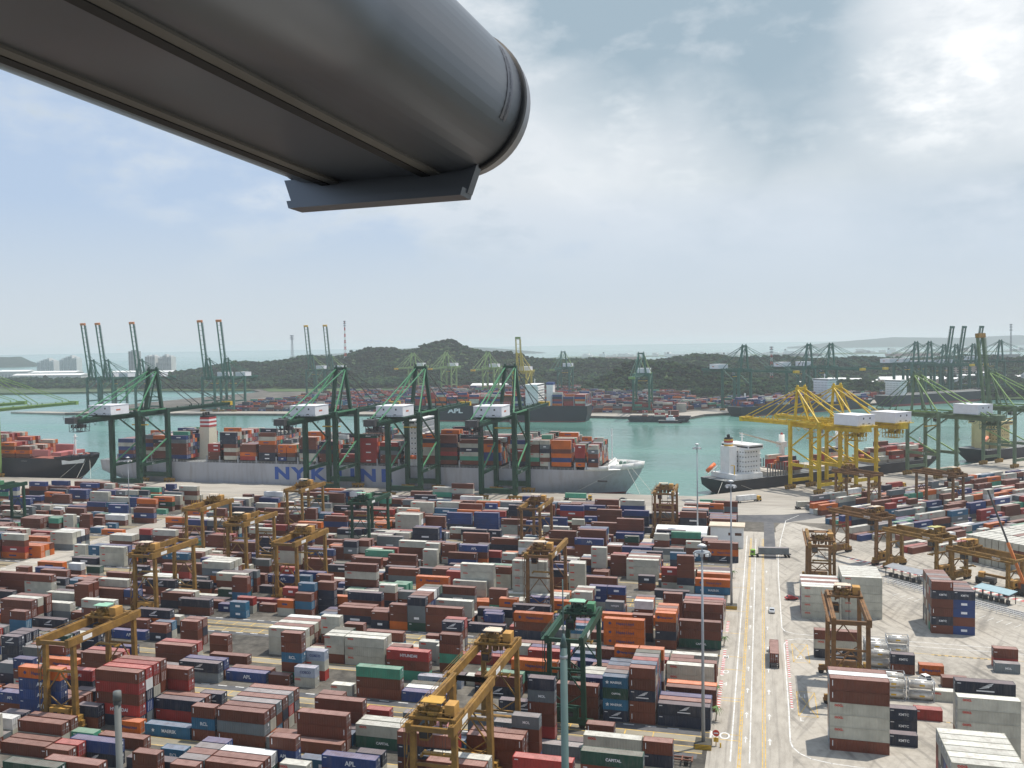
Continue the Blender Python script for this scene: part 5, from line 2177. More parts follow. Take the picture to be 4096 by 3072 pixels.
(122.7,512.2,2,44,[5,3]),
(127.4,516.7,4,44,[5,5,6]),
(141.4,530.3,4,44,[4]),
(150.8,539.3,4,44,[5]),
(40.5,428.9,4,44,[0]),
(49.8,438.0,4,44,[2,6]),
(59.2,447.0,4,44,[0,9]),
(68.5,456.0,4,44,[5,4]),
(87.2,474.1,4,44,[4,4]),
(115.3,501.2,4,44,[0,5]),
(124.6,510.2,2,44,[0,9]),
(129.3,514.7,4,44,[0,9,1]),
(148.0,532.8,4,44,[1,5]),
(42.4,427.0,4,44,[4]),
(61.1,445.0,2,44,[9,4]),
(65.8,449.5,2,44,[6]),
(70.4,454.1,2,44,[6,1,5]),
(75.1,458.6,4,44,[5,3,5]),
(84.5,467.6,4,44,[6,7,0]),
(93.8,476.6,2,44,[4]),
(103.2,485.7,4,44,[1,1]),
(112.5,494.7,2,44,[1]),
(117.2,499.2,4,44,[0,0]),
(126.5,508.2,2,44,[1]),
(131.2,512.8,4,44,[1,3]),
(140.6,521.8,2,44,[10,10]),
(145.3,526.3,4,44,[3,10]),
(49.0,429.5,4,44,[5]),
(58.3,438.5,4,44,[1,5]),
(67.7,447.6,4,44,[10,4]),
(77.0,456.6,4,44,[3,0]),
(86.4,465.6,4,44,[5,6,7]),
(109.8,488.2,2,44,[4]),
(137.8,515.3,2,44,[1,6,3]),
(142.5,519.8,4,44,[4,6]),
(57.1,417.5,4,44,[6,0]),
(71.1,431.1,2,44,[5,5]),
(85.1,444.6,4,44,[10,10]),
(94.5,453.6,4,44,[1]),
(103.8,462.7,4,44,[2,6]),
(113.2,471.7,4,44,[0]),
(122.5,480.7,4,44,[0]),
(131.9,489.8,4,44,[5,6]),
(141.2,498.8,2,44,[5]),
(59.0,415.5,4,44,[5]),
(68.3,424.6,4,44,[1]),
(77.7,433.6,4,44,[6,0]),
(87.0,442.6,2,44,[9,5]),
(91.7,447.1,4,44,[10,7]),
(101.1,456.2,4,44,[6,4]),
(129.1,483.3,2,44,[5]),
(133.8,487.8,4,44,[0,10]),
(65.9,418.4,4,44,[5]),
(80.0,432.0,4,44,[3]),
(98.7,450.0,4,44,[3,2]),
(117.4,468.1,4,44,[10]),
(126.7,477.1,4,44,[10]),
(136.1,486.1,4,44,[0]),
(58.5,407.4,4,44,[1]),
(67.8,416.4,2,44,[0]),
(72.5,421.0,4,44,[5,10]),
(81.9,430.0,2,44,[3,0]),
(86.5,434.5,2,44,[0]),
(91.2,439.0,4,44,[1]),
(109.9,457.1,4,44,[3,0]),
(119.3,466.1,4,44,[5]),
(128.6,475.1,4,44,[0]),
(138.0,484.2,2,44,[4,10]),
(60.4,405.4,4,44,[0]),
(69.7,414.5,4,44,[3]),
(79.1,423.5,4,44,[10]),
(88.5,432.5,2,44,[10]),
(93.1,437.0,2,44,[10,5]),
(107.2,450.6,2,44,[1,6]),
(125.9,468.6,4,44,[6]),
(135.2,477.7,4,44,[6]),
(71.7,412.5,4,44,[5]),
(81.0,421.5,4,44,[1]),
(99.7,439.6,4,44,[1,6]),
(109.1,448.6,4,44,[0,9]),
(118.4,457.6,2,44,[5]),
(123.1,462.2,4,44,[4,0]),
(132.4,471.2,4,44,[9]),
(81.1,396.9,4,44,[5,5,5,5]),
(90.5,406.0,4,44,[5,5,5,5]),
(99.8,415.0,4,44,[5,5,5,5]),
(109.2,424.0,4,44,[5,5,5,5]),
(83.0,395.0,4,44,[0,5,5,5]),
(92.4,404.0,4,44,[5,5,5,5]),
(101.7,413.0,4,44,[5,5,5,5]),
(111.1,422.1,4,44,[5,5,5,5]),
(84.9,393.0,4,44,[5,5,5,5]),
(94.3,402.0,4,44,[5,5,5,5]),
(103.6,411.0,4,44,[5,0,5,5]),
(113.0,420.1,4,44,[5,5,0,5]),
(86.8,391.0,4,44,[5,5,5,5]),
(96.2,400.0,4,44,[5,5,5,5]),
(105.5,409.1,4,44,[5,5,5,0]),
(114.9,418.1,4,44,[5,5,5,5]),
(88.8,389.0,4,44,[5,5,5,5]),
(98.1,398.1,4,44,[5,5,5,0]),
(107.5,407.1,4,44,[5,5,5,5]),
(116.8,416.1,4,44,[5,5,5,5]),
(90.7,387.0,4,44,[5,0,5,5]),
(100.0,396.1,4,44,[5,5,5,5]),
(109.4,405.1,4,44,[5,5,5,5]),
(118.7,414.1,4,44,[5,5,5,5]),
(92.6,385.1,4,44,[5,5,5,5]),
(101.9,394.1,4,44,[5,5,5,5]),
(111.3,403.1,4,44,[5,5,5,5]),
(120.6,412.2,4,44,[5,5,5,5]),
(94.5,383.1,4,44,[5,5,0,5]),
(103.8,392.1,4,44,[0,5,5,5]),
(113.2,401.2,4,44,[5,5,5,5]),
(96.4,381.1,4,44,[5,5,0,5]),
(105.7,390.1,4,44,[5,5,5,5]),
(115.1,399.2,4,44,[5,5,5,0])]

# ---------------------------------------------------------------- shipping containers
TH = 2.68; CWID = {4: 12.19, 2: 6.06}
def container_mesh(L_):
    l = CWID[L_]; w = 2.44; h = 2.645; b = MB()
    for x in (0, l-0.16):
        for y in (0, w-0.16): b.box(x, x+0.16, y, y+0.16, 0, h)                     # corner posts
    for y in (0.0, w-0.10):
        b.box(0.16, l-0.16, y, y+0.10, 0.0, 0.17); b.box(0.16, l-0.16, y, y+0.10, h-0.10, h-0.02)   # side rails
    for x in (0.0, l-0.12): b.box(x, x+0.12, 0.16, w-0.16, h-0.14, h); b.box(x, x+0.12, 0.16, w-0.16, 0.0, 0.16)
    n = 20 if L_ == 4 else 10; step = (l-0.32)/n                                     # corrugated side walls
    for side in (0, 1):
        y0, y1 = (0.035, 0.075) if side == 0 else (w-0.035, w-0.075)
        for i in range(n):
            x = 0.16+i*step; xs = [x, x+step*0.34, x+step*0.5, x+step*0.84, x+step]; ys = [y0, y0, y1, y1, y0]
            for k in range(4):
                q = [(xs[k],ys[k],0.17),(xs[k+1],ys[k+1],0.17),(xs[k+1],ys[k+1],h-0.10),(xs[k],ys[k],h-0.10)]
                b.poly(q if side == 0 else q[::-1])
    for i in range(n):                                                              # roof with cross ribs
        x = 0.12+i*(l-0.24)/n; x2 = x+(l-0.24)/n; xm = x+(x2-x)*0.5
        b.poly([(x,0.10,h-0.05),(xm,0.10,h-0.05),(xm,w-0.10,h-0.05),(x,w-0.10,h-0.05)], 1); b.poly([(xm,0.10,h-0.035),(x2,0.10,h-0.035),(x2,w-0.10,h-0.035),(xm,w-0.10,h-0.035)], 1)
    b.poly([(0.03,0.16,0.16),(0.03,w-0.16,0.16),(0.03,w-0.16,h-0.14),(0.03,0.16,h-0.14)][::-1])
    b.poly([(0.1,0.1,0.05),(l-0.1,0.1,0.05),(l-0.1,w-0.1,0.05),(0.1,w-0.1,0.05)][::-1])
    b.poly([(l-0.09,0.16,0.16),(l-0.09,w-0.16,0.16),(l-0.09,w-0.16,h-0.14),(l-0.09,0.16,h-0.14)])
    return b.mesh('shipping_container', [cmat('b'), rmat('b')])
def door_mesh():
    b = MB(); w = 2.44
    for y0 in (0.17, 1.235): b.box(0, 0.06, y0, y0+1.03, 0.17, 2.49)
    for y in (0.42, 0.9, 1.5, 1.98):
        b.box(0.06, 0.11, y, y+0.06, 0.14, 2.54, 1)
        b.box(0.06, 0.12, y-0.18, y+0.2, 1.05, 1.13, 1)
    b.box(0.06, 0.075, 1.5, 2.1, 1.7, 2.25, 2)
    return b.mesh('door', [cmat('b'), M_GALV, M_LETTER_W])
CM = {4: container_mesh(4), 2: container_mesh(2)}; DM = door_mesh()
def logo_for(c, L_, rng, near_right, ship_side=False):
    big = {'o': ('Hapag-Lloyd', 0.95, M_LETTER_D), 'r': ('HYUNDAI', 1.0, M_LETTER_W), 'u': ('APL', 1.25, M_LETTER_W), 's': (rng.choice(['MOL', 'HANJIN']), 0.95, M_LETTER_W),
           't': ('RCL', 1.35, M_LETTER_W) if L_ == 2 and not ship_side else ('MAERSK', 0.95, M_LETTER_W), 'e': ('CAPITAL', 0.7, M_LETTER_W), 'c': ('COSCO', 1.15, M_LETTER_D), 'n': ('KMTC', 1.0, M_LETTER_W) if near_right else None, 'w': ('HANJIN', 0.9, M_LETTER_R)}
    return big.get(c)
def wing_mesh():
    b = MB()
    for k, (x0, x1, z) in enumerate(((-1.0, 0.5, 0.0), (-0.55, 0.85, 0.28), (-0.1, 1.05, 0.56))):
        b.poly([(x0,0,z-0.05),(x1,0,z+0.22),(x1+0.15,0,z+0.42),(x0+0.4,0,z+0.15)])
    b.poly([(-1.3,0,-0.45),(1.3,0,-0.45),(1.3,0,-0.25),(-1.3,0,-0.25)])
    return b.mesh('emblem', M_LETTER_W)
WING = wing_mesh()
def small_mesh(name, w, h, m_): return MB().box(-w/2, w/2, -0.012, 0.012, -h/2, h/2).mesh(name, m_)
OO = text_mesh('OOCL', 0.62, M_LETTER_R, bold=0.03); CODE = small_mesh('lettering', 0.75, 0.16, M_LETTER_W); VCODE = small_mesh('lettering', 0.17, 1.25, M_LETTER_W)
DIAM = MB().poly([(0,0,-0.5),(0.5,0,0),(0,0,0.5),(-0.5,0,0)]).mesh('emblem', M_LETTER_D)
STARM = MB().poly([(math.cos(R(90+k*36))*(0.5 if k % 2 == 0 else 0.25), 0, math.sin(R(90+k*36))*(0.5 if k % 2 == 0 else 0.25)) for k in range(10)]).mesh('emblem', M_LETTER_W)
def link_child(name, me, par, loc, rot=(0,0,0), sc=None):
    o = bpy.data.objects.new(name, me); COL.objects.link(o); o.parent = par; o.location = loc; o.rotation_euler = rot
    if sc: o.scale = sc
    return o
KMAT = {k: cmat(k) for k in CC}; KFAR = {k: cmat_far(k) for k in CC}; KL = list(CC)
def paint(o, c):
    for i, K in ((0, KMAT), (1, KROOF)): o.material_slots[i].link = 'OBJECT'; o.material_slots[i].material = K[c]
rng = random.Random(3)
stacks = [(X, Y, L_, [(KL[q % 20], q >= 20) for q in cs], float(an)) for X, Y, L_, an, cs in STACKS]   # colour index bottom to top, 20 added for a container of its own
front_rows = {}
for s in stacks:
    if s[4] == 0 and s[0] < -8: front_rows.setdefault(s[1], []).append(s[0])
for v in front_rows.values(): v.sort()
BLKY = [103,124.5,157,178.5,211,232.4,265,286.4,319,340.5,373,394.5,427,448.5]
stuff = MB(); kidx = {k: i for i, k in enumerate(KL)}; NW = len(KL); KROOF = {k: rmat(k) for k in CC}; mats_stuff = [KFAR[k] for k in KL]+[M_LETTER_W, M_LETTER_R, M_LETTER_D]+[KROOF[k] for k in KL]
def stuff_box(mb, x, y, L_, z, ang, c, rr):
    l = CWID[L_]; w = 2.44; h = 2.645; a = R(ang); d1 = (math.cos(a), math.sin(a)); d2 = (-d1[1], d1[0])
    def P(u, v, zz): return (x+d1[0]*u+d2[0]*v, y+d1[1]*u+d2[1]*v, z+zz)
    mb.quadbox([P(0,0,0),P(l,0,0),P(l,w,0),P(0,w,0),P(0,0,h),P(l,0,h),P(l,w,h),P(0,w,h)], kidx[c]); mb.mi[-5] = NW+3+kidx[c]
    t = rr.random()
    if c == 'g' and t < 0.8: q = (l*0.1, l*0.1+1.5, 1.75, 2.2, NW+1)
    elif c in 'nusetr' and t < 0.45: q = (l*0.36, l*0.64, 1.0, 1.7, NW)
    elif c == 'o' and t < 0.7: q = (l*0.3, l*0.62, 1.0, 1.6, NW+2)
    elif t < 0.5: q = (0.5, 1.3, 2.0, 2.2, NW)
    else: q = None
    if q: mb.poly([P(q[0],-0.01,q[2]),P(q[1],-0.01,q[2]),P(q[1],-0.01,q[3]),P(q[0],-0.01,q[3])], q[4])
    if t > 0.3:
        for yy in (0.5, 1.1, 1.7): mb.poly([P(l+0.01,yy,0.2),P(l+0.01,yy+0.09,0.2),P(l+0.01,yy+0.09,2.4),P(l+0.01,yy,2.4)], NW if c not in 'gwc' else kidx['s'])
TIERW = ['bottom tier', 'second tier', 'third tier', 'fourth tier', 'fifth tier', 'sixth tier']
for X, Y, L_, cols, ang in stacks:
    n = len(cols)
    for k, (c, own) in enumerate(cols):
        if not own: stuff_box(stuff, X, Y, L_, k*TH, ang, c, rng); continue
        o = bpy.data.objects.new('shipping_container', CM[L_]); COL.objects.link(o); o.location = (X, Y, k*TH); o.rotation_euler = (0, 0, R(ang))
        paint(o, c)
        left = X < -8
        tier = 'top tier' if k == n-1 and n > 1 else ('only tier' if n == 1 else TIERW[k])
        size = 'long' if L_ == 4 else 'short'
        if left:
            bi = max(i for i, b in enumerate(BLKY) if b <= Y+0.5); ri = round((Y-BLKY[bi])/2.75); si = front_rows[Y].index(X)
            lab = f"{CC[c][0]} {size} container, {tier}, {ordw(si)} stack from left, {ORD[max(ri,0)]} row of {ORD[bi]} block"
        else:
            lab = f"{CC[c][0]} {size} container, {tier}, right of the road, "
            o['_r'] = 1
        tag(o, lab, 'container', 'shipping containers stacked in the yard')
        l = CWID[L_]
        d = link_child('door', DM, o, (l-0.085, 0, 0) if left else (0.03, 2.44, 0), (0,0,0) if left else (0,0,R(180)))
        d.material_slots[0].link = 'OBJECT'; d.material_slots[0].material = KMAT[c]
        lg = logo_for(c, L_, rng, not left, X > -60)
        if c == 'n' and left and rng.random() < 0.6: link_child('emblem', WING, o, (l*0.5, -0.012, 1.25), sc=(1.15,1,1.15))
        elif c == 'n' and not left and L_ == 4: link_child('emblem', WING, o, (l*0.5, -0.012, 1.2), sc=(1.4,1,1.4))
        elif lg and (c not in 'ut' or rng.random() < 0.8) and (c != 'r' or (L_ == 4 and rng.random() < 0.45)) and (c != 'w' or k == n-1) and not (c == 's' and rng.random() < 0.3):
            link_child('lettering', text_mesh(lg[0], lg[1]*(1.12 if L_ == 4 else 0.8), lg[2], bold=0.02), o, (l*0.53, 0.0, 1.3), (R(90),0,0))
            if c == 'o': link_child('emblem', DIAM, o, (l*0.16, -0.012, 1.3))
            if c == 't' and lg[0] == 'MAERSK': link_child('emblem', STARM, o, (l*0.18, -0.012, 1.3))
        if c == 'g': link_child('lettering', OO, o, (l*0.15, 0.0, 2.0), (R(90),0,0))
        elif c == 'b': link_child('lettering', VCODE if rng.random() < 0.55 else CODE, o, (0.55 if rng.random() < 0.8 else l-0.6, -0.012, 1.6))
        elif c in 'nru': link_child('lettering', CODE, o, (0.75, -0.012, 2.15))
# the ones on the right are told apart by block, stack and tier
rs = [o for o in COL.objects if '_r' in o]
grp = {}
for o in rs: grp.setdefault((round(o.location.x), round(o.location.y)), []).append(o)
keys = sorted(grp, key=lambda k: (k[1], k[0])); names_row = {}
for i, k in enumerate(keys):
    for o in grp[k]:
        o['label'] = o['label'] + f"{ordw(i)} stack counted nearest first"; del o['_r']
tag(stuff.build('container_stacks', mats_stuff), 'remaining smaller-looking stacked containers filling the far rows of the yard', 'containers', 'shipping containers stacked in the yard', 'stuff')

# ---------------------------------------------------------------- tank containers
def tank(label, loc):
    t = thing('tank_container', label, 'container', loc, 0, 'silver tank containers'); l = 6.06; w = 2.44; h = 2.55
    f = MB()
    for x in (0.08, l-0.08):
        for y in (0.08, w-0.08): f.bar((x,y,0),(x,y,h),0.16)
        for z in (0.08, h-0.08): f.bar((x,0.16,z),(x,w-0.16,z),0.14)
        f.bar((x,0.2,0.2),(x,w-0.2,h-0.2),0.08)
    for y in (0.08, w-0.08):
        for z in (0.08,): f.bar((0.16,y,z),(l-0.16,y,z),0.14)
        f.bar((0.16,y,h-0.08),(l-0.16,y,h-0.08),0.09)
    f.build('frame', M_GALV, t)
    s = MB(); n = 20
    for x0, x1, r0_, r1_ in ((0.18,0.5,0.55,1.02),(0.5,l-0.5,1.02,1.02),(l-0.5,l-0.18,1.02,0.55)): s.tube((x0,w/2,1.28),(x1,w/2,1.28),r0_,r1_,n)
    for x in (1.4,3.0,4.6): s.tube((x-0.05,w/2,1.28),(x+0.05,w/2,1.28),1.05,1.05,n)
    s.build('tank', mat('tank_cladding',(0.62,0.60,0.55),0.35,0.1,0.5,(0.35,0.25,0.15),0.3,metal=0.35), t, True)
    MB().box(1.7,4.3,w/2-0.4,w/2+0.4,2.3,2.38).build('walkway', M_WHITE, t); MB().box(2.6,3.8,-1.06+w/2+0.0,-1.04+w/2,1.1,1.5).build('label_plate', M_TIP, t)
    return t
tk = [(27.6,261.5,0),(27.6,261.5,2.68),(27.6,268,0),(27.6,268,2.68),(27.6,271,2.68),(27.6,271,0),(34.0,275.0,0),(34.0,275.0,2.68),(28.2,239.5,0),(34.8,239.8,0),(28.6,244,0),(28.2,239.5,2.68),(34.8,239.8,2.68),(28.6,244,2.68)]
for i, (x, y, z) in enumerate(tk):
    where = 'behind the tall grey stack' if y < 250 else 'beside the brown gantry legs'
    tank(f"silver cylindrical tank container {'on top' if z else 'at the bottom'}, {ordw(sorted(set(a[:2] for a in tk)).index((x,y)))} column {where}", (x,y,z))

# ---------------------------------------------------------------- rubber tyred yard gantries
def yard_gantry(label, loc, rz, t, mm, mg, roof, wb=8.2, span=21.5, H=22.2, cab_y=0.0, group='yard gantry cranes over the stacks'):
    g_ = thing('yard_gantry', label, 'crane', loc, rz, group); hx = wb/2
    for y in (0, span):
        for x in (-hx, hx):
            MB().bar((x,y,2.3),(x*0.97,y,H-1.9),1.15,1.15,up=(0,1,0),w2=1.0,h2=1.0).build('leg', mm, g_)
        s = MB().bar((-hx-2.2,y,1.75),(hx+2.2,y,1.75),1.0,1.1); s.box(-hx-2.4,-hx+1.2,y-0.7,y+0.7,1.0,1.3); s.box(hx-1.2,hx+2.4,y-0.7,y+0.7,1.0,1.3); s.build('sill_beam', mm, g_)
        q1, q2, q3 = H*0.62, H*0.37, H*0.23; tie = MB().bar((-hx,y,q1),(hx,y,q1),0.5,0.5); tie.bar((-hx,y,q2),(0,y,q1-0.1),0.28); tie.bar((hx,y,q2),(0,y,q1-0.1),0.28)
        tie.bar((-hx,y,q2),(0,y,q3+0.2),0.25); tie.bar((hx,y,q2),(0,y,q3+0.2),0.25); tie.bar((-hx,y,q3),(hx,y,q3),0.4); tie.build('brace', mm, g_)
        for x in (-hx-1.6,-hx+0.4,hx-0.4,hx+1.6): MB().tube((x,y-0.45,0.75),(x,y+0.45,0.75),0.75,n=14).build('wheel', M_BLACK, g_)
    for x in (-hx, hx):
        gb = MB().box(x-0.55,x+0.55,-2.2,span+2.2,H-1.9,H-0.05); gb.box(x-0.12,x+0.12,-2.0,span+2.0,H-0.05,H+0.1); gb.build('girder', mg, g_)
        pl = MB().box(x+(0.56 if x > 0 else -0.60),x+(0.60 if x > 0 else -0.56),2.5,5.6,H-1.5,H-0.5); pl.build('number_plate', M_WHITE, g_)
    for y in (-1.9, span+1.9): MB().bar((-hx+0.55,y,H-1.0),(hx-0.55,y,H-1.0),0.6,0.9).build('end_tie', mm, g_)
    hr = MB(); x = -hx-1.2
    hr.box(-hx-1.5,-hx-0.56,-2,span+2,H-1.1,H-1.0)
    for k in range(11): y = -2+k*(span+4)/10; hr.bar((-hx-1.45,y,H-1.0),(-hx-1.45,y,H+0.1),0.07)
    for z in (H-0.45, H+0.1): hr.bar((-hx-1.45,-2,z),(-hx-1.45,span+2,z),0.07)
    hr.build('walkway', mm, g_)
    ld = MB()
    for k in range(int((H-4)/2.2)): ld.bar((-hx-0.9,-0.9,2.5+k*2.2),(-hx-0.9,0.4 if k % 2 else -0.6,4.5+k*2.2),0.25)
    ld.bar((-hx-1.3,-0.9,2),(-hx-1.3,-0.9,H-1),0.12); ld.build('ladder', mm, g_)
    rq0 = random.Random(int(abs(loc[1])*3))
    pp = MB().box(-2.7,2.7,-1.0,1.0,2.35,5.0); pp.build('engine_house', M_YELC if mm is not M_GREEN else M_GREEN, g_)
    wn = MB()
    for x in (-1.5,0.6): wn.box(x,x+1.1,-1.03,-1.0,3.0,4.1)
    wn.build('vent', M_GLASS, g_)
    for y in (0, span):
        s2 = MB().box(-hx-2,hx+2,y-0.35,y+0.35,2.06,2.36)
        for k in range(7): xx = rq0.uniform(-hx-1.8,hx+1.2); s2.box(xx,xx+rq0.uniform(0.3,1.2),y-rq0.uniform(0.6,1.1),y+rq0.uniform(0.5,1.0),2.1,2.3+rq0.uniform(0.2,1.6))
        s2.build('drive_gear', M_BOGIE if mm is not M_GREEN else M_GREEN, g_)
    rl = MB().box(-3.2,3.2,span-0.8,span+0.8,2.35,3.9); rl.build('electrical_box', mm, g_)
    # trolley with hoist, roof and cab
    tr = MB(); tr.box(-hx-0.4,hx+0.4,-2.6,-2.1,H+0.12,H+0.6); tr.box(-hx-0.4,hx+0.4,2.1,2.6,H+0.12,H+0.6); tr.box(-hx+0.7,hx-0.7,-2.1,2.1,H+0.15,H+0.35)
    for x in (-hx,hx): tr.box(x-0.3,x+0.3,-2.9,2.9,H+0.12,H+0.7)
    for x in (-1.9,1.2):
        for y in (-1.4,1.4): tr.bar((x,y,H+0.35),(x,y,H+3.0),0.16)
    tr.bar((-2.6,-2.4,H+1.5),(3.4,-2.4,H+1.5),0.09); tr.bar((-2.6,2.4,H+1.5),(3.4,2.4,H+1.5),0.09)
    for x in (-2.6,0.4,3.4):
        for y in (-2.4,2.4): tr.bar((x,y,H+0.4),(x,y,H+1.5),0.09)
    rq = random.Random(int(abs(loc[0])*7)+3)
    for k in range(22):
        xx, yy = rq.uniform(-hx,hx-0.8), rq.uniform(-2.5,2.0); w_, d_, h_ = rq.uniform(0.2,1.0), rq.uniform(0.2,1.1), rq.uniform(0.3,1.6); tr.box(xx,xx+w_,yy,yy+d_,H+0.6,H+0.6+h_)
    for k in range(14):
        xx, yy = rq.uniform(-hx+0.8,hx-1.6), rq.uniform(-2.2,1.6); tr.box(xx,xx+rq.uniform(0.2,0.9),yy,yy+rq.uniform(0.2,0.9),H-rq.uniform(0.6,1.9),H+0.12)
    to = tr.build('trolley', mm, g_); to.location = (0,t,0)
    rf_ = MB(); rf_.box(-2.5,1.6,-1.9,0.4,H+3.0,H+3.16); rf_.box(-2.2,0.9,0.4,2.0,H+2.75,H+2.9); rf_.build('roof', roof, to)
    hd = MB(); hd.tube((-1.7,0,H+1.2),(0.6,0,H+1.2),0.7,n=14); hd.box(-2.1,-1.75,-0.9,0.9,H+0.4,H+1.9); hd.box(0.7,1.7,-0.7,0.7,H+0.4,H+1.6); hd.tube((-1.2,-1.5,H+0.9),(0.8,-1.5,H+0.9),0.45,n=10); hd.build('hoist', M_BOGIE if mm is not M_GREEN else M_GREEN, to)
    MB().box(2.0,3.9,-1.5,1.2,H+0.72,H+2.7).build('electrical_house', M_YELC if mm is not M_GREEN else M_GREENL, to)
    cb = MB(); cb.box(-hx+0.9,-hx+2.7,-1.2,1.0,H-4.4,H-2.1); cbo = cb.build('operator_cab', mm, to); cbo.location = (0,cab_y,0)
    cw = MB(); cw.box(-hx+1.0,-hx+2.6,-1.24,-1.2,H-4.0,H-2.5); cw.box(-hx+0.86,-hx+0.9,-1.1,0.9,H-4.0,H-2.5); cw.box(-hx+2.7,-hx+2.74,-1.1,0.9,H-4.0,H-2.5); cw.build('cab_window', M_GLASS, cbo)
    hang = MB()
    for x in (-1.2,1.2):
        for y in (-0.8,0.8): hang.bar((x,y,H-7.0),(x,y,H+0.2),0.06)
    hang.build('hoist_cables', M_STEEL, to)
    sp = MB().box(-3.0,3.0,-0.5,0.5,H-7.4,H-7.0); sp.box(-3.1,-2.7,-1.2,1.2,H-7.6,H-7.2); sp.box(2.7,3.1,-1.2,1.2,H-7.6,H-7.2); sp.build('spreader', M_BOGIE, to)
    return g_
CREAM = mat('cream_roof',(0.62,0.52,0.40),0.5,0.1,0.4,(0.3,0.22,0.15),0.3); OCHRE = mat('ochre_roof',(0.50,0.29,0.05),0.5,0.1); GRNROOF = mat('pale_green_roof',(0.26,0.48,0.34),0.5,0.12,0.4)
RTGS = [ # x centre, y near, trolley t, paint, girder paint, roof, label
 (-57.8,152.0,2.0,M_YEL,M_YEL,OCHRE,'nearest yellow yard gantry with an ochre roof, bottom centre of the photo'),
 (-58.8,177.3,18.5,M_YEL,M_YEL,CREAM,'yellow yard gantry with cream roof directly behind the ochre-roofed one'),
 (-162.4,177.3,16.5,M_YEL,M_YEL,GRNROOF,'yellow yard gantry with bare long girders at far left of the yard'),
 (-44.6,205.3,17.5,M_GREEN,M_GREEN,GRNROOF,'dark green yard gantry with pale green roof, nearest of the green ones'),
 (-201.5,259.5,2.0,M_YEL,M_YEL,CREAM,'yellow yard gantry with trolley at its left end, behind the far left one'),
 (-162.6,285.2,13.0,M_YEL,M_YEL,CREAM,'yellow yard gantry above white and brown stacks left of centre'),
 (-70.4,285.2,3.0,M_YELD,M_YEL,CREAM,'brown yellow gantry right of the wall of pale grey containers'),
 (-200.3,313.3,3.0,M_YEL,M_YEL,CREAM,'yellow yard gantry in front of another one, left middle of yard'),
 (-237.5,339.2,16.0,M_YEL,M_YEL,CREAM,'yellow yard gantry partly hidden behind its twin, left middle of yard'),
 (-172.3,367.3,3.0,M_GREEN,M_GREEN,GRNROOF,'small looking dark green yard gantry in front of the white ship'),
 (-94.2,367.3,12.0,M_YELD,M_YEL,CREAM,'yellow brown gantry in front of the green quay crane nearest the bow'),
 (-219.0,393.2,11.0,M_YEL,M_YEL,CREAM,'yellow yard gantry standing before the blue letters on the ship hull'),
 (-43.5,415.0,5.0,M_YELD,M_YEL,CREAM,'yellow brown gantry below the bow of the white ship beside open water'),
 (-379.0,367.3,8.0,M_GREEN,M_GREEN,GRNROOF,'dark green yard gantry cut by the left edge of the photo'),
]
for x, y, t, a, b, rfm, lab in RTGS: yard_gantry(lab, (x,y,0), 0, t, a, b, rfm)
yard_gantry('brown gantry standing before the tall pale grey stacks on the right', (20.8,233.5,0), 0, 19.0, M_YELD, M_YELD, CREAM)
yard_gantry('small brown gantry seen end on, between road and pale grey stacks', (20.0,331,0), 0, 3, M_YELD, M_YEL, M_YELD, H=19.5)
rot = AE-R(180)
def rg(lab, u, v, t, roof, H=20.5, m_=None):
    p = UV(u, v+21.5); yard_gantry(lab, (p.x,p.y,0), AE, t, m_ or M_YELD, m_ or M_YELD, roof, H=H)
rg('brown gantry left of the road bend with roofed trolley at its near end', -103, 142.5, 4.0, CREAM, 19.6)
rg('lower ochre gantry with truss handrail above red and grey containers', -103, 169.5, 3.5, mat('lime_box',(0.45,0.42,0.15),0.5), 16.0, M_YEL)
rg('lowest ochre gantry reaching to the right edge above the mobile crane', -101, 196.0, 18.0, M_YELC, 13.2, M_YEL)
rg('rusty brown gantry in front of the bright yellow quay cranes', -16, 66, 17.0, M_YELD)
rg('brown gantry with cream trolley roof in front of the pale green quay crane', 16, 91.5, 3.0, CREAM)

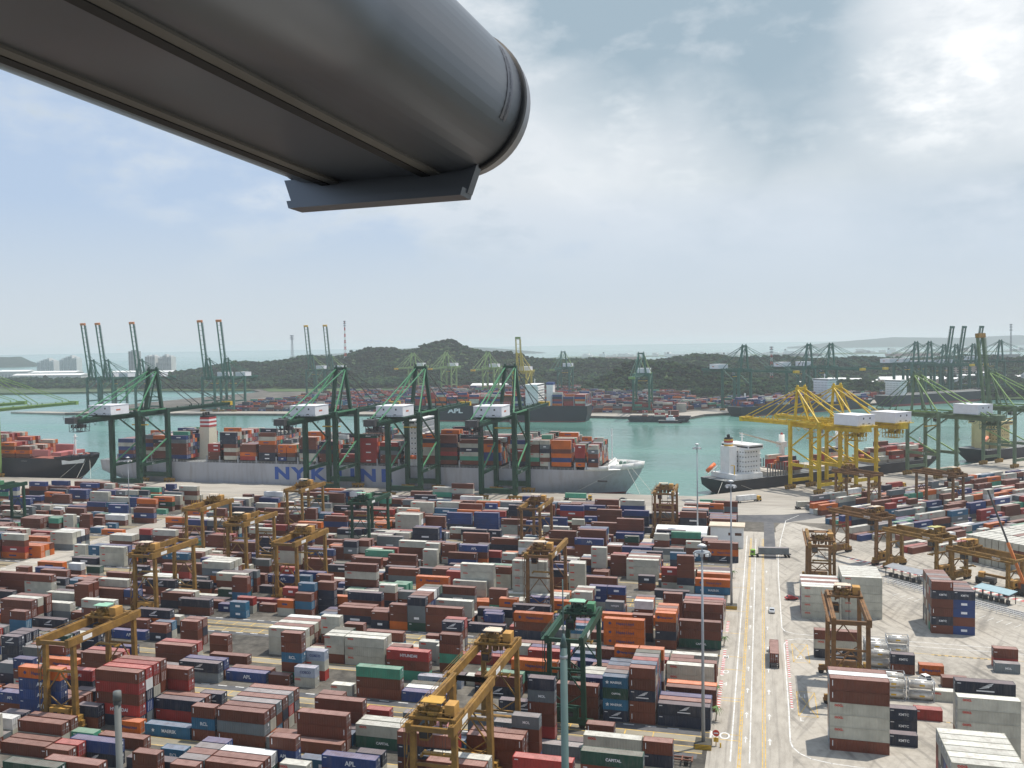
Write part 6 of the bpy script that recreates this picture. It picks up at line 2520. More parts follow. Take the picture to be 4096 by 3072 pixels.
# ---------------------------------------------------------------- ship-to-shore cranes
def quay_crane(label, loc, rz, group, mm=None, ml=None, tipm=None, gauge=30.5, sp=20.4, zg=50.0, apex=77.5, reach=86.0, back=46.0, raised=False, frontal=True, house=True, tilt=81.0, nums=True, lw=1.15):
    mm = mm or M_GREEN; ml = ml or M_GREENL; tipm = tipm or M_TIP
    c = thing('quay_crane', label, 'crane', loc, rz, group); h = sp/2
    for y in (0, gauge):
        for x in (-h, h):
            MB().bar((x,y,3.2),(x,y,zg+1.0),2.2*lw,2.6*lw,up=(0,1,0)).build('leg', mm, c)
            bo = MB().box(x-4.2,x+4.2,y-0.7,y+0.7,1.5,2.6); bo.box(x-1.0,x+1.0,y-0.8,y+0.8,2.6,3.2)
            for k in range(4): bo.tube((x-3.4+k*2.27,y-0.6,0.6),(x-3.4+k*2.27,y+0.6,0.6),0.6,n=10); bo.box(x-3.9+k*2.27,x-2.9+k*2.27,y-0.75,y+0.75,0.75,1.5)
            bo.build('bogie', M_BOGIE, c)
        MB().bar((-h+0.75,y,5.2),(h-0.75,y,5.2),1.8*lw,2.6*lw).build('sill_beam', mm, c)
        MB().bar((-h+0.75,y,zg-1.2),(h-0.75,y,zg-1.2),1.8*lw,2.8*lw).build('cross_beam', mm, c)
    for x in (-h, h):
        MB().bar((x,0.95,15.2),(x,gauge-0.95,15.2),1.2,1.8).build('portal_beam', mm, c)
        tb = MB().bar((x,0.95,zg+0.6),(x,gauge-0.95,zg+0.6),0.9,0.8); tb.build('top_beam', ml, c)
        br = MB().bar((x,1.0,zg-0.5),(x,gauge-0.8,zg*0.63),0.75); br.build('brace', mm, c)
        br = MB().bar((x,gauge-0.8,zg*0.61),(x,0.9,16.2),0.75); br.build('brace', ml, c)
        if nums:
            put_text('8 2 1' if x > 0 else '8 2', 1.6, M_LETTER_W, c, (x+(0.62 if x > 0 else -0.62), gauge*0.45, 15.2), (R(90),0,R(90) if x > 0 else R(-90)), 'number')
        wk = MB().box(x-0.9 if x < 0 else x+0.6, x-0.6 if x < 0 else x+0.9, 1, gauge-1, 16.1, 16.2)
        for k in range(9): wk.bar((x*1.07,1.5+k*(gauge-3)/8,16.2),(x*1.07,1.5+k*(gauge-3)/8,17.3),0.08)
        wk.bar((x*1.07,1,17.3),(x*1.07,gauge-1,17.3),0.08); wk.build('catwalk', mm, c)
    st = MB()                                                           # stair tower on a landside leg
    for k in range(int((zg-5)/4)): st.bar((h+1.2,-1.4 if k % 2 else 1.4,4+k*4),(h+1.2,1.4 if k % 2 else -1.4,8+k*4),0.7,0.15); st.box(h+0.8,h+1.7,-1.9,1.9,7.9+k*4,8.0+k*4)
    st.build('stairway', mm, c)
    gx = 3.0; hinge = gauge+3.5
    gd = MB()
    for x in (-gx, gx): gd.box(x-0.75,x+0.75,-back,hinge,zg-3.6,zg-0.6)
    y = -back+1
    while y < hinge: gd.bar((-gx,y,zg-1.6),(gx,y,zg-1.6),0.4); gd.bar((-gx-2.0,y,zg-1.2),(gx+2.0,y,zg-1.2),0.2); y += 6
    for x in (-gx-2.0, gx+1.1):
        gd.box(x,x+0.9,-back,hinge,zg-1.1,zg-1.0); gd.bar((x+0.05,-back,zg+0.05),(x+0.05,hinge,zg+0.05),0.08)
        for k in range(12): gd.bar((x+0.05,-back+k*(back+hinge)/12,zg-1),(x+0.05,-back+k*(back+hinge)/12,zg+0.05),0.07)
    rq = random.Random(17)
    for k in range(34):                                                 # cable trays, motors, lamp boxes and lockers along the walkways
        yy = rq.uniform(-back+1,hinge-1); xx = rq.choice([-gx-1.6,gx+1.3,-gx,gx,0]); w_ = rq.uniform(0.3,1.1); gd.box(xx-w_/2,xx+w_/2,yy,yy+rq.uniform(0.4,2.2),zg-0.7,zg-0.6+rq.uniform(0.4,1.8))
    for k in range(9): yy = -back+3+k*(back+hinge-6)/8; gd.bar((-gx-1.4,yy,zg-3.2),(-gx-1.4,yy+2.5,zg-5.2-(k % 3)*0.6),0.16); gd.bar((-gx-1.4,yy+2.5,zg-5.2-(k % 3)*0.6),(-gx-1.4,yy+5,zg-3.2),0.16)
    gd.build('girder', mm, c)
    rp = MB()                                                           # lattice platform hanging at the rear
    for z in (zg-3.4,zg-6.0,zg-8.6): rp.box(-4.6+0.15*(zg-z),4.6-0.15*(zg-z),-back+1,-back+12-0.5*(zg-z-3),z-0.12,z)
    for x in (-4,-1.3,1.3,4):
        for y in (-back+1.2,-back+5,-back+9): rp.bar((x,y,zg-8.6),(x,y,zg-2.6),0.22)
    for y in (-back+1.2,-back+9):
        rp.bar((-4,y,zg-8.6),(4,y,zg-3),0.2); rp.bar((4,y,zg-8.6),(-4,y,zg-3),0.2)
    for k in range(26): xx = rq.uniform(-4.4,3.6); yy = rq.uniform(-back-2.5,-back+9); zz_ = rq.choice([zg-3.4,zg-6.0,zg-0.6]); rp.box(xx,xx+rq.uniform(0.4,1.6),yy,yy+rq.uniform(0.4,1.8),zz_,zz_+rq.uniform(0.6,2.2))
    rp.box(-3.4,3.4,-back-3.0,-back+2.5,zg-3.2,zg+0.4)
    for x in (-3.8,3.8): rp.bar((x,-back-3.4,zg-1),(x,-back-3.4,zg+1.4),0.15)
    rp.build('rear_platform', M_STEEL if mm is M_GREEN else mm, c)
    af = MB(); ay = gauge-0.5
    for x in (-1, 1): af.bar((x*h*0.62,ay,zg+0.4),(x*3.2,ay,apex-1.2),1.7*lw,1.7*lw,up=(0,1,0))
    af.bar((-4.2,ay,apex-0.8),(4.2,ay,apex-0.8),1.6,1.6); af.bar((-4.6,ay-0.8,apex+0.2),(4.6,ay-0.8,apex+0.2),0.15)
    for x in (-3,3): af.tube((x-0.3,ay,apex+0.6),(x+0.3,ay,apex+0.6),0.9,n=10); af.bar((x*1.2,ay,apex),(x*1.2,ay,apex+2.2),0.12)
    af.bar((-5.0,ay,zg+8.5),(5.0,ay,zg+8.5),0.6)
    for x in (-1, 1): af.bar((x*3.0,ay-0.5,apex-2),(x*3.0,ay-9.5,zg-0.6),0.7)
    af.build('a_frame', mm, c)
    for x in (-1, 1):
        MB().bar((x*3.0,ay-0.6,apex-1.2),(x*3.0,-back+4,zg-0.6),0.55).build('backstay', ml, c)
        MB().bar((x*3.6,ay-0.6,apex-1.6),(x*(h-0.4),1.0,zg+0.9),0.7).build('landside_strut', ml, c)
    if house:
        x0, x1, y0, y1, z0, z1 = -h*0.62, h*0.98, -25.0, -8.0, zg+0.3, zg+6.4
        hs = MB().box(x0,x1,y0,y1,z0,z1-0.25); hs.box(x0-0.2,x1+0.2,y0-0.2,y1+0.2,z1-0.25,z1); ho = hs.build('machinery_house', M_HOUSE, c)
        sk = MB().box(x0-1,x1+1,y0-1,y1+1,z0-0.55,z0-0.25)
        for k in range(10): sk.bar((x0-0.9+k*(x1-x0+1.8)/9,y0-0.95,z0-0.3),(x0-0.9+k*(x1-x0+1.8)/9,y0-0.95,z0+0.8),0.08)
        sk.bar((x0-0.9,y0-0.95,z0+0.8),(x1+0.9,y0-0.95,z0+0.8),0.08); sk.build('house_deck', mm, c)
        for xx in (x0+4.2, x1-4.6): MB().box(xx,xx+0.9,y0-0.05,y0-0.003,z0+3.6,z0+4.6).build('window', M_GLASS, ho); 
        for xx in (x0+3.6, x1-5.6): MB().box(xx,xx+1.6,y0-0.05,y0-0.003,z0+0.9,z0+1.3).build('vent', M_GLASS, ho)
        MB().box(x1+0.003,x1+0.04,y0+5,y0+9,z0+2.4,z0+3.4).build('emblem', mat('emblem_red',(0.5,0.16,0.10),0.5), ho)
        rl = MB()
        for k in range(12): rl.bar((x0+k*(x1-x0)/11,y1,z1),(x0+k*(x1-x0)/11,y1,z1+1.1),0.07)
        rl.bar((x0,y1,z1+1.1),(x1,y1,z1+1.1),0.07); rl.build('roof_railing', M_GALV, ho)
    # boom, built flat with its hinge at the origin, then turned up when raised
    b = MB()
    for x in (-gx, gx): b.box(x-0.55,x+0.55,0,reach-3.2,-1.2,0.9)
    y = 1.0
    while y < reach-3: b.bar((-gx,y,0),(gx,y,0),0.4); y += 7
    for x in (-gx-1.5, gx+0.7): b.box(x,x+0.8,0,reach-3.5,0.95,1.05); b.bar((x,0,2.0),(x,reach-4,2.0),0.08)
    for x in (-gx-1.5, gx+1.5):
        for k in range(16): b.bar((x,k*(reach-4)/15,1),(x,k*(reach-4)/15,2.0),0.08)
    if not raised:
        for k in range(5): b.tube((0,8+k*reach/6,0.9),(0,8+k*reach/6,2.0),0.5,n=8)
    bo = b.build('boom', mm if raised or mm is not M_GREEN else M_GREEN, c)
    tp = MB().box(-gx-0.9,gx+0.9,reach-3.2,reach,-1.4,1.6); tp.build('boom_tip', tipm, bo)
    if not raised:
        hi = MB()
        for x in (-gx, gx): hi.bar((x,reach*0.5,0.9),(x,reach*0.5,2.6),0.5); hi.bar((x,reach*0.88,0.9),(x,reach*0.88,2.6),0.5)
        hi.build('stay_bracket', mm, bo)
    bo.location = (0,hinge,zg-1.7)
    ax = apex-0.6-(zg-1.7); hy = ay-hinge
    if raised:
        bo.rotation_euler = (R(tilt),0,0); tt = R(tilt)
        for f in (0.45,):
            for x in (-1,1): MB().bar((x*gx,ay+0.4,apex-0.5),(x*gx,hinge+math.cos(tt)*reach*f,zg-1.7+math.sin(tt)*reach*f),0.3).build('forestay', mm, c)
    else:
        for f in (0.5,0.88):
            for x in (-1,1): MB().bar((x*gx,ay+0.4,apex-1.0),(x*gx,hinge+reach*f,zg+0.8),0.42).build('forestay', M_STEEL if mm is M_GREEN else mm, c)
    # trolley, cab and spreader
    ty = hinge*0.45
    t = MB().box(-gx-0.4,gx+0.4,ty-3,ty+3,zg-3.9,zg-3.1); 
    for x in (-2.2,2.2): t.bar((x,ty-1.5,zg-9),(x,ty-1.5,zg-3.9),0.12); t.bar((x,ty+1.5,zg-9),(x,ty+1.5,zg-3.9),0.12)
    t.build('trolley', M_STEEL, c)
    MB().box(-6.1,6.1,ty-0.6,ty+0.6,zg-9.7,zg-9.0).build('spreader', M_TIP, c)
    cb = MB().box(gx+0.6,gx+3.0,ty-1.5,ty+1.5,zg-6.9,zg-4.2).build('operator_cab', M_GALV, c)
    MB().box(gx+0.55,gx+3.05,ty-1.2,ty+1.2,zg-6.4,zg-5.2).build('cab_window', M_GLASS, cb)
    return c
GN = 'green quay cranes along the white ship'
k1 = quay_crane('dark green quay crane left of the hull lettering, over the ship stern', (-402.8,503.6,0), 0, GN)
for x, lab in ((-261.7,'dark green quay crane between the two hull words'), (-206.8,'dark green quay crane at the end of the hull lettering'), (-148.3,'dark green quay crane nearest the ship bow')):
    dup(k1, (x,503.6,0), 0, lab)
kp = quay_crane('yellow green quay crane cut by the left edge, boom over the black ship', (-546.5,503.6,0), 0, 'yellow green quay cranes at the left edge', M_GREENP, M_GREENP, M_GREENP, house=True)
dup(kp, (-598,503.6,0), 0, 'yellow green boom tip entering from the left edge, behind the longer one')
# right quay: two bright yellow ones and two pale green ones
GY = 'bright yellow quay cranes on the right quay'
ky = quay_crane('bright yellow quay crane nearest the small white-towered ship', UV(13,32), AE, GY, M_CRANEY, M_CRANEY, M_CRANEY, gauge=22.6, sp=17.5, zg=41.0, apex=61.5, reach=46, back=24, lw=0.72)
dup(ky, UV(44,32), AE, 'bright yellow quay crane standing second along the right quay')
GP = 'pale green quay cranes on the right quay'
M_GP = mat('weathered_green',(0.13,0.19,0.11),0.55,0.3,0.15,(0.08,0.09,0.09),0.5,0.2)
quay_crane('weathered green quay crane with white rounded house right of the yellow ones', UV(120,32), AE, GP, M_GP, M_GREENP, M_GP, gauge=23, sp=18, zg=42, apex=67, reach=30, back=34, lw=0.72)
quay_crane('weathered green quay crane with raised boom at the right edge', UV(203,30), AE, GP, M_GP, M_GREENP, M_BOGIE, gauge=23, sp=18, zg=42, apex=66, reach=53, back=34, raised=True, tilt=84, lw=0.72)
# far terminal: cranes with raised and lowered booms
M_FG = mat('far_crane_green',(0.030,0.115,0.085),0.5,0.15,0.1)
GF = 'quay cranes of the far terminal'
PI = math.pi
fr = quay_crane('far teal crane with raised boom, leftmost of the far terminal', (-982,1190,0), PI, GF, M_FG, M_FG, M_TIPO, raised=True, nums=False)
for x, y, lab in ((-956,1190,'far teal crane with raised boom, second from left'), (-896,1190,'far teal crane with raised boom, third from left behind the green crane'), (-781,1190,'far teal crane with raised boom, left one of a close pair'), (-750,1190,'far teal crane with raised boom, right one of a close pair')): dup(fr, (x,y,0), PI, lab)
fy = quay_crane('far green crane with a raised boom tipped yellow, left one', (-818,1575,0), PI, GF, M_FG, M_GREENP, M_TIP, raised=True, nums=False)
dup(fy, (-779,1575,0), PI, 'far green crane with a raised boom tipped yellow, beside the striped mast')
fl_ = quay_crane('far yellow green crane with lowered boom, leftmost before the wooded hill', (-672,1725,0), PI, GF, M_GREENP, M_GREENP, M_TIP, nums=False)
dup(fl_, (-590,1690,0), PI, 'far yellow green crane with lowered boom, middle one before the hill')
dup(fl_, (-470,1575,0), PI, 'far yellow green crane with lowered boom, behind the nearest bow crane')
quay_crane('far yellow crane with raised ladder-like boom above the black ship', (-352,1350,0), PI, GF, mat('dull_yellow',(0.42,0.36,0.06),0.5), mat('dull_yellow',(0.42,0.36,0.06),0.5), M_GREENP, raised=True, tilt=86, nums=False, reach=54)
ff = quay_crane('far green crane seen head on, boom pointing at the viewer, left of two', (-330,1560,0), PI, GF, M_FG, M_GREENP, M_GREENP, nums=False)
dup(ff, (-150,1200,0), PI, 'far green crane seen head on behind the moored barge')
QF = Vector((-48,1171,0))
def FQ(s_): p = QF+E1*s_-DN*33.5; return (p.x,p.y,0)
RF = -(PI-AE)
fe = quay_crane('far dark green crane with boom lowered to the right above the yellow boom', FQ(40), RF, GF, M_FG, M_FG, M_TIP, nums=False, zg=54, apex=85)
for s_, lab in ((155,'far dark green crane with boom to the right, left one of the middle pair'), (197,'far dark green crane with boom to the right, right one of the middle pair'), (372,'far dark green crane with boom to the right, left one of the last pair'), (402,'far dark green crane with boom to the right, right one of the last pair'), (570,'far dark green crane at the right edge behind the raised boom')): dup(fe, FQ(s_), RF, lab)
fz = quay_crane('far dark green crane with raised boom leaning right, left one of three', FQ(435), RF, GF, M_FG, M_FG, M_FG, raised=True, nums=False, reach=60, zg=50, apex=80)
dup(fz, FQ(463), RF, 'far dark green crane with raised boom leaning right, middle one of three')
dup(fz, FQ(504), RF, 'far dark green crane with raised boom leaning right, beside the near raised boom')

# ---------------------------------------------------------------- ships
M_BOOT = mat('antifouling_red',(0.22,0.035,0.035),0.6,0.15,0.1)
M_HULLG = mat('hull_grey',(0.40,0.405,0.43),0.45,0.06,0.06,(0.20,0.15,0.12),0.45,0.30, streak=0.12)
M_HULLB = mat('hull_black',(0.018,0.022,0.03),0.5,0.2,0.06,(0.08,0.06,0.05),0.25,0.06)
M_HULLN = mat('hull_navy',(0.014,0.020,0.028),0.5,0.2,0.06)
M_DECK = mat('deck_grey',(0.16,0.17,0.17),0.7,0.2,0.2)
M_DECKR = mat('deck_red_brown',(0.27,0.10,0.075),0.7,0.2,0.2)
M_DECKG = mat('deck_green',(0.13,0.22,0.18),0.7,0.2,0.2)
M_BUFF = mat('superstructure_buff',(0.62,0.52,0.26),0.5,0.08,0.2)
M_BLUEL = mat('hull_blue_lettering',(0.028,0.095,0.36),0.5,0.05)
M_ORA = mat('lifeboat_orange',(0.75,0.16,0.04),0.45,0.05)
M_HATCH = mat('hatch_cover',(0.50,0.46,0.40),0.6,0.12,0.1,(0.25,0.15,0.1),0.3)
def hull(name, parent, Ln, B, D, mats, rake=9.0, stern_over=6.0, fore=3.4, fore_from=0.93, boot=1.0, full=0.78, deck=None):
    """x from stern 0 to bow Ln, y from the near side 0 to B, z from the waterline 0 to deck D"""
    zs = [-4.0, 0.0, boot, D*0.35, D*0.55, D*0.75, D]; ns = 44; b = MB(); rings = []
    for z in zs:
        f = max(0.0, min(1.0, z/D)); bow = Ln-rake*(1-f)**1.3 - (0 if z >= 0 else 1); st = stern_over*max(0.0, 1-f*1.9)
        row = []
        for i in range(ns+1):
            s = i/ns; s = s*s*(3-2*s)*0.35+s*0.65; x = st+(bow-st)*s
            p = 1.9+1.7*f; a0 = full+0.07*f
            w = 1.0 if s < a0 else max(0.0, 1-((s-a0)/(1-a0))**p)
            if s < 0.12: w *= (0.80+0.20*f)+(0.20*(1-f))*(s/0.12)
            if s < 0.03: w *= 0.88+0.12*(s/0.03)
            row.append((x, w*B/2, z))
        rings.append(row)
    n = ns+1
    for sg in (-1, 1):
        k = len(b.v)
        for row in rings: b.v += [(x, B/2+sg*w, z) for x, w, z in row]
        for j in range(len(zs)-1):
            for i in range(ns):
                q = (k+j*n+i, k+j*n+i+1, k+(j+1)*n+i+1, k+(j+1)*n+i); b.f.append(q if sg < 0 else q[::-1]); b.mi.append(1 if zs[j+1] <= boot else 0)
    top = rings[-1]
    for i in range(ns): b.poly([(top[i][0],B/2-top[i][1],D-0.02),(top[i+1][0],B/2-top[i+1][1],D-0.02),(top[i+1][0],B/2+top[i+1][1],D-0.02),(top[i][0],B/2+top[i][1],D-0.02)], 2)
    b.poly([(r[0][0],B/2-r[0][1],r[0][2]) for r in rings]+[(r[0][0],B/2+r[0][1],r[0][2]) for r in rings[::-1]], 0)
    h = b.build(name, [mats[0], M_BOOT, deck or M_DECK], parent, True)
    md = h.modifiers.new('es','EDGE_SPLIT'); md.split_angle = R(40)
    if fore:
        fb = MB(); pts = [(x,w) for x, w, z in top if x >= Ln*fore_from]; k = len(pts)
        for sg in (-1, 1):
            for (x0,w0),(x1,w1) in zip(pts, pts[1:]):
                h0 = fore*(0.45+0.55*(x0-pts[0][0])/(pts[-1][0]-pts[0][0])); h1 = fore*(0.45+0.55*(x1-pts[0][0])/(pts[-1][0]-pts[0][0]))
                q = [(x0,B/2+sg*w0*1.001,D-0.6),(x1+0.3,B/2+sg*w1*1.001,D-0.6),(x1+0.3+h1*0.25,B/2+sg*w1*1.03,D+h1),(x0+h0*0.2,B/2+sg*w0*1.03,D+h0)]; fb.poly(q if sg < 0 else q[::-1])
        fo = fb.build('bulwark', mats[1] if len(mats) > 1 else mats[0], parent, True); so_ = fo.modifiers.new('t','SOLIDIFY'); so_.thickness = 0.25; so_.offset = -1
    return h
def cargo(name, label, loc, rz, bays, B, seed, pal, group=None, z0=0.0, rows=None):
    """bays: (x, length code, tiers, colours of the near column from the top)"""
    mb = MB(); rr = random.Random(seed); n = rows or int((B-1.0)/2.52)
    for x, L_, t, cols in bays:
        for j in range(n):
            tt = t if j == 0 else max(1, t+rr.choice([-1,0,0,0,0,1,-2 if j < n-2 else 0])) if t > 2 else max(1, t+rr.choice([0,0,1,2]))
            for k in range(tt):
                c = cols[t-1-k] if (j == 0 and t-1-k < len(cols)) else rr.choice(pal)
                stuff_box(mb, x, 0.6+j*2.52, L_, z0+k*2.66, 0, c, rr)
    o = mb.build(name, mats_stuff, None); o.location = loc; o.rotation_euler = (0,0,rz)
    return tag(o, label, 'containers', group or 'containers on ship decks', 'stuff')
def rails(parent, x0, x1, y, z, h=1.2, step=2.5):
    b = MB(); n = int((x1-x0)/step)
    for k in range(n+1): b.bar((x0+k*step,y,z),(x0+k*step,y,z+h),0.08)
    for zz in (z+h*0.5, z+h): b.bar((x0,y,zz),(x0+n*step,y,zz),0.07)
    return b.build('railing', M_WHITE, parent)
def tower(parent, x0, x1, y0, y1, z0, z1, m_, wing=2.0, decks=None):
    nl = decks or int((z1-z0)/2.9); o = MB().box(x0,x1,y0,y1,z0,z1-3.0).build('superstructure', m_, parent)
    for k in range(1, nl):
        z = z0+k*(z1-3.0-z0)/nl; MB().box(x0-0.7,x1+0.7,y0-0.6,y1+0.6,z-0.12,z).build('deck_edge', m_, o)
        w = MB(); n = int((x1-x0)/2.2)
        for i in range(n): w.box(x0+0.7+i*2.2,x0+1.5+i*2.2,y0-0.03,y0-0.004,z+0.9,z+1.6)
        m2 = int((y1-y0)/2.4)
        for i in range(m2):
            w.box(x0-0.03,x0-0.004,y0+0.8+i*2.4,y0+1.6+i*2.4,z+0.9,z+1.6); w.box(x1+0.004,x1+0.03,y0+0.8+i*2.4,y0+1.6+i*2.4,z+0.9,z+1.6)
        w.build('window_row', M_GLASS, o)
    br = MB().box(x0+0.5,x1-0.5,y0-wing,y1+wing,z1-3.0,z1-0.2); br.box(x0+0.2,x1-0.2,y0-wing-0.2,y1+wing+0.2,z1-0.2,z1); bo = br.build('bridge', m_, parent)
    bw = MB().box(x1-0.5+0.004,x1-0.46,y0-wing+0.6,y1+wing-0.6,z1-1.9,z1-0.9); bw.box(x0+0.46,x0+0.496,y0-wing+0.6,y1+wing-0.6,z1-1.9,z1-0.9); bw.box(x0+1,x1-1,y0-wing-0.04,y0-wing-0.004,z1-1.9,z1-0.9); bw.build('bridge_window', M_GLASS, bo)
    ms = MB().bar(((x0+x1)/2,(y0+y1)/2,z1),((x0+x1)/2,(y0+y1)/2,z1+6.5),0.5); ms.bar(((x0+x1)/2,(y0+y1)/2-2.2,z1+4),((x0+x1)/2,(y0+y1)/2+2.2,z1+4),0.25); ms.bar(((x0+x1)/2-0.3,(y0+y1)/2-1.6,z1+5.4),((x0+x1)/2-0.3,(y0+y1)/2+1.6,z1+5.4),0.3); ms.build('radar_mast', m_, bo)
    return o
PALC = 'bbbbbrrrooonnnuugggssewm'
# --- the long grey ship at the quay
NY = thing('container_ship', 'long grey container ship with blue hull lettering, moored along the near quay', 'ship', (-454,538.4,-3))
hull('hull', NY, 383, 40, 16.5, [M_HULLG, M_WHITE], rake=11, stern_over=24, fore=3.6, fore_from=0.905)
for ch, x in zip('NYKLINE', (-308.5,-296.2,-282.6,-264.6,-257.4,-246.3,-233.6)):
    o = put_text(ch, 11.0, M_BLUEL, NY, (x+454, -0.06, 9.8), (R(90),0,0), 'hull_lettering', 0.5); o.scale = (1.36,1,1)
rails(NY, 30, 345, 0.3, 16.5)
for x in (16,32,44,58,88,98,112,126,141,157,171,185,200,214,229,243,256,270,284,303,315,328,344,351):
    lb = MB()
    for y in (0.5, 39): lb.box(x-0.5,x+0.5,y-0.0,y+0.6,16.5,21.0)
    lb.box(x-0.4,x+0.4,0.6,39.4,16.5,18.2); lb.build('lashing_bridge', M_GALV, NY)
NYZ = 18.4
tower(NY, 231.5, 241.5, 4, 36, 16.5, 46, M_WHITE, 4.0, 8)
MB().box(240.5,246,1.2,4.0,17,24).build('stair_house', M_WHITE, NY)
bt = MB().tube((233,1.2,22.5),(241,1.2,22.5),1.3,1.3,12); bt.build('lifeboat', M_ORA, NY, True)
fn = MB().quadbox([(66,15,16.5),(80,15,16.5),(80,27,16.5),(66,27,16.5),(72.5,17,40),(79.5,17,40),(79.5,25.5,40),(72.5,25.5,40)]); fno = fn.build('funnel_casing', mat('funnel_cream',(0.62,0.58,0.45),0.5,0.06), NY)
for k in range(5): MB().box(72.3,79.7,16.8,25.7,39+k*1.35,40.35+k*1.35).build('funnel_band', M_WHITE if k % 2 else mat('funnel_red',(0.45,0.05,0.05),0.5,0.05), NY)
ft = MB().box(72.5,79.5,17,25.5,45.75,46.8)
for y in (18,21,24): ft.tube((75,y,46.8),(74.5,y,49.2),0.8,n=10)
ft.build('funnel_top', M_BLACK, NY)
MB().box(58.5,64,3,20,24,25.5).build('platform', M_WHITE, NY)
pk = MB()
for x in (58.5,61,63.5): pk.box(x,x+0.7,1,2,16.5,21.5)
pk.box(58.5,64.2,1,2,21.5,22.2); pk.build('platform_frame', M_WHITE, NY)
bk = MB().box(363.5,364.2,8,32,16.5,20.5); bk.bar((363.8,20,16.5),(363.8,20,40),0.6); bk.bar((363.8,17,36),(363.8,23,36),0.3); bk.quadbox([(364,3,16.5),(371,5,16.5),(371,35,16.5),(364,37,16.5),(364,3,19.5),(365,5,17.2),(365,35,17.2),(364,37,19.5)]); bk.build('breakwater_and_mast', M_WHITE, NY)
for x, y in ((371,14),(371,25),(374,20),(376,16),(368,11),(368,28)): wd = MB().tube((x,y-1.4,18.0),(x,y+1.4,18.0),1.0,n=10); wd.box(x-1.4,x+1.4,y-1.7,y+1.7,16.5,17.2); wd.build('mooring_winch', M_DECKG, NY)
MB().box(358,364,-0.0,0.2,9.5,10.6).build('anchor_recess', M_STEEL, NY)
cargo('deck_containers','mixed containers stacked high on the deck of the long grey ship',(-454,538.4,-3+NYZ),0,
 [(17,4,5,'ugubu'),(33.4,4,5,'bubgb'),(45.7,4,6,'onbgbb'),(60.2-0.2,4,6,'usbbbu'),(89.1,4,4,'rrbb'),(98.6,4,7,'nnnbgbg'),(113.8,4,4,'bbo'),(128.1,4,7,'bgobbnn'),(142.4,2,4,'oobu'),(149,2,4,'oobs'),(158.3,4,6,'bbbngg'),(172.8,4,5,'nbnbb'),(186.2,4,2,'rb'),(201.9,4,7,'errrrrr'),(216.2,4,5,'resbb'),(243.4,4,6,'noggbb'),(256.3,4,7,'bbnbreb'),(270.3,4,6,'bgngmb'),(284.9,4,6,'boouub'),(303.5,4,6,'ugrbbn'),(315.8,2,6,'gbbgmb'),(322.3,2,6,'gsngbg'),(329.5,4,6,'oobouo'),(344.2,2,5,'rrrno'),(352.3,2,5,'gsbnb')], 40, 5, PALC)
for (a, b_) in (((376,14,17.5),(392,-3.2,3.6)),((374,12,17.5),(384,-3.4,3.6)),((372,9,17),(345,-3.0,3.6)),((3,16,15),(-14,-3.0,3.6)),((6,10,15),(24,-3.0,3.6))): MB().bar(a,b_,0.14).build('mooring_line', mat('rope',(0.55,0.53,0.47),0.8,0.1), NY)
# --- black ship cut by the left edge
BK = thing('container_ship', 'black container ship with red-brown foredeck cut by the left edge', 'ship', (-770,538.6,-3))
hull('hull', BK, 304, 30, 16.5, [M_HULLB, M_HULLB], rake=16, stern_over=8, fore=3.0, fore_from=0.9, deck=M_DECKR)
MB().quadbox([(283,2.2,12.2),(296,8.5,12.8),(296,8.6,12.8),(283,2.4,12.2),(283,2.0,15.2),(297.5,8.5,15.8),(297.5,8.6,15.8),(283,2.2,15.2)]).build('name_panel', M_WHITE, BK)
fm = MB().bar((284,15,16.5),(284,15,33),0.9); fm.bar((284,13,28),(284,17,28),0.3); fm.box(283,285,13.8,16.2,31,31.4); fm.bar((281.6,15,17),(284,15,29),0.4); fm.build('foremast', M_WHITE, BK)
put_text('------------', 1.3, M_LETTER_W, BK, (252,-0.05,14.6), (R(90),0,0), 'hull_lettering')
for x, y in ((292,13),(292,18),(288,10),(288,21)): ws = MB().tube((x,y-1.3,18),(x,y+1.3,18),0.9,n=10); ws.box(x-1.2,x+1.2,y-1.6,y+1.6,16.5,17.2); ws.build('mooring_winch', M_DECKR, BK)
for (a, b_) in (((296,13,17),(300,-3,3.6)),((295,12,17),(286,-3.2,3.6)),((297,14,17),(312,-3.2,3.6))): MB().bar(a,b_,0.16).build('mooring_line', MATS['rope'], BK)
PALB = 'ooooobbrrrgggunn'
cargo('deck_containers','orange and brown containers on the deck of the black ship at left',(-770,538.6,14.0),0,[(160,4,6,'obnbo'),(174,4,6,'oobbob'),(188,4,6,'obobrb'),(203,4,6,'ooubbo'),(217,4,6,'oobbrb'),(231,4,4,'obob'),(244.5,4,3,'bob')], 30, 8, PALB)
M_PINK = mat('faded_pink',(0.42,0.14,0.13),0.5,0.1,0.3)
pt = MB().box(258,272,1.5,4,18,22.5); pt.box(272.5,281,4,28,18,20.5,0); pt.box(260,276,22,25,18,24.5); pt.build('hatch_coaming', M_PINK, BK)
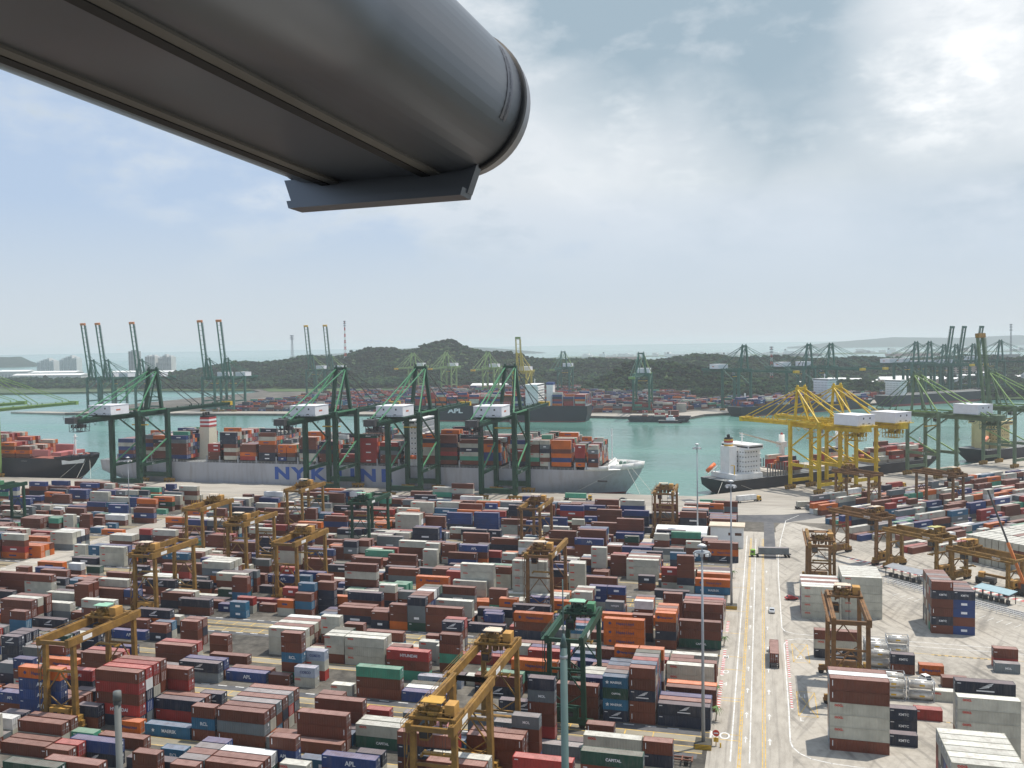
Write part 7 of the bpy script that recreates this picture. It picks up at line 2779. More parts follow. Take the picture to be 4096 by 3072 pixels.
# --- small ship with white tower on the slanted quay
FD = thing('cargo_ship', 'small black hulled cargo ship with white stern tower and two white deck cranes', 'ship', UV(-36,-1.2,-3), AE)
hull('hull', FD, 207, 26, 9.5, [M_HULLB, M_HULLB], rake=10, stern_over=7, fore=3.6, fore_from=0.88)
tower(FD, 17, 30, 4, 22, 9.5, 30, M_WHITE, 3, 6); MB().box(8,30,2,24,9.5,12.5).build('deck_house', M_WHITE, FD)
f2 = MB().box(9.5,15.5,9,17,12.5,29).build('funnel_casing', M_WHITE, FD)
for m_, z in ((mat('band_yellow',(0.6,0.35,0.05),0.5),29),(M_WHITE,30.2),(mat('funnel_red',(0.45,0.05,0.05),0.5,0.05),31.2),(mat('band_yellow',(0.6,0.35,0.05),0.5),32.2)): MB().tube((12.5,13,z),(12.5,13,z+1.1),2.8,2.8,16).build('funnel_band', m_, FD)
f3 = MB().tube((12.5,13,33.3),(12.5,13,34.2),2.7,2.3,16); f3.tube((12,12,34.2),(11.5,12,36.2),0.8,n=8); f3.tube((13,14,34.2),(12.8,14,35.6),0.6,n=8); f3.build('funnel_top', M_BLACK, FD)
lbx = MB().tube((1.5,20,13.5),(7.5,20,17.5),1.3,1.1,12); lbx.build('lifeboat', M_ORA, FD, True)
lf = MB().bar((1.0,18.6,11.6),(8.5,18.6,16.4),0.3); lf.bar((1.0,21.4,11.6),(8.5,21.4,16.4),0.3); lf.bar((7,18.6,12),(7,18.6,15.4),0.3); lf.bar((7,21.4,12),(7,21.4,15.4),0.3); lf.build('lifeboat_slip', M_WHITE, FD)
dv = MB().bar((9,4,12.5),(9,4,18),0.5); dv.bar((9,4,18),(4.5,2,18.8),0.4); dv.build('davit', M_TIP, FD)
rails(FD, 1, 30, 0.6, 9.5)
for x, jib, nm in ((66,(-30,0.30),'deck_crane'),(118,(-27,0.32),'deck_crane')):
    p = MB().tube((x,22,9.5),(x,22,32),1.9,1.8,16); po = p.build(nm, M_WHITE, FD, True)
    MB().tube((x,22,32),(x,22,33.3),1.0,0.4,12).build('cap', mat('cap_red',(0.4,0.03,0.03),0.5), po)
    MB().box(x-2.4,x+2.4,19.5,24.5,24,27.5).build('crane_house', M_WHITE, po)
    jb = MB().bar((x-2,21,26),(x+jib[0]-8,20,35.5),1.5,1.2,w2=0.6,h2=0.6); jb.build('jib', mat('jib_cream',(0.62,0.57,0.48),0.5,0.08), po)
for (a, b_) in (((2,6,10),(-10,-2.6,3.4)),((3,4,10),(18,-2.4,3.4))): MB().bar(a,b_,0.16).build('mooring_line', MATS['rope'], FD)
hc = MB()
for x in (36,50,78,92,130,145,158): hc.box(x,x+12.5,2.5,23.5,9.5,12.0)
hc.build('hatch_cover', M_HATCH, FD)
cs = MB()
for k in range(11): cs.bar((33+k*2.2,1.0,9.5),(33+k*2.2,1.0,17.5),0.5); cs.bar((33+k*2.2,25,9.5),(33+k*2.2,25,17.5),0.5)
cs.build('cargo_stanchion', M_DECK, FD)
fmm = MB().bar((190,13,9.5),(190,13,23),0.7); fmm.bar((190,11.5,19),(190,14.5,19),0.25); fmm.build('foremast', M_WHITE, FD)
dh = MB().box(183,189,9,17,9.5,14); dh.build('mast_house', M_YEL, FD)
cargo('deck_containers','a few red, grey and brown containers on the small cargo ship',UV(-36,-1.2,9.0),AE,[(50,4,1,'b'),(92,4,2,'gr'),(130,4,1,'g'),(145,4,2,'br'),(160,4,3,'gbb'),(172,4,2,'rb')], 24, 12, 'bbrrgno', rows=8)
# --- ship with yellow tower at the right
YS = thing('cargo_ship', 'black hulled ship with buff yellow stern tower at the right edge', 'ship', UV(214,-1.5,-3), AE)
hull('hull', YS, 190, 27, 10.5, [M_HULLB, M_HULLB], rake=10, stern_over=7, fore=3.2, fore_from=0.9)
tower(YS, 14, 28, 3, 24, 10.5, 31, M_BUFF, 3, 6); MB().box(9,13,9,18,10.5,34).build('funnel', M_BUFF, YS)
l2 = MB().tube((2,7,15),(8,7,19.5),1.4,1.2,12); l2.build('lifeboat', mat('faded_orange',(0.7,0.25,0.15),0.5), YS, True)
l3 = MB().bar((1.5,5.6,12.5),(9,5.6,18),0.3); l3.bar((1.5,8.4,12.5),(9,8.4,18),0.3); l3.bar((8,7,10.5),(8,7,17),0.4); l3.build('lifeboat_slip', M_BUFF, YS)
rails(YS, 1, 40, 0.6, 10.5)
# --- black ship at the far terminal
AP = thing('container_ship', 'far black container ship with white hull lettering behind the near quay cranes', 'ship', (-201,1100,-3), math.pi)
hull('hull', AP, 282, 40, 19, [M_HULLN, M_HULLN], rake=16, stern_over=3, fore=2.5, fore_from=0.93)
o = put_text('APL', 7.6, M_LETTER_W, AP, (165,40.08,12.6), (R(90),0,math.pi), 'hull_lettering', 0.28); o.scale = (1.5,1,1)
tower(AP, 60, 76, 4, 36, 19, 45, M_WHITE, 3, 7); MB().box(44,52,14,26,19,44).build('funnel', M_WHITE, AP); MB().box(43.8,52.2,13.8,26.2,44,47).build('funnel_top', mat('cap_blue',(0.03,0.06,0.2),0.5), AP)
for x in (1.5,15.5,29.5,43,):
    lsh = MB().box(x-0.3,x+0.3,0.6,39.4,19,20)
    for y in (1,14,26,39): lsh.box(x-0.3,x+0.3,y-0.4,y+0.4,20,32)
    lsh.build('lashing_bridge', M_GALV, AP)
cargo('deck_containers','containers on the deck of the far black ship',(-201,1100,16.4),math.pi,[(a,b,c,'') for a,b,c in ((2,4,5),(16,4,4),(30,4,5),(78,4,4),(93,4,5),(107,4,5),(121,4,4),(135,4,5),(150,4,5),(164,4,4),(178,4,5),(192,4,5),(206,4,4),(220,4,3))], 40, 21, 'rrrbbguuno')
# --- right far ship with containers and white tower
FR = thing('container_ship', 'far dark blue container ship with white tower behind the yellow cranes', 'ship', Vector((-23,1146,-3)), AE)
hull('hull', FR, 250, 30, 12, [M_HULLN, M_HULLB], rake=10, stern_over=5, fore=2, fore_from=0.93)
tower(FR, 150, 166, 3, 27, 12, 42, M_HOUSE, 2, 8)
MB().bar((18,15,12),(18,15,28),1.4).build('foremast', M_WHITE, FR)
cargo('deck_containers','blue and red containers on the far dark blue ship',Vector((-23,1146,9.4)),AE,[(x,4,t,'') for x, t in ((6,2),(26,3),(40,3),(54,3),(68,3),(82,3),(96,3),(110,4),(124,4),(170,3),(184,3),(198,3),(212,2))], 30, 31, 'uuuuurrbbbng')
TKR = thing('tanker_ship', 'far dark tanker with red lower hull at the right behind the pale green crane', 'ship', Vector((172,1330,-3)), AE)
hull('hull', TKR, 220, 32, 15, [M_HULLN, M_HULLN], rake=8, stern_over=5, fore=3, fore_from=0.92, boot=3.0); tower(TKR, 20, 34, 4, 28, 15, 36, M_WHITE, 2, 6)
pk = MB()
for y in (13,16,19): pk.bar((40,y,16.2),(200,y,16.2),0.5)
pk.build('deck_pipe', M_HATCH, TKR)
# --- barge and tug off the far quay
BG = thing('flat_barge', 'long flat dark barge moored at the far quay with a few containers', 'barge', (-154,1064,-3))
hb = MB().quadbox([(4,0,0),(70,0,0),(70,20,0),(4,20,0),(0,0,5.5),(74,0,5.5),(74,20,5.5),(0,20,5.5)]); hb.box(1,73,0.2,0.7,5.5,6.6); hb.box(1,73,19.3,19.8,5.5,6.6); hb.build('hull', M_HULLB, BG)
fs = MB()
for k in range(9): fs.tube((6+k*8,-0.4,2.4),(6+k*8,-0.39,2.4),1.2,n=10)
fs.build('fender', M_BLACK, BG)
cargo('deck_containers','three containers lying on the flat barge',(-154,1064,2.6),0,[(32,4,1,'g'),(48,4,1,'r'),(18,2,1,'b')], 18, 3, 'bgr', rows=4)
TG = thing('tugboat', 'small red and white tugboat beside the flat barge', 'boat', (-116,1052,-3))
hull('hull', TG, 30, 9, 3.2, [M_HULLN, M_HULLN], rake=3, stern_over=1, fore=1.4, fore_from=0.75, boot=0.6)
MB().box(9,19,2,7,3.2,6.2).build('deck_house', M_WHITE, TG); w_ = MB().box(12,17,2.5,6.5,6.2,9).build('wheelhouse', M_WHITE, TG); MB().box(11.96,17.04,2.46,6.54,7.2,8.2).build('window', M_GLASS, w_)
mm_ = MB().bar((14,4.5,9),(14,4.5,14),0.3); mm_.build('mast', M_WHITE, TG); MB().tube((10,4.5,6.2),(10,4.5,9.5),0.9,n=10).build('funnel', mat('cap_red',(0.4,0.03,0.03),0.5), TG)
# --- ships at anchor far out at sea
def small_ship(x, y, ln_, m_, label, rz=0.1):
    t = thing('tanker_ship', label, 'ship', (x,y,-3), rz, 'ships anchored far out at sea'); hull('hull', t, ln_, 30, 14, [m_], rake=8, stern_over=5, fore=0)
    MB().box(10,28,4,26,14,36).build('superstructure', M_WHITE, t); MB().box(12,20,12,18,36,44).build('funnel', M_HULLB, t)
    q = MB()
    for xx in (60,100,140): q.bar((xx,15,14),(xx,15,26),1.2)
    q.build('deck_mast', M_GALV, t); return t
for x, y, l_, m_, lab in ((-900,5200,260,M_DECKR,'distant red hulled ship at sea, left of the bright tanks'),(-560,4300,240,M_DECKR,'long distant red ship right of the first one'),(-480,4700,220,M_HULLB,'distant dark ship at sea above the wooded shore'),(-180,4200,200,M_HULLN,'distant blue grey ship at sea nearest the trees'),(120,5600,230,M_HULLB,'distant ship at sea above the right hand cranes'),(640,5200,280,M_DECKR,'distant red and black ship at sea behind the crane pair'),(950,4600,200,M_HULLN,'distant dark ship at sea near the right edge')): small_ship(x,y,l_,m_,lab)

# ---------------------------------------------------------------- far terminal containers, hills, woods, buildings
rr = random.Random(77); fc = MB(); PALF = 'bbbbbrrruuuunnnggsstom'
def far_yard(x0, x1, y0, y1, mx, ang=0.0, org=None):
    y = y0
    while y < y1:
        for i in range(5):
            x = x0
            while x < x1:
                if rr.random() < 0.85:
                    n = min(mx, rr.choice([1,2,2,3,3,4,5])); c0 = rr.choice(PALF)
                    for k in range(n):
                        if org is None: stuff_box(fc, x, y+i*2.7, 4, k*TH, 0, c0 if rr.random() < .4 else rr.choice(PALF), rr)
                        else:
                            p = org+E1*x-DN*(y+i*2.7); stuff_box(fc, p.x, p.y, 4, k*TH, 44, c0 if rr.random() < .4 else rr.choice(PALF), rr)
                x += 13
        y += 27
far_yard(-760, -120, 1172, 1560, 5); far_yard(-680, -220, 1585, 1680, 6); far_yard(60, 700, 50, 150, 4, 44, QF); far_yard(0, 60, 70, 170, 4, 44, QF); far_yard(-120, -95, 1190, 1400, 4)
tag(fc.build('far_containers', mats_stuff), 'mass of stacked containers covering the far terminal across the water', 'containers', None, 'stuff')
# sheds and stacks of pale containers at the far terminal
def shed(label, x, y, lx, ly, h, m_, rz=0.0, group='low buildings beyond the far terminal'):
    t = thing('warehouse', label, 'building', (x,y,0), rz, group); MB().box(0,lx,0,ly,0,h).build('wall', m_, t)
    r = MB(); r.quadbox([(-1,-1,h),(lx+1,-1,h),(lx+1,ly+1,h),(-1,ly+1,h),(-1,ly*0.5-0.5,h+ly*0.10+0.6),(lx+1,ly*0.5-0.5,h+ly*0.10+0.6),(lx+1,ly*0.5+0.5,h+ly*0.10+0.6),(-1,ly*0.5+0.5,h+ly*0.10+0.6)]); r.build('roof', M_WHITE, t)
    d = MB(); n = max(2,int(lx/14))
    for i in range(n): d.box((i+0.3)*lx/n,(i+0.7)*lx/n,-0.15,-0.02,0,h*0.6)
    d.build('door', M_GALV, t); return t
M_PALEW = mat('pale_wall',(0.55,0.56,0.55),0.7,0.08,0.1); M_TANW = mat('tan_wall',(0.50,0.40,0.33),0.7,0.08,0.1)
for i, (x, y, lx, ly, h, m_, lab) in enumerate(((-900,1950,60,30,14,M_PALEW,'white low shed at the foot of the hill, left of the yellow tipped booms'),(-560,1720,70,30,11,M_PALEW,'pale shed in the far yard below the wooded hill'),(-130,1880,60,24,10,M_PALEW,'white roof among trees left of the head-on crane'),(60,1700,130,36,12,M_PALEW,'long white shed behind the right hand cranes'),(210,1780,110,40,16,M_TANW,'tan roofed shed right of the striped mast'),(470,1850,150,50,18,M_PALEW,'large white hall behind the right crane group'),(760,1900,140,40,12,M_PALEW,'white flat shed near the right edge'),(-28,1560,26,20,9,M_PALEW,'small white shed at the far quay corner'))): shed(lab, x, y, lx, ly, h, m_)
for i in range(16):
    x = 120+i*48+rr.uniform(-14,14); y = 1790+rr.uniform(-30,120)+x*0.12
    shed(['white','pale','grey','tan'][i % 4]+' low building among the trees, '+ordw(i)+' from left behind the right hand far cranes', x, y, rr.uniform(22,44), rr.uniform(14,26), rr.uniform(9,22), [M_WHITE, M_PALEW, M_GALV, M_TANW][i % 4], 0.0, 'low buildings behind the right hand far cranes')
def tower_block(label, x, y, lx, ly, h, m_, steps=3, rz=0.0, group='apartment towers across the water at left'):
    t = thing('apartment_tower', label, 'building', (x,y,0), rz, group)
    for i in range(steps):
        hh = h*(1.0-0.10*abs(i-(steps-1)*0.6)); w = lx/steps
        wl = MB().box(i*w+0.6,(i+1)*w-0.6,0,ly,0,hh); wl.box(i*w+w*0.25,(i+1)*w-w*0.25,ly*0.2,ly*0.8,hh,hh+4); wo = wl.build('wing', m_, t)
        wn = MB(); fl_n = int(hh/4.2)
        for f in range(fl_n):
            for c_ in range(3): wn.box(i*w+1.6+c_*(w-2.4)/3,i*w+1.6+c_*(w-2.4)/3+(w-2.4)/3*0.55,-0.2,-0.02,f*4.2+1.2,f*4.2+3.0)
        wn.build('window_grid', M_GLASS, wo)
    return t
tower_block('pale apartment tower, left one of the pair on the far left shore',-2712,2900,80,30,66,M_PALEW,4)
tower_block('pale apartment tower, right taller one of the pair on the far left shore',-2606,2900,80,30,76,M_PALEW,4)
tower_block('grey slab tower directly behind the third raised crane boom',-2056,2600,32,24,90,mat('grey_wall',(0.36,0.38,0.38),0.7,0.06),1)
tower_block('pale tower with stepped top right of the grey slab tower',-1992,2600,40,26,76,M_PALEW,2)
tower_block('pale tower farthest right in the shore group',-1948,2610,52,26,76,M_PALEW,3)
for i, (x, y, lx, ly, h, lab) in enumerate(((-2600,2600,130,40,26,'white low block at the far left edge of the shore'),(-2365,2500,180,40,24,'dark roofed hall below the left pair of towers'),(-2245,2300,255,40,21,'long low grey terminal building on the left shore'),(-1965,2400,96,30,26,'white building between the raised crane booms'),(-1730,2300,60,30,28,'white house among trees beside the raised crane booms'),(-2500,2150,120,24,8,'row of low sheds on the left shore near the water'))): shed(lab, x, y, lx, ly, h, M_PALEW, 0.0, 'low buildings on the left shore')
tower_block('pale office block among trees behind the right crane pair',360,1980,70,30,44,M_TANW,3,0,'buildings behind the right crane group'); tower_block('grey office block behind the raised right hand booms',560,2000,60,30,52,mat('grey_wall',(0.36,0.38,0.38),0.7,0.06),2,0,'buildings behind the right crane group')
def lattice_mast(label, x, y, z0, z1, w, striped):
    t = thing('lattice_mast', label, 'mast', (x,y,z0), 0, None); n = 12; h = z1-z0
    for k in range(n):
        b = MB(); a0 = w*(1-0.75*k/n); a1 = w*(1-0.75*(k+1)/n); za, zb = h*k/n, h*(k+1)/n
        for sx in (-1,1):
            for sy in (-1,1): b.bar((sx*a0/2,sy*a0/2,za),(sx*a1/2,sy*a1/2,zb),0.6); b.bar((sx*a0/2,sy*a0/2,za),(-sx*a1/2,sy*a1/2,zb),0.35)
        b.build('mast_section', (M_LETTER_R if (k % 2 and striped) else M_GALV if not striped else M_WHITE), t)
    d = MB()
    for z in (h*0.86,h*0.92,h*0.97): d.box(-w*0.55,w*0.55,-w*0.55,w*0.55,z,z+h*0.025)
    d.build('antenna', M_GALV, t); return t
lattice_mast('red and white lattice mast with dishes on top of the wooded hill',-1040,2150,60,160,4.5,True)
lattice_mast('thin faint lattice mast left of the yellow tipped booms',-1331,2400,40,130,8,False)
lattice_mast('red and white striped mast beside the right hand crane pair',17,1720,0,80,6,True)
lattice_mast('tall thin observation tower near the right edge',620,2600,0,124,5,False)
# wooded ground: terrain plus leaf clumps
RID = [(-1800,20),(-1600,31),(-1517,46),(-1443,58),(-1331,63),(-1243,66),(-1190,74),(-1108,79),(-1044,87),(-1011,93),(-988,90),(-958,97),(-890,93),(-858,102),(-826,107),(-791,110),(-766,105),(-744,97),(-716,90),(-685,86),(-655,81),(-606,68),(-576,60),(-487,60),(-342,55),(-230,54),(-148,64),(-100,68),(-55,58),(91,55),(266,50),(433,52),(700,50),(1100,46),(1500,40)]
NEARW = [(-330,8),(-285,28),(-269,39),(-234,58),(-214,63),(-148,63),(-124,57),(-83,44),(-46,36),(10,26),(62,20),(148,22),(214,16),(260,13),(420,13),(600,14),(900,16)]
def interp(tab, x):
    if x <= tab[0][0]: return tab[0][1]
    for (a, b), (c, d) in zip(tab, tab[1:]):
        if x <= c: return b+(d-b)*(x-a)/(c-a)
    return tab[-1][1]
M_LEAF = [mat('tree_foliage_'+n_, c_, 1.0, 0.55, 0.010, spec=0.03) for n_, c_ in (('dark',(0.008,0.020,0.012)),('mid',(0.015,0.036,0.016)),('olive',(0.030,0.052,0.018)))]
def wood(name, label, tab, yc, depth, x0, x1, step, tree, seed, ry=0.5, land=True):
    rr = random.Random(seed)
    def hgt(x, y):
        t = (y-yc)/depth; return max(0.0, interp(tab, x)-tree)*math.exp(-t*t*2.2)*(0.93+0.07*math.sin(x*0.03+y*0.017))
    if land:
        t = MB(); nx = 60; ny = 16; k0 = 0
        for j in range(ny+1):
            for i in range(nx+1):
                x = x0+(x1-x0)*i/nx; y = yc-depth*1.4+depth*2.8*j/ny; t.v.append((x, y, hgt(x,y)-0.2 if 0 < i < nx and 0 < j < ny else -1.0))
        for j in range(ny):
            for i in range(nx): a = j*(nx+1)+i; t.f.append((a,a+1,a+nx+2,a+nx+1)); t.mi.append(0)
        tag(t.build('hill', M_GRASS, None, True), kind='structure')
    b = MB(); x = x0
    ico = [Vector(v).normalized() for v in ((0,0,1),(.9,0,.45),(.28,.85,.45),(-.72,.53,.45),(-.72,-.53,.45),(.28,-.85,.45),(.72,.53,-.45),(-.28,.85,-.45),(-.9,0,-.45),(-.28,-.85,-.45),(.72,-.53,-.45),(0,0,-1))]
    F = ((0,1,2),(0,2,3),(0,3,4),(0,4,5),(0,5,1),(1,6,2),(2,7,3),(3,8,4),(4,9,5),(5,10,1),(6,7,2),(7,8,3),(8,9,4),(9,10,5),(10,6,1))
    n = int((x1-x0)*(depth*2.0)/(step*step))
    for i in range(n):
        x = rr.uniform(x0+10, x1-10); y = yc+depth*rr.uniform(-1.25, 0.45); h = hgt(x, y)
        if interp(tab, x) < 12: continue
        if rr.random() < 0.06: continue
        s = tree*rr.uniform(0.55, 1.25); mi = 0 if rr.random() < 0.45 else (1 if rr.random() < 0.7 else 2)
        for q in range(rr.choice([2,3,4])):
            ox, oy, oz = rr.gauss(0,s*0.34), rr.gauss(0,s*0.34), s*rr.uniform(0.35,0.72); r_ = s*rr.uniform(0.26,0.44); k = len(b.v)
            for v in ico: q_ = r_*rr.uniform(0.65,1.25); b.v.append((x+ox+v.x*q_, y+oy+v.y*q_, h+oz+v.z*q_*0.8))
            for f in F: b.f.append(tuple(k+z for z in f)); b.mi.append(mi if rr.random() < 0.8 else rr.randrange(3))
    return tag(b.build(name, M_LEAF), label, 'trees', None, 'stuff')
wood('hillside_wood','dense dark tropical wood covering the hill beyond the far terminal',RID,2250,330,-1790,1480,11,13,4)
wood('shore_wood','lighter bushy trees in front of the hill behind the far containers',NEARW,1640,110,-320,880,7,12,9)
wood('left_shore_trees','belt of trees along the far left shore below the towers',[(-3400,14),(-2800,18),(-2000,22),(-1500,20),(-1300,14)],2080,150,-3300,-1300,14,16,6,land=False)
wood('shore_trees','trees on the shore between the raised crane booms and the hill',[(-1500,16),(-1250,24),(-1000,26),(-700,20)],1930,90,-1480,-640,10,15,16,land=False)
# islands far out
def island(name, pts, y, d, m_):
    b = MB(); n = len(pts)
    for (x0,h0),(x1,h1) in zip(pts, pts[1:]):
        b.quadbox([(x0,y-d,-4),(x1,y-d,-4),(x1,y+d,-4),(x0,y+d,-4),(x0,y-d*0.2,h0),(x1,y-d*0.2,h1),(x1,y+d*0.2,h1),(x0,y+d*0.2,h0)])
    tag(b.build(name, m_), kind='structure')
island('island_hill',[(-5400,50),(-5168,62),(-5000,66),(-4900,63),(-4830,66),(-4780,40),(-4725,2)],5000,160,M_LEAF[0])
island('far_island',[(-5200,6),(-4600,30),(-4000,60),(-3500,90),(-3000,70),(-2600,40),(-2300,10)],9500,300,M_LEAF[0])
island('far_island',[(300,10),(800,60),(1500,110),(2200,90),(2800,110),(3500,60)],11500,400,M_LEAF[0])
wt = MB(); rr = random.Random(4)
for i in range(46):
    x = rr.uniform(-1250, 300); wt.tube((x,6200,-3),(x,6200,rr.uniform(10,26)),rr.uniform(14,30),n=12)
for i in range(30): x = rr.uniform(600,2600); wt.box(x,x+rr.uniform(20,60),6600,6640,-3,rr.uniform(8,30))
tag(wt.build('storage_tanks', M_WHITE), 'line of tiny white storage tanks on the horizon across the sea', 'tanks', None, 'stuff')
tag(MB().prism([(-1400,6100),(400,6150),(2800,6500),(2800,6900),(-1400,6500)],-6,-1).build('far_island', M_GRASS), kind='structure')
HAZE_D = 0.00009

# ---------------------------------------------------------------- lamp masts, poles, vehicles, small buildings
def light_mast(label, x, y, h, r=0.42):
    t = thing('light_mast', label, 'light mast', (x,y,0), 0, 'tall floodlight masts in the yard')
    MB().tube((0,0,1.2),(0,0,h),r,r*0.45,14).build('pole', M_GALV, t, True)
    b = MB().prism([(-1.8,-1.8),(1.8,-1.8),(1.8,1.8),(-1.8,1.8)],0,1.2); b.build('base', mat('hazard_black',(0.06,0.055,0.04),0.6,0.2), t)
    s = MB()
    for k in range(4): s.box(-1.83,1.83,-1.86,-1.81,0.05+k*0.3,0.2+k*0.3)
    s.build('hazard_stripes', M_TIP, t)
    rg_ = MB().tube((0,0,h-1.4),(0,0,h-1.2),1.7,1.7,20); rg_.tube((0,0,h-0.1),(0,0,h+0.12),1.0,0.9,16); ro = rg_.build('head_ring', M_GALV, t)
    for k in range(8):
        a = k*math.pi/4; fl = MB().quadbox([(math.cos(a)*1.6+dx*0.35, math.sin(a)*1.6+dy*0.35, h-2.0+dz*0.55) for dz in (0,1) for dx, dy in ((-1,-1),(1,-1),(1,1),(-1,1))]); fl.build('floodlight', M_WHITE if k % 2 else M_GALV, t)
    db = MB().tube((0,0,h+0.12),(0,0,h+0.5),1.1,0.4,16).build('cap', M_WHITE, t, True); return t
light_mast('nearest tall floodlight mast standing beside the road by the no entry sign',-12.9,202.1,45)
light_mast('floodlight mast behind the nearest one, at the edge of the road',-10.2,311.3,43)
light_mast('floodlight mast behind the white shed, its lamps against the water',-27.6,404,45)
light_mast('thin floodlight mast among the containers at left below the green crane',-322,404,34,0.3)
# two poles close to the viewer, standing on the building below
tp = thing('pole', 'thick teal grey pole with a thin spike, close to the viewer', 'pole', (-17.6,80,0)); M_TEALP = mat('teal_pole',(0.075,0.125,0.12),0.5,0.08,0.6)
MB().tube((0,0,0),(0,0,62.4),0.42,0.33,20).build('shaft', M_TEALP, tp, True); MB().tube((0,0,62.4),(0,0,63.6),0.36,0.10,20).build('cone', M_TEALP, tp, True)
MB().tube((0,0,63.4),(0,0,68.6),0.075,0.055,10).build('spike', M_TEALP, tp, True); MB().tube((0,0,61.3),(0,0,61.6),0.36,0.36,20).build('collar', M_GALV, tp, True); MB().tube((0,0,64.0),(0,0,64.25),0.16,0.16,12).build('clamp', M_GALV, tp)
gp = thing('pole', 'plain grey pole with a rounded cap near the bottom left', 'pole', (-58,70.2,0)); M_GP2 = mat('grey_pole',(0.12,0.13,0.125),0.6,0.1,0.6)
MB().tube((0,0,0),(0,0,57.6),0.36,0.30,18).build('shaft', M_GP2, gp, True); MB().tube((0,0,57.6),(0,0,58.4),0.40,0.36,18).build('cap', M_GP2, gp, True)
MB().tube((0,0,57.2),(0,0,57.5),0.37,0.37,18).build('collar', M_STEEL, gp)
# prime movers and trailers
def truck(label, loc, rz, cabm, cont=None, L_=4, cat='truck'):
    t = thing('container_truck', label, cat, loc, rz, 'trucks in the port')
    ch = MB().box(-13,0.5,-0.5,-0.2,1.05,1.35); ch.box(-13,0.5,0.2,0.5,1.05,1.35)
    for x in (-12.6,-9,-6,-3,-0.4): ch.box(x,x+0.25,-1.2,1.2,1.1,1.38)
    ch.box(0.2,3.6,-0.5,0.5,0.6,1.0); ch.build('chassis', cabm if cont is None else M_STEEL, t)
    c = MB(); c.quadbox([(1.5,-1.2,0.7),(3.6,-1.2,0.7),(3.6,1.2,0.7),(1.5,1.2,0.7),(1.5,-1.15,3.0),(3.25,-1.15,3.0),(3.25,1.15,3.0),(1.5,1.15,3.0)]); co = c.build('cab', cabm, t)
    w = MB().quadbox([(3.52,-1.0,1.75),(3.54,-1.0,1.75),(3.54,1.0,1.75),(3.52,1.0,1.75),(3.33,-1.0,2.75),(3.36,-1.0,2.75),(3.36,1.0,2.75),(3.33,1.0,2.75)]); w.box(2.2,3.2,-1.22,-1.19,1.8,2.6); w.box(2.2,3.2,1.19,1.22,1.8,2.6); w.build('window', M_GLASS, co)
    for x in (-12,-10.7,0.6,2.9):
        for y in (-1.1,1.1): MB().tube((x,y-0.2,0.5),(x,y+0.2,0.5),0.5,n=14).build('wheel', M_BLACK, t)
    if cont:
        o = bpy.data.objects.new('shipping_container', CM[L_]); COL.objects.link(o); a = rz+math.pi
        d = Vector((math.cos(rz), math.sin(rz), 0)); nn = Vector((-d.y, d.x, 0)); p = Vector(loc)+d*0.2+nn*1.22+Vector((0,0,1.39)); o.location = p; o.rotation_euler = (0,0,a)
        paint(o, cont[0]); tag(o, cont[1], 'container', 'containers riding on trucks')
        dd = link_child('door', DM, o, (CWID[L_]-0.085,0,0)); dd.material_slots[0].link = 'OBJECT'; dd.material_slots[0].material = KMAT[cont[0]]
    return t
M_LIME = mat('lime_cab',(0.22,0.42,0.06),0.4,0.05); M_PM = mat('tractor_yellow',(0.55,0.32,0.04),0.5,0.12,0.8)
truck('lime green lorry with a long grey container crossing the road',(-1.5,389.0,0.02),R(180)+R(6),M_LIME,('s','slate grey long container on the lime green lorry'))
truck('lorry seen from behind on the near road with a red brown container',(3.0,268,0.02),R(90),M_WHITE,('b','rust brown long container on the lorry driving up the near road'))
truck('yellow port tractor with mint container below the ship bow',(-98,511,0.02),0,M_PM,('m','mint green container on a yellow port tractor below the ship bow'))
truck('yellow port tractor with pale container beside the small black ship',(-4.0,524,0.02),0.65,M_PM,('w','white container on a port tractor beside the small black ship'))
truck('yellow port tractor with grey container crossing the apron at right',(29,508,0.02),0.35,M_PM,('g','pale grey container on a port tractor crossing the right apron'))
truck('yellow port tractor with brown container in front of the hull',(-176,472,0.02),0,M_PM,('b','rust brown container on a port tractor in front of the grey hull'))
truck('empty yellow skeletal trailer and tractor on the quay apron',(-148,474,0.02),0,M_PM)
truck('empty yellow trailer with tractor among the near containers at left',(-140,190.5,0.02),R(180),M_PM)
truck('yellow port tractor with red container under the yellow quay cranes',UV(60,44,0.02),AE,M_PM,('r','red container on a port tractor behind the yellow quay cranes'))
truck('yellow port tractor with white container under the yellow quay cranes',UV(22,46,0.02),AE,M_PM,('w','white container on a port tractor under the yellow quay cranes'))
truck('yellow port tractor with brown container passing under the green crane',(-250,488,0.02),0,M_PM,('b','rust brown container on a port tractor under the second green crane'))
def trailer_row(label, x, y, n):
    t = thing('trailer_rack', label, 'trailers', (x,y,0), 0, 'rows of empty skeletal trailers'); b = MB()
    for k in range(n):
        b.box(k*3.2,k*3.2+0.3,0,12,1.0,1.3); b.box(k*3.2+1.0,k*3.2+1.3,0,12,1.0,1.3)
        for yy in (0.3,6,11.5): b.bar((k*3.2,yy,1.3),(k*3.2,yy,3.6),0.14); b.bar((k*3.2+1.3,yy,1.3),(k*3.2+1.3,yy,3.6),0.14); b.box(k*3.2,k*3.2+1.3,yy,yy+0.2,1.0,1.3)
    b.build('frame', M_PM, t)
    w = MB()
    for k in range(n):
        for yy in (10,11.2): w.tube((k*3.2-0.3,yy,0.5),(k*3.2+1.6,yy,0.5),0.5,n=8)
    w.build('wheel_row', M_BLACK, t)
trailer_row('row of empty yellow trailers with upright posts on the left apron',-386,455,15)
trailer_row('short row of empty yellow trailers beside the orange containers',-318,452,7)
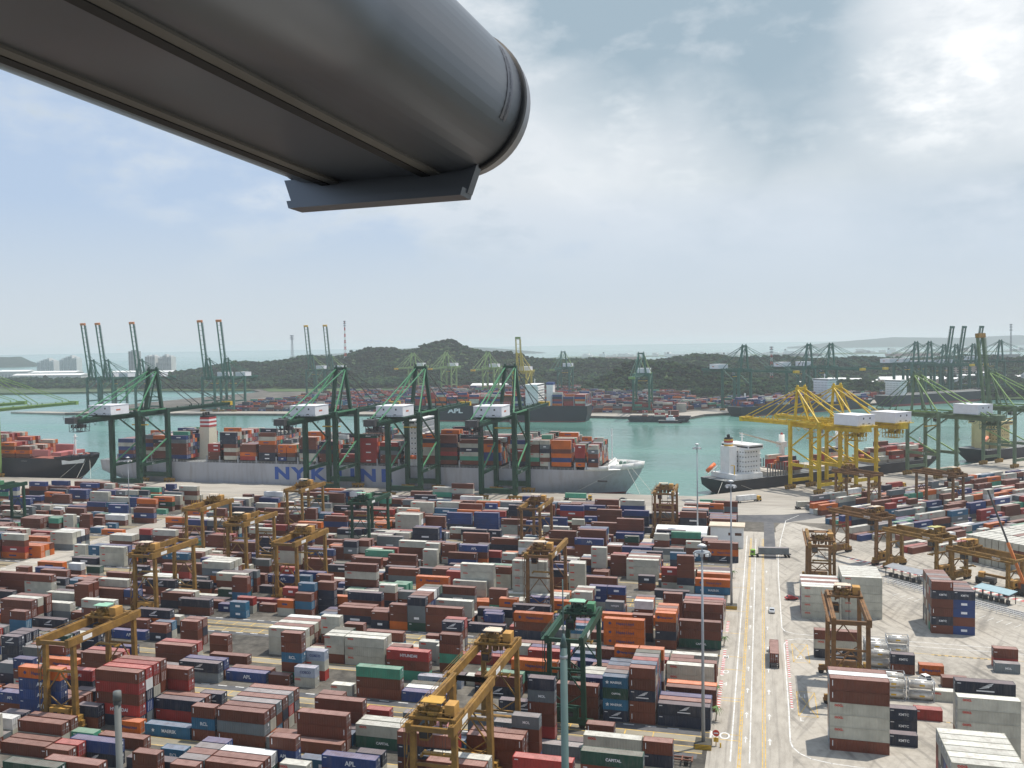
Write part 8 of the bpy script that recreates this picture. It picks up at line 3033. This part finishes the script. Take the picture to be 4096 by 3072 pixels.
ct = thing('skeletal_trailer','empty brown trailer parked behind the pale grey container, bottom right centre','trailer',(-23.5,191.5,0)); b = MB().box(0,9,0.4,0.7,1.0,1.3); b.box(0,9,1.8,2.1,1.0,1.3)
for x in (0,2.2,4.4,6.6,8.7): b.box(x,x+0.3,0,2.5,1.02,1.32)
b.build('frame', mat('trailer_rust',(0.16,0.07,0.045),0.7,0.2,0.8), ct)
for x in (1.0,2.3,7.6):
    for y in (0.25,2.2): MB().tube((x,y-0.2,0.5),(x,y+0.2,0.5),0.5,n=12).build('wheel', M_BLACK, ct)
def car(label, loc, rz, m_, h=1.45, ln_=4.4):
    t = thing('car', label, 'car', loc, rz); a = ln_/2
    prof = [(-a,0.35),(-a,0.85),(-a*0.78,0.95),(-a*0.55,h),(a*0.18,h),(a*0.5,0.95),(a*0.95,0.8),(a,0.5),(a,0.35)]; b = MB(); k = 0
    n = len(prof); b.v += [(x,-0.88+(0.12 if z > 1 else 0),z) for x, z in prof]+[(x,0.88-(0.12 if z > 1 else 0),z) for x, z in prof]
    b.f.append(tuple(range(n))); b.mi.append(0); b.f.append(tuple(reversed(range(n,2*n)))); b.mi.append(0)
    for i in range(n): j = (i+1) % n; b.f.append((j,i,n+i,n+j)); b.mi.append(0)
    b.build('body', m_, t)
    w = MB().quadbox([(a*0.22,-0.70,h-0.04),(a*0.26,-0.70,h-0.04),(a*0.26,0.70,h-0.04),(a*0.22,0.70,h-0.04),(a*0.47,-0.72,0.99),(a*0.50,-0.72,0.99),(a*0.50,0.72,0.99),(a*0.47,0.72,0.99)]); w.quadbox([(-a*0.76,-0.7,1.0),(-a*0.72,-0.7,1.0),(-a*0.72,0.7,1.0),(-a*0.76,0.7,1.0),(-a*0.59,-0.68,h-0.04),(-a*0.55,-0.68,h-0.04),(-a*0.55,0.68,h-0.04),(-a*0.59,0.68,h-0.04)])
    for s in (-1,1): w.poly([(-a*0.6,s*0.865,0.98),(a*0.38,s*0.865,0.98),(a*0.15,s*0.775,h-0.06),(-a*0.5,s*0.775,h-0.06)])
    w.build('window', M_GLASS, t)
    for x in (-a*0.62,a*0.62):
        for y in (-0.8,0.8): MB().tube((x,y-0.1,0.32),(x,y+0.1,0.32),0.32,n=12).build('wheel', M_BLACK, t)
car('small silver car driving along the near road',(2.9,309.5,0.02),R(90),mat('silver_car',(0.6,0.62,0.64),0.3,0.03,metal=0.4)); car('white van parked between the containers at right',(41.2,253.5,0.02),R(-60),M_WHITE,2.0,4.8)
car('dark car on the apron below the ship bow',(-77,515,0.02),0.1,M_STEEL); car('red service car beside the pale grey stacks',(9.6,326,0.02),R(20),mat('red_car',(0.4,0.05,0.05),0.4))
# mobile crane and reach truck at the right
mc = thing('mobile_crane','orange mobile crane with long dark lattice jib at the right edge','mobile crane',(88.5,347.5,0),R(150)); b = MB().box(-4,4,-1.4,1.4,0.9,2.0); b.build('chassis', M_STEEL, mc)
for x in (-3,-1.2,1.2,3):
    for y in (-1.4,1.4): MB().tube((x,y-0.3,0.7),(x,y+0.3,0.7),0.7,n=12).build('wheel', M_BLACK, mc)
MB().box(-3,1.5,-1.3,1.3,2.0,4.2).build('engine_house', M_STEEL, mc); MB().box(1.6,3.2,-1.3,-0.1,2.0,4.2).build('operator_cab', M_TIPO, mc)
MB().bar((0.5,0.5,3.5),(6.0,0.8,18.0),0.9,0.9).build('lower_jib', M_TIPO, mc); MB().bar((6.0,0.8,18.0),(12.5,1.2,36.0),0.55,0.55).build('upper_jib', M_STEEL, mc)
rt = thing('reach_truck','yellow reach truck lying low on the apron left of the mobile crane','reach truck',(79,362,0),R(-30)); MB().box(-3.5,3,-1.5,1.5,0.9,2.4).build('chassis', M_STEEL, rt); MB().box(-2.6,-0.8,-1.2,1.2,2.4,4.2).build('operator_cab', M_YELC, rt); MB().bar((-2.5,0,3.6),(8.5,0,3.0),0.9,0.8).build('boom', M_YEL, rt)
for x in (-2.6,2.2):
    for y in (-1.4,1.4): MB().tube((x,y-0.35,0.8),(x,y+0.35,0.8),0.8,n=12).build('wheel', M_BLACK, rt)
# white shed and office in the middle of the yard
ws = thing('warehouse','white corrugated shed with a curved pale roof among the containers','building',(-44.5,394.2,0)); l_, w_, h_ = 21, 12, 7.0
MB().box(0,l_,0,w_,0,h_).build('wall', mat('shed_grey',(0.62,0.62,0.62),0.6,0.05,0.4), ws)
r = MB(); n = 8
for i in range(n):
    a0, a1 = math.pi*i/n, math.pi*(i+1)/n; y0, y1 = w_/2-math.cos(a0)*(w_/2+0.6), w_/2-math.cos(a1)*(w_/2+0.6); z0, z1 = h_+math.sin(a0)*2.3, h_+math.sin(a1)*2.3
    r.quadbox([(-0.5,y0,z0),(l_+0.5,y0,z0),(l_+0.5,y1,z1),(-0.5,y1,z1),(-0.5,y0,z0+0.15),(l_+0.5,y0,z0+0.15),(l_+0.5,y1,z1+0.15),(-0.5,y1,z1+0.15)])
r.build('roof', M_WHITE, ws); MB().box(-6.5,-0.1,-0.5,w_*0.6,0,3.0).build('lean_to', M_HATCH, ws)
db = MB().box(l_*0.3,l_*0.305,-0.1,-0.01,0,h_); db.box(l_*0.62,l_*0.625,-0.1,-0.01,0,h_); db.build('wall_seam', M_GALV, ws)
of = thing('office_building','flat roofed white office block with dark windows beside the shed','building',(-22.0,402.5,0)); MB().box(0,14,0,8,0,9.2).build('wall', M_WHITE, of); MB().box(-0.6,14.6,-0.6,8.6,9.2,9.8).build('roof', CREAM, of)
for x in (7.6,10.4): MB().box(x,x+(1.4 if x < 9 else 2.8),-0.06,-0.003,5.6,6.8).build('window', mat('brown_window',(0.10,0.05,0.035),0.3), of)
rl = MB(); rl.bar((0,-2.4,4.2),(9,-2.4,4.2),0.1); rl.box(0,9,-2.4,0,2.9,3.1)
for k in range(7): rl.bar((k*1.5,-2.4,3.1),(k*1.5,-2.4,4.2),0.1)
rl.build('balcony', M_WHITE, of)
kb = thing('guard_hut','small white hut with flat roof on the quay edge below the bow','hut',(-52,526,0)); MB().box(0,5,0,3,0,2.6).build('wall', M_WHITE, kb); MB().box(-0.4,5.4,-0.4,3.4,2.6,2.85).build('roof', M_HOUSE, kb); MB().box(1,4,-0.04,-0.003,1.2,2.0).build('window', M_GLASS, kb)
# open roofs and stepped stands along the fence on the right
FDIR = Vector((0.695,-0.719,0)); FN = Vector((0.719,0.695,0)); FR_ = math.atan2(FDIR.y, FDIR.x)
def open_roof(label, p, ln_, m_):
    t = thing('open_shelter', label, 'shelter', p, FR_, 'open shelters along the fence'); MB().quadbox([(0,-2.4,3.6),(ln_,-2.4,3.6),(ln_,2.4,4.3),(0,2.4,4.3),(0,-2.4,3.75),(ln_,-2.4,3.75),(ln_,2.4,4.45),(0,2.4,4.45)]).build('roof', m_, t)
    for k in range(5):
        for y in (-2,2): MB().bar((0.5+k*(ln_-1)/4,y,0),(0.5+k*(ln_-1)/4,y,3.6 if y < 0 else 4.2),0.2).build('post', M_STEEL, t)
    b = MB()
    for k in range(6): b.tube((1.5+k*(ln_-3)/5,-0.6,0),(1.5+k*(ln_-3)/5,-0.6,1.4),0.7,n=10)
    b.build('stored_drum', M_STEEL, t)
open_roof('pale striped roof of an open shelter beside the tall grey stacks',Vector((46.2,367.9,0)),15.5,M_GALV); open_roof('blue grey roof of an open shelter right of the navy stack',Vector((72,343.5,0)),13,mat('blue_roof',(0.30,0.42,0.46),0.5,0.08))
fc_ = thing('railing_fence','white double railing fence running diagonally past the shelters','fence',(0,0,0)); p0 = Vector((43,355.5,0)); 
for off in (0,2.2):
    b = MB(); c_ = p0+FN*off
    for k in range(26): q = c_+FDIR*k*2.2; b.bar(q,q+Vector((0,0,1.9)),0.14)
    for z in (0.7,1.3,1.9): b.bar(c_+Vector((0,0,z)),c_+FDIR*55+Vector((0,0,z)),0.12)
    b.build('rail', M_WHITE, fc_)
pk_ = MB().quadbox([p0+FN*3.2+Vector((0,0,0.0)),p0+FDIR*60+FN*3.2,p0+FDIR*60+FN*7.5,p0+FN*7.5]+[p+Vector((0,0,0.06)) for p in (p0+FN*3.2,p0+FDIR*60+FN*3.2,p0+FDIR*60+FN*7.5,p0+FN*7.5)])
tag(pk_.build('asphalt_road', M_ASPH), kind='structure')
# no entry sign, yellow bollards, palms, planters
sg = thing('road_sign','round red no entry sign on a yellow post beside the nearest mast','sign',(-10.2,203.0,0)); MB().tube((0,0,0),(0,0,2.4),0.10).build('post', M_YELC, sg); MB().box(-0.55,0.55,-0.06,0.06,0.9,1.9).build('panel', M_TIP, sg)
MB().tube((0,-0.03,2.9),(0,0.03,2.9),0.75,n=24).build('disc', M_LETTER_R, sg); MB().box(-0.5,0.5,-0.05,-0.032,2.78,3.02).build('bar', M_LETTER_W, sg)
for i, (x, y) in enumerate(((-11.4,202.2),(-11.2,203.6),(-9.2,202.4))): tag(MB().tube((0,0,0),(0,0,1.0),0.16,n=10).build('bollard', M_TIP), f'yellow bollard, {ORD[i]} of three by the no entry sign', 'bollard', 'yellow bollards').location = (x,y,0)
M_PALM = mat('palm_green',(0.07,0.14,0.03),0.6,0.25,1.0); M_TRUNK = mat('palm_trunk',(0.22,0.17,0.12),0.8,0.2,1.0)
def palm(label, x, y, h, seed):
    t = thing('palm_tree', label, 'palm', (x,y,0), 0, 'young palms along the road'); rr = random.Random(seed); b = MB(); n = 6
    for k in range(n): b.tube((0.05*k,0,h*k/n),(0.05*(k+1),0,h*(k+1)/n),0.16-0.012*k,0.16-0.012*(k+1),8)
    b.build('trunk', M_TRUNK, t); c = MB()
    for k in range(16):
        a = k*2*math.pi/16+rr.uniform(-.2,.2); up = rr.uniform(0.2,1.1); ln_ = rr.uniform(1.3,2.0); prev = Vector((0.3,0,h))
        for q in range(1,6):
            s = q/5; p = Vector((0.3+math.cos(a)*ln_*s, math.sin(a)*ln_*s, h+up*s*1.2-1.5*s*s)); d = p-prev; nn = Vector((-d.y,d.x,0)); nn = nn.normalized()*0.22*(1-s*0.7) if nn.length > 1e-4 else Vector((0.2,0,0)); c.poly([prev-nn,p-nn*0.8,p,prev]); c.poly([prev,p,p+nn*0.8-Vector((0,0,0.06)),prev+nn-Vector((0,0,0.06))]); prev = p
    c.build('crown', M_PALM, t)
for i, (x, y, h, lab) in enumerate(((-10.9,216.5,3.2,'young palm just behind the no entry sign'),(-11.2,271.5,2.6,'young palm beside the dark green container stack end'),(-10.6,390,3.0,'young palm in front of the white office block'),(-10.2,410,3.0,'young palm right of the white office block'),(-11.6,233.0,2.2,'small palm between red and white kerb blocks'),(-11.2,352,2.4,'small palm halfway along the road'))): palm(lab, x, y, h, i)
# building canopy beam right above the viewer
AX = (fw+cr*((3367-2048)/3625.28)-cu*((1542-1536)/3625.28)).normalized(); RX = AX.cross(Vector((0,0,1))).normalized(); UX = RX.cross(AX)
def beam_pt(a, r_, u_): return Vector((0,0,CAM_H))+AX*a+RX*r_+UX*u_
xl, zc, xr, rad = -4.36, 2.384, -3.054, 0.595
def profile(rd, n=28):
    pts = []
    for i in range(n+1): a = -math.pi/2+math.pi*i/n; pts.append((xr+math.cos(a)*rd, zc+math.sin(a)*rd))
    for i in range(n+1): a = math.pi/2+math.pi*i/n; pts.append((xl+math.cos(a)*rd, zc+math.sin(a)*rd))
    return pts
def loft(mb, secs, mi=0, cap0=False, cap1=True):
    n = len(secs[0][1]); k = len(mb.v)
    for a, pr in secs: mb.v += [tuple(beam_pt(a, x, z)) for x, z in pr]
    for j in range(len(secs)-1):
        for i in range(n): q = (i+1) % n; mb.f.append((k+j*n+i, k+j*n+q, k+(j+1)*n+q, k+(j+1)*n+i)); mb.mi.append(mi)
    if cap1: mb.f.append(tuple(k+(len(secs)-1)*n+i for i in range(n))); mb.mi.append(mi)
    if cap0: mb.f.append(tuple(k+i for i in reversed(range(n)))); mb.mi.append(mi)
M_ALU = mat('brushed_aluminium',(0.155,0.168,0.188),0.34,0.06,0.7,metal=0.85,spec=0.5,bump=0.01,bscale=9); M_GASK = mat('rubber_gasket',(0.012,0.012,0.013),0.6,0.2); M_TRIM = mat('trim_bronze',(0.16,0.155,0.14),0.5,0.1,2.0,metal=0.5)
bm_ = thing('roof_fin','big rounded aluminium roof fin overhead at the upper left, seen from below','building part',beam_pt(0,0,0)); bm_.location = (0,0,0)
b = MB(); loft(b, [(-6, profile(rad)), (0, profile(rad)), (3.5, profile(rad)), (7.0, profile(rad))], cap0=True); b.build('cladding', M_ALU, bm_, True)
b = MB(); loft(b, [(7.0, profile(rad*1.028)), (7.08, profile(rad*1.028))], cap0=True); b.build('gasket_ring', M_GASK, bm_, True)
b = MB(); loft(b, [(7.08, profile(rad*0.998)), (7.22, profile(rad*0.998)), (7.29, profile(rad*0.95)), (7.31, profile(rad*0.86))]); b.build('end_cap', mat('end_cap_aluminium',(0.30,0.30,0.31),0.45,0.05,0.7,metal=0.8), bm_, True)
for x0 in (-4.262, -3.29):
    z0 = zc-rad
    def rib(nm, xa, xb, za, zb, m_):
        q = MB(); q.quadbox([beam_pt(-6,xa,za),beam_pt(-6,xb,za),beam_pt(-6,xb,zb),beam_pt(-6,xa,zb),beam_pt(6.98,xa,za),beam_pt(6.98,xb,za),beam_pt(6.98,xb,zb),beam_pt(6.98,xa,zb)]); q.build(nm, m_, bm_)
    rib('gasket_strip', x0-0.055, x0+0.03, z0-0.026, z0+0.02, M_GASK); rib('trim_strip', x0+0.034, x0+0.125, z0-0.020, z0+0.025, M_TRIM)
fl_ = MB(); za, zb = zc-rad+0.05, 1.60; x0, x1 = -4.70, -2.83
fl_.quadbox([beam_pt(6.94,x0,za),beam_pt(6.94,x1,za),beam_pt(7.05,x1,za),beam_pt(7.05,x0,za),beam_pt(6.94,x0+0.09,zb),beam_pt(6.94,x1-0.09,zb),beam_pt(7.05,x1-0.09,zb),beam_pt(7.05,x0+0.09,zb)])
fo_ = fl_.build('end_bracket', M_ALU, bm_); f2_ = MB(); f2_.quadbox([beam_pt(6.84,x0+0.09,zb+0.03),beam_pt(6.84,x1-0.09,zb+0.03),beam_pt(7.06,x1-0.09,zb+0.03),beam_pt(7.06,x0+0.09,zb+0.03),beam_pt(6.84,x0+0.11,zb-0.035),beam_pt(6.84,x1-0.11,zb-0.035),beam_pt(7.06,x1-0.11,zb-0.035),beam_pt(7.06,x0+0.11,zb-0.035)]); f2_.build('bracket_lip', M_ALU, fo_)
# the tower the viewer stands on: its terrace edge and front wall, below and behind the camera, unseen; added to darken the fin's underside
vt = thing('tower_block','unseen dark terrace of the tower block the viewer stands on','building',(0,-22,0)); MB().box(-32,32,-22,22.6,0,87.6).build('wall', mat('tower_wall',(0.10,0.10,0.10),0.8,0.1,0.2), vt); MB().box(-32.3,32.3,-22.3,24.2,87.6,88.3).build('terrace', mat('terrace_floor',(0.07,0.068,0.065),0.85,0.15,0.6), vt)
# sticker and its lettering follow the curve of the fin
def curved(me_src, name, m_, a_mid, th_mid, lift, parent):
    me = me_src.copy() if isinstance(me_src, bpy.types.Mesh) else me_src
    for v in me.vertices:
        th = th_mid-v.co.x/rad; r_ = rad+lift+v.co.z*0.0; a = a_mid+v.co.y
        v.co = beam_pt(a, xr+math.cos(th)*r_, zc+math.sin(th)*r_)
    me.materials.clear(); me.materials.append(m_); o = bpy.data.objects.new(name, me); COL.objects.link(o); o.parent = parent; return o
sq = MB(); n = 14
for i in range(n): sq.poly([(-0.30+i*0.6/n,-0.06,0),(-0.30+(i+1)*0.6/n,-0.06,0),(-0.30+(i+1)*0.6/n,0.06,0),(-0.30+i*0.6/n,0.06,0)])
st_ = curved(sq.mesh('sticker', M_ALU), 'sticker', mat('sticker_grey',(0.15,0.15,0.16),0.46,0.03,metal=0.85), 6.72, 0.02, 0.002, bm_)
curved(text_mesh('DO NOT PAINT WINDOW', 0.052, M_LETTER_D), 'lettering', mat('faded_blue_lettering',(0.05,0.06,0.09),0.5,0.05), 6.72, 0.02, 0.004, st_)
# ---------------------------------------------------------------- air
hz_ = MB().box(-9000,9000,-600,12500,-10,142).build('haze', bpy.data.materials.new('haze_air')); tag(hz_, kind='stuff', label='thin pale haze hanging over the whole port and sea', cat='haze')
hm = hz_.data.materials[0]; hm.use_nodes = True; hn = hm.node_tree.nodes; hn.clear(); ho = hn.new('ShaderNodeOutputMaterial'); pv = hn.new('ShaderNodeVolumePrincipled'); pv.inputs['Color'].default_value = (0.86,0.90,0.94,1); pv.inputs['Density'].default_value = HAZE_D; pv.inputs['Anisotropy'].default_value = 0.3
hm.node_tree.links.new(pv.outputs[0], ho.inputs['Volume'])
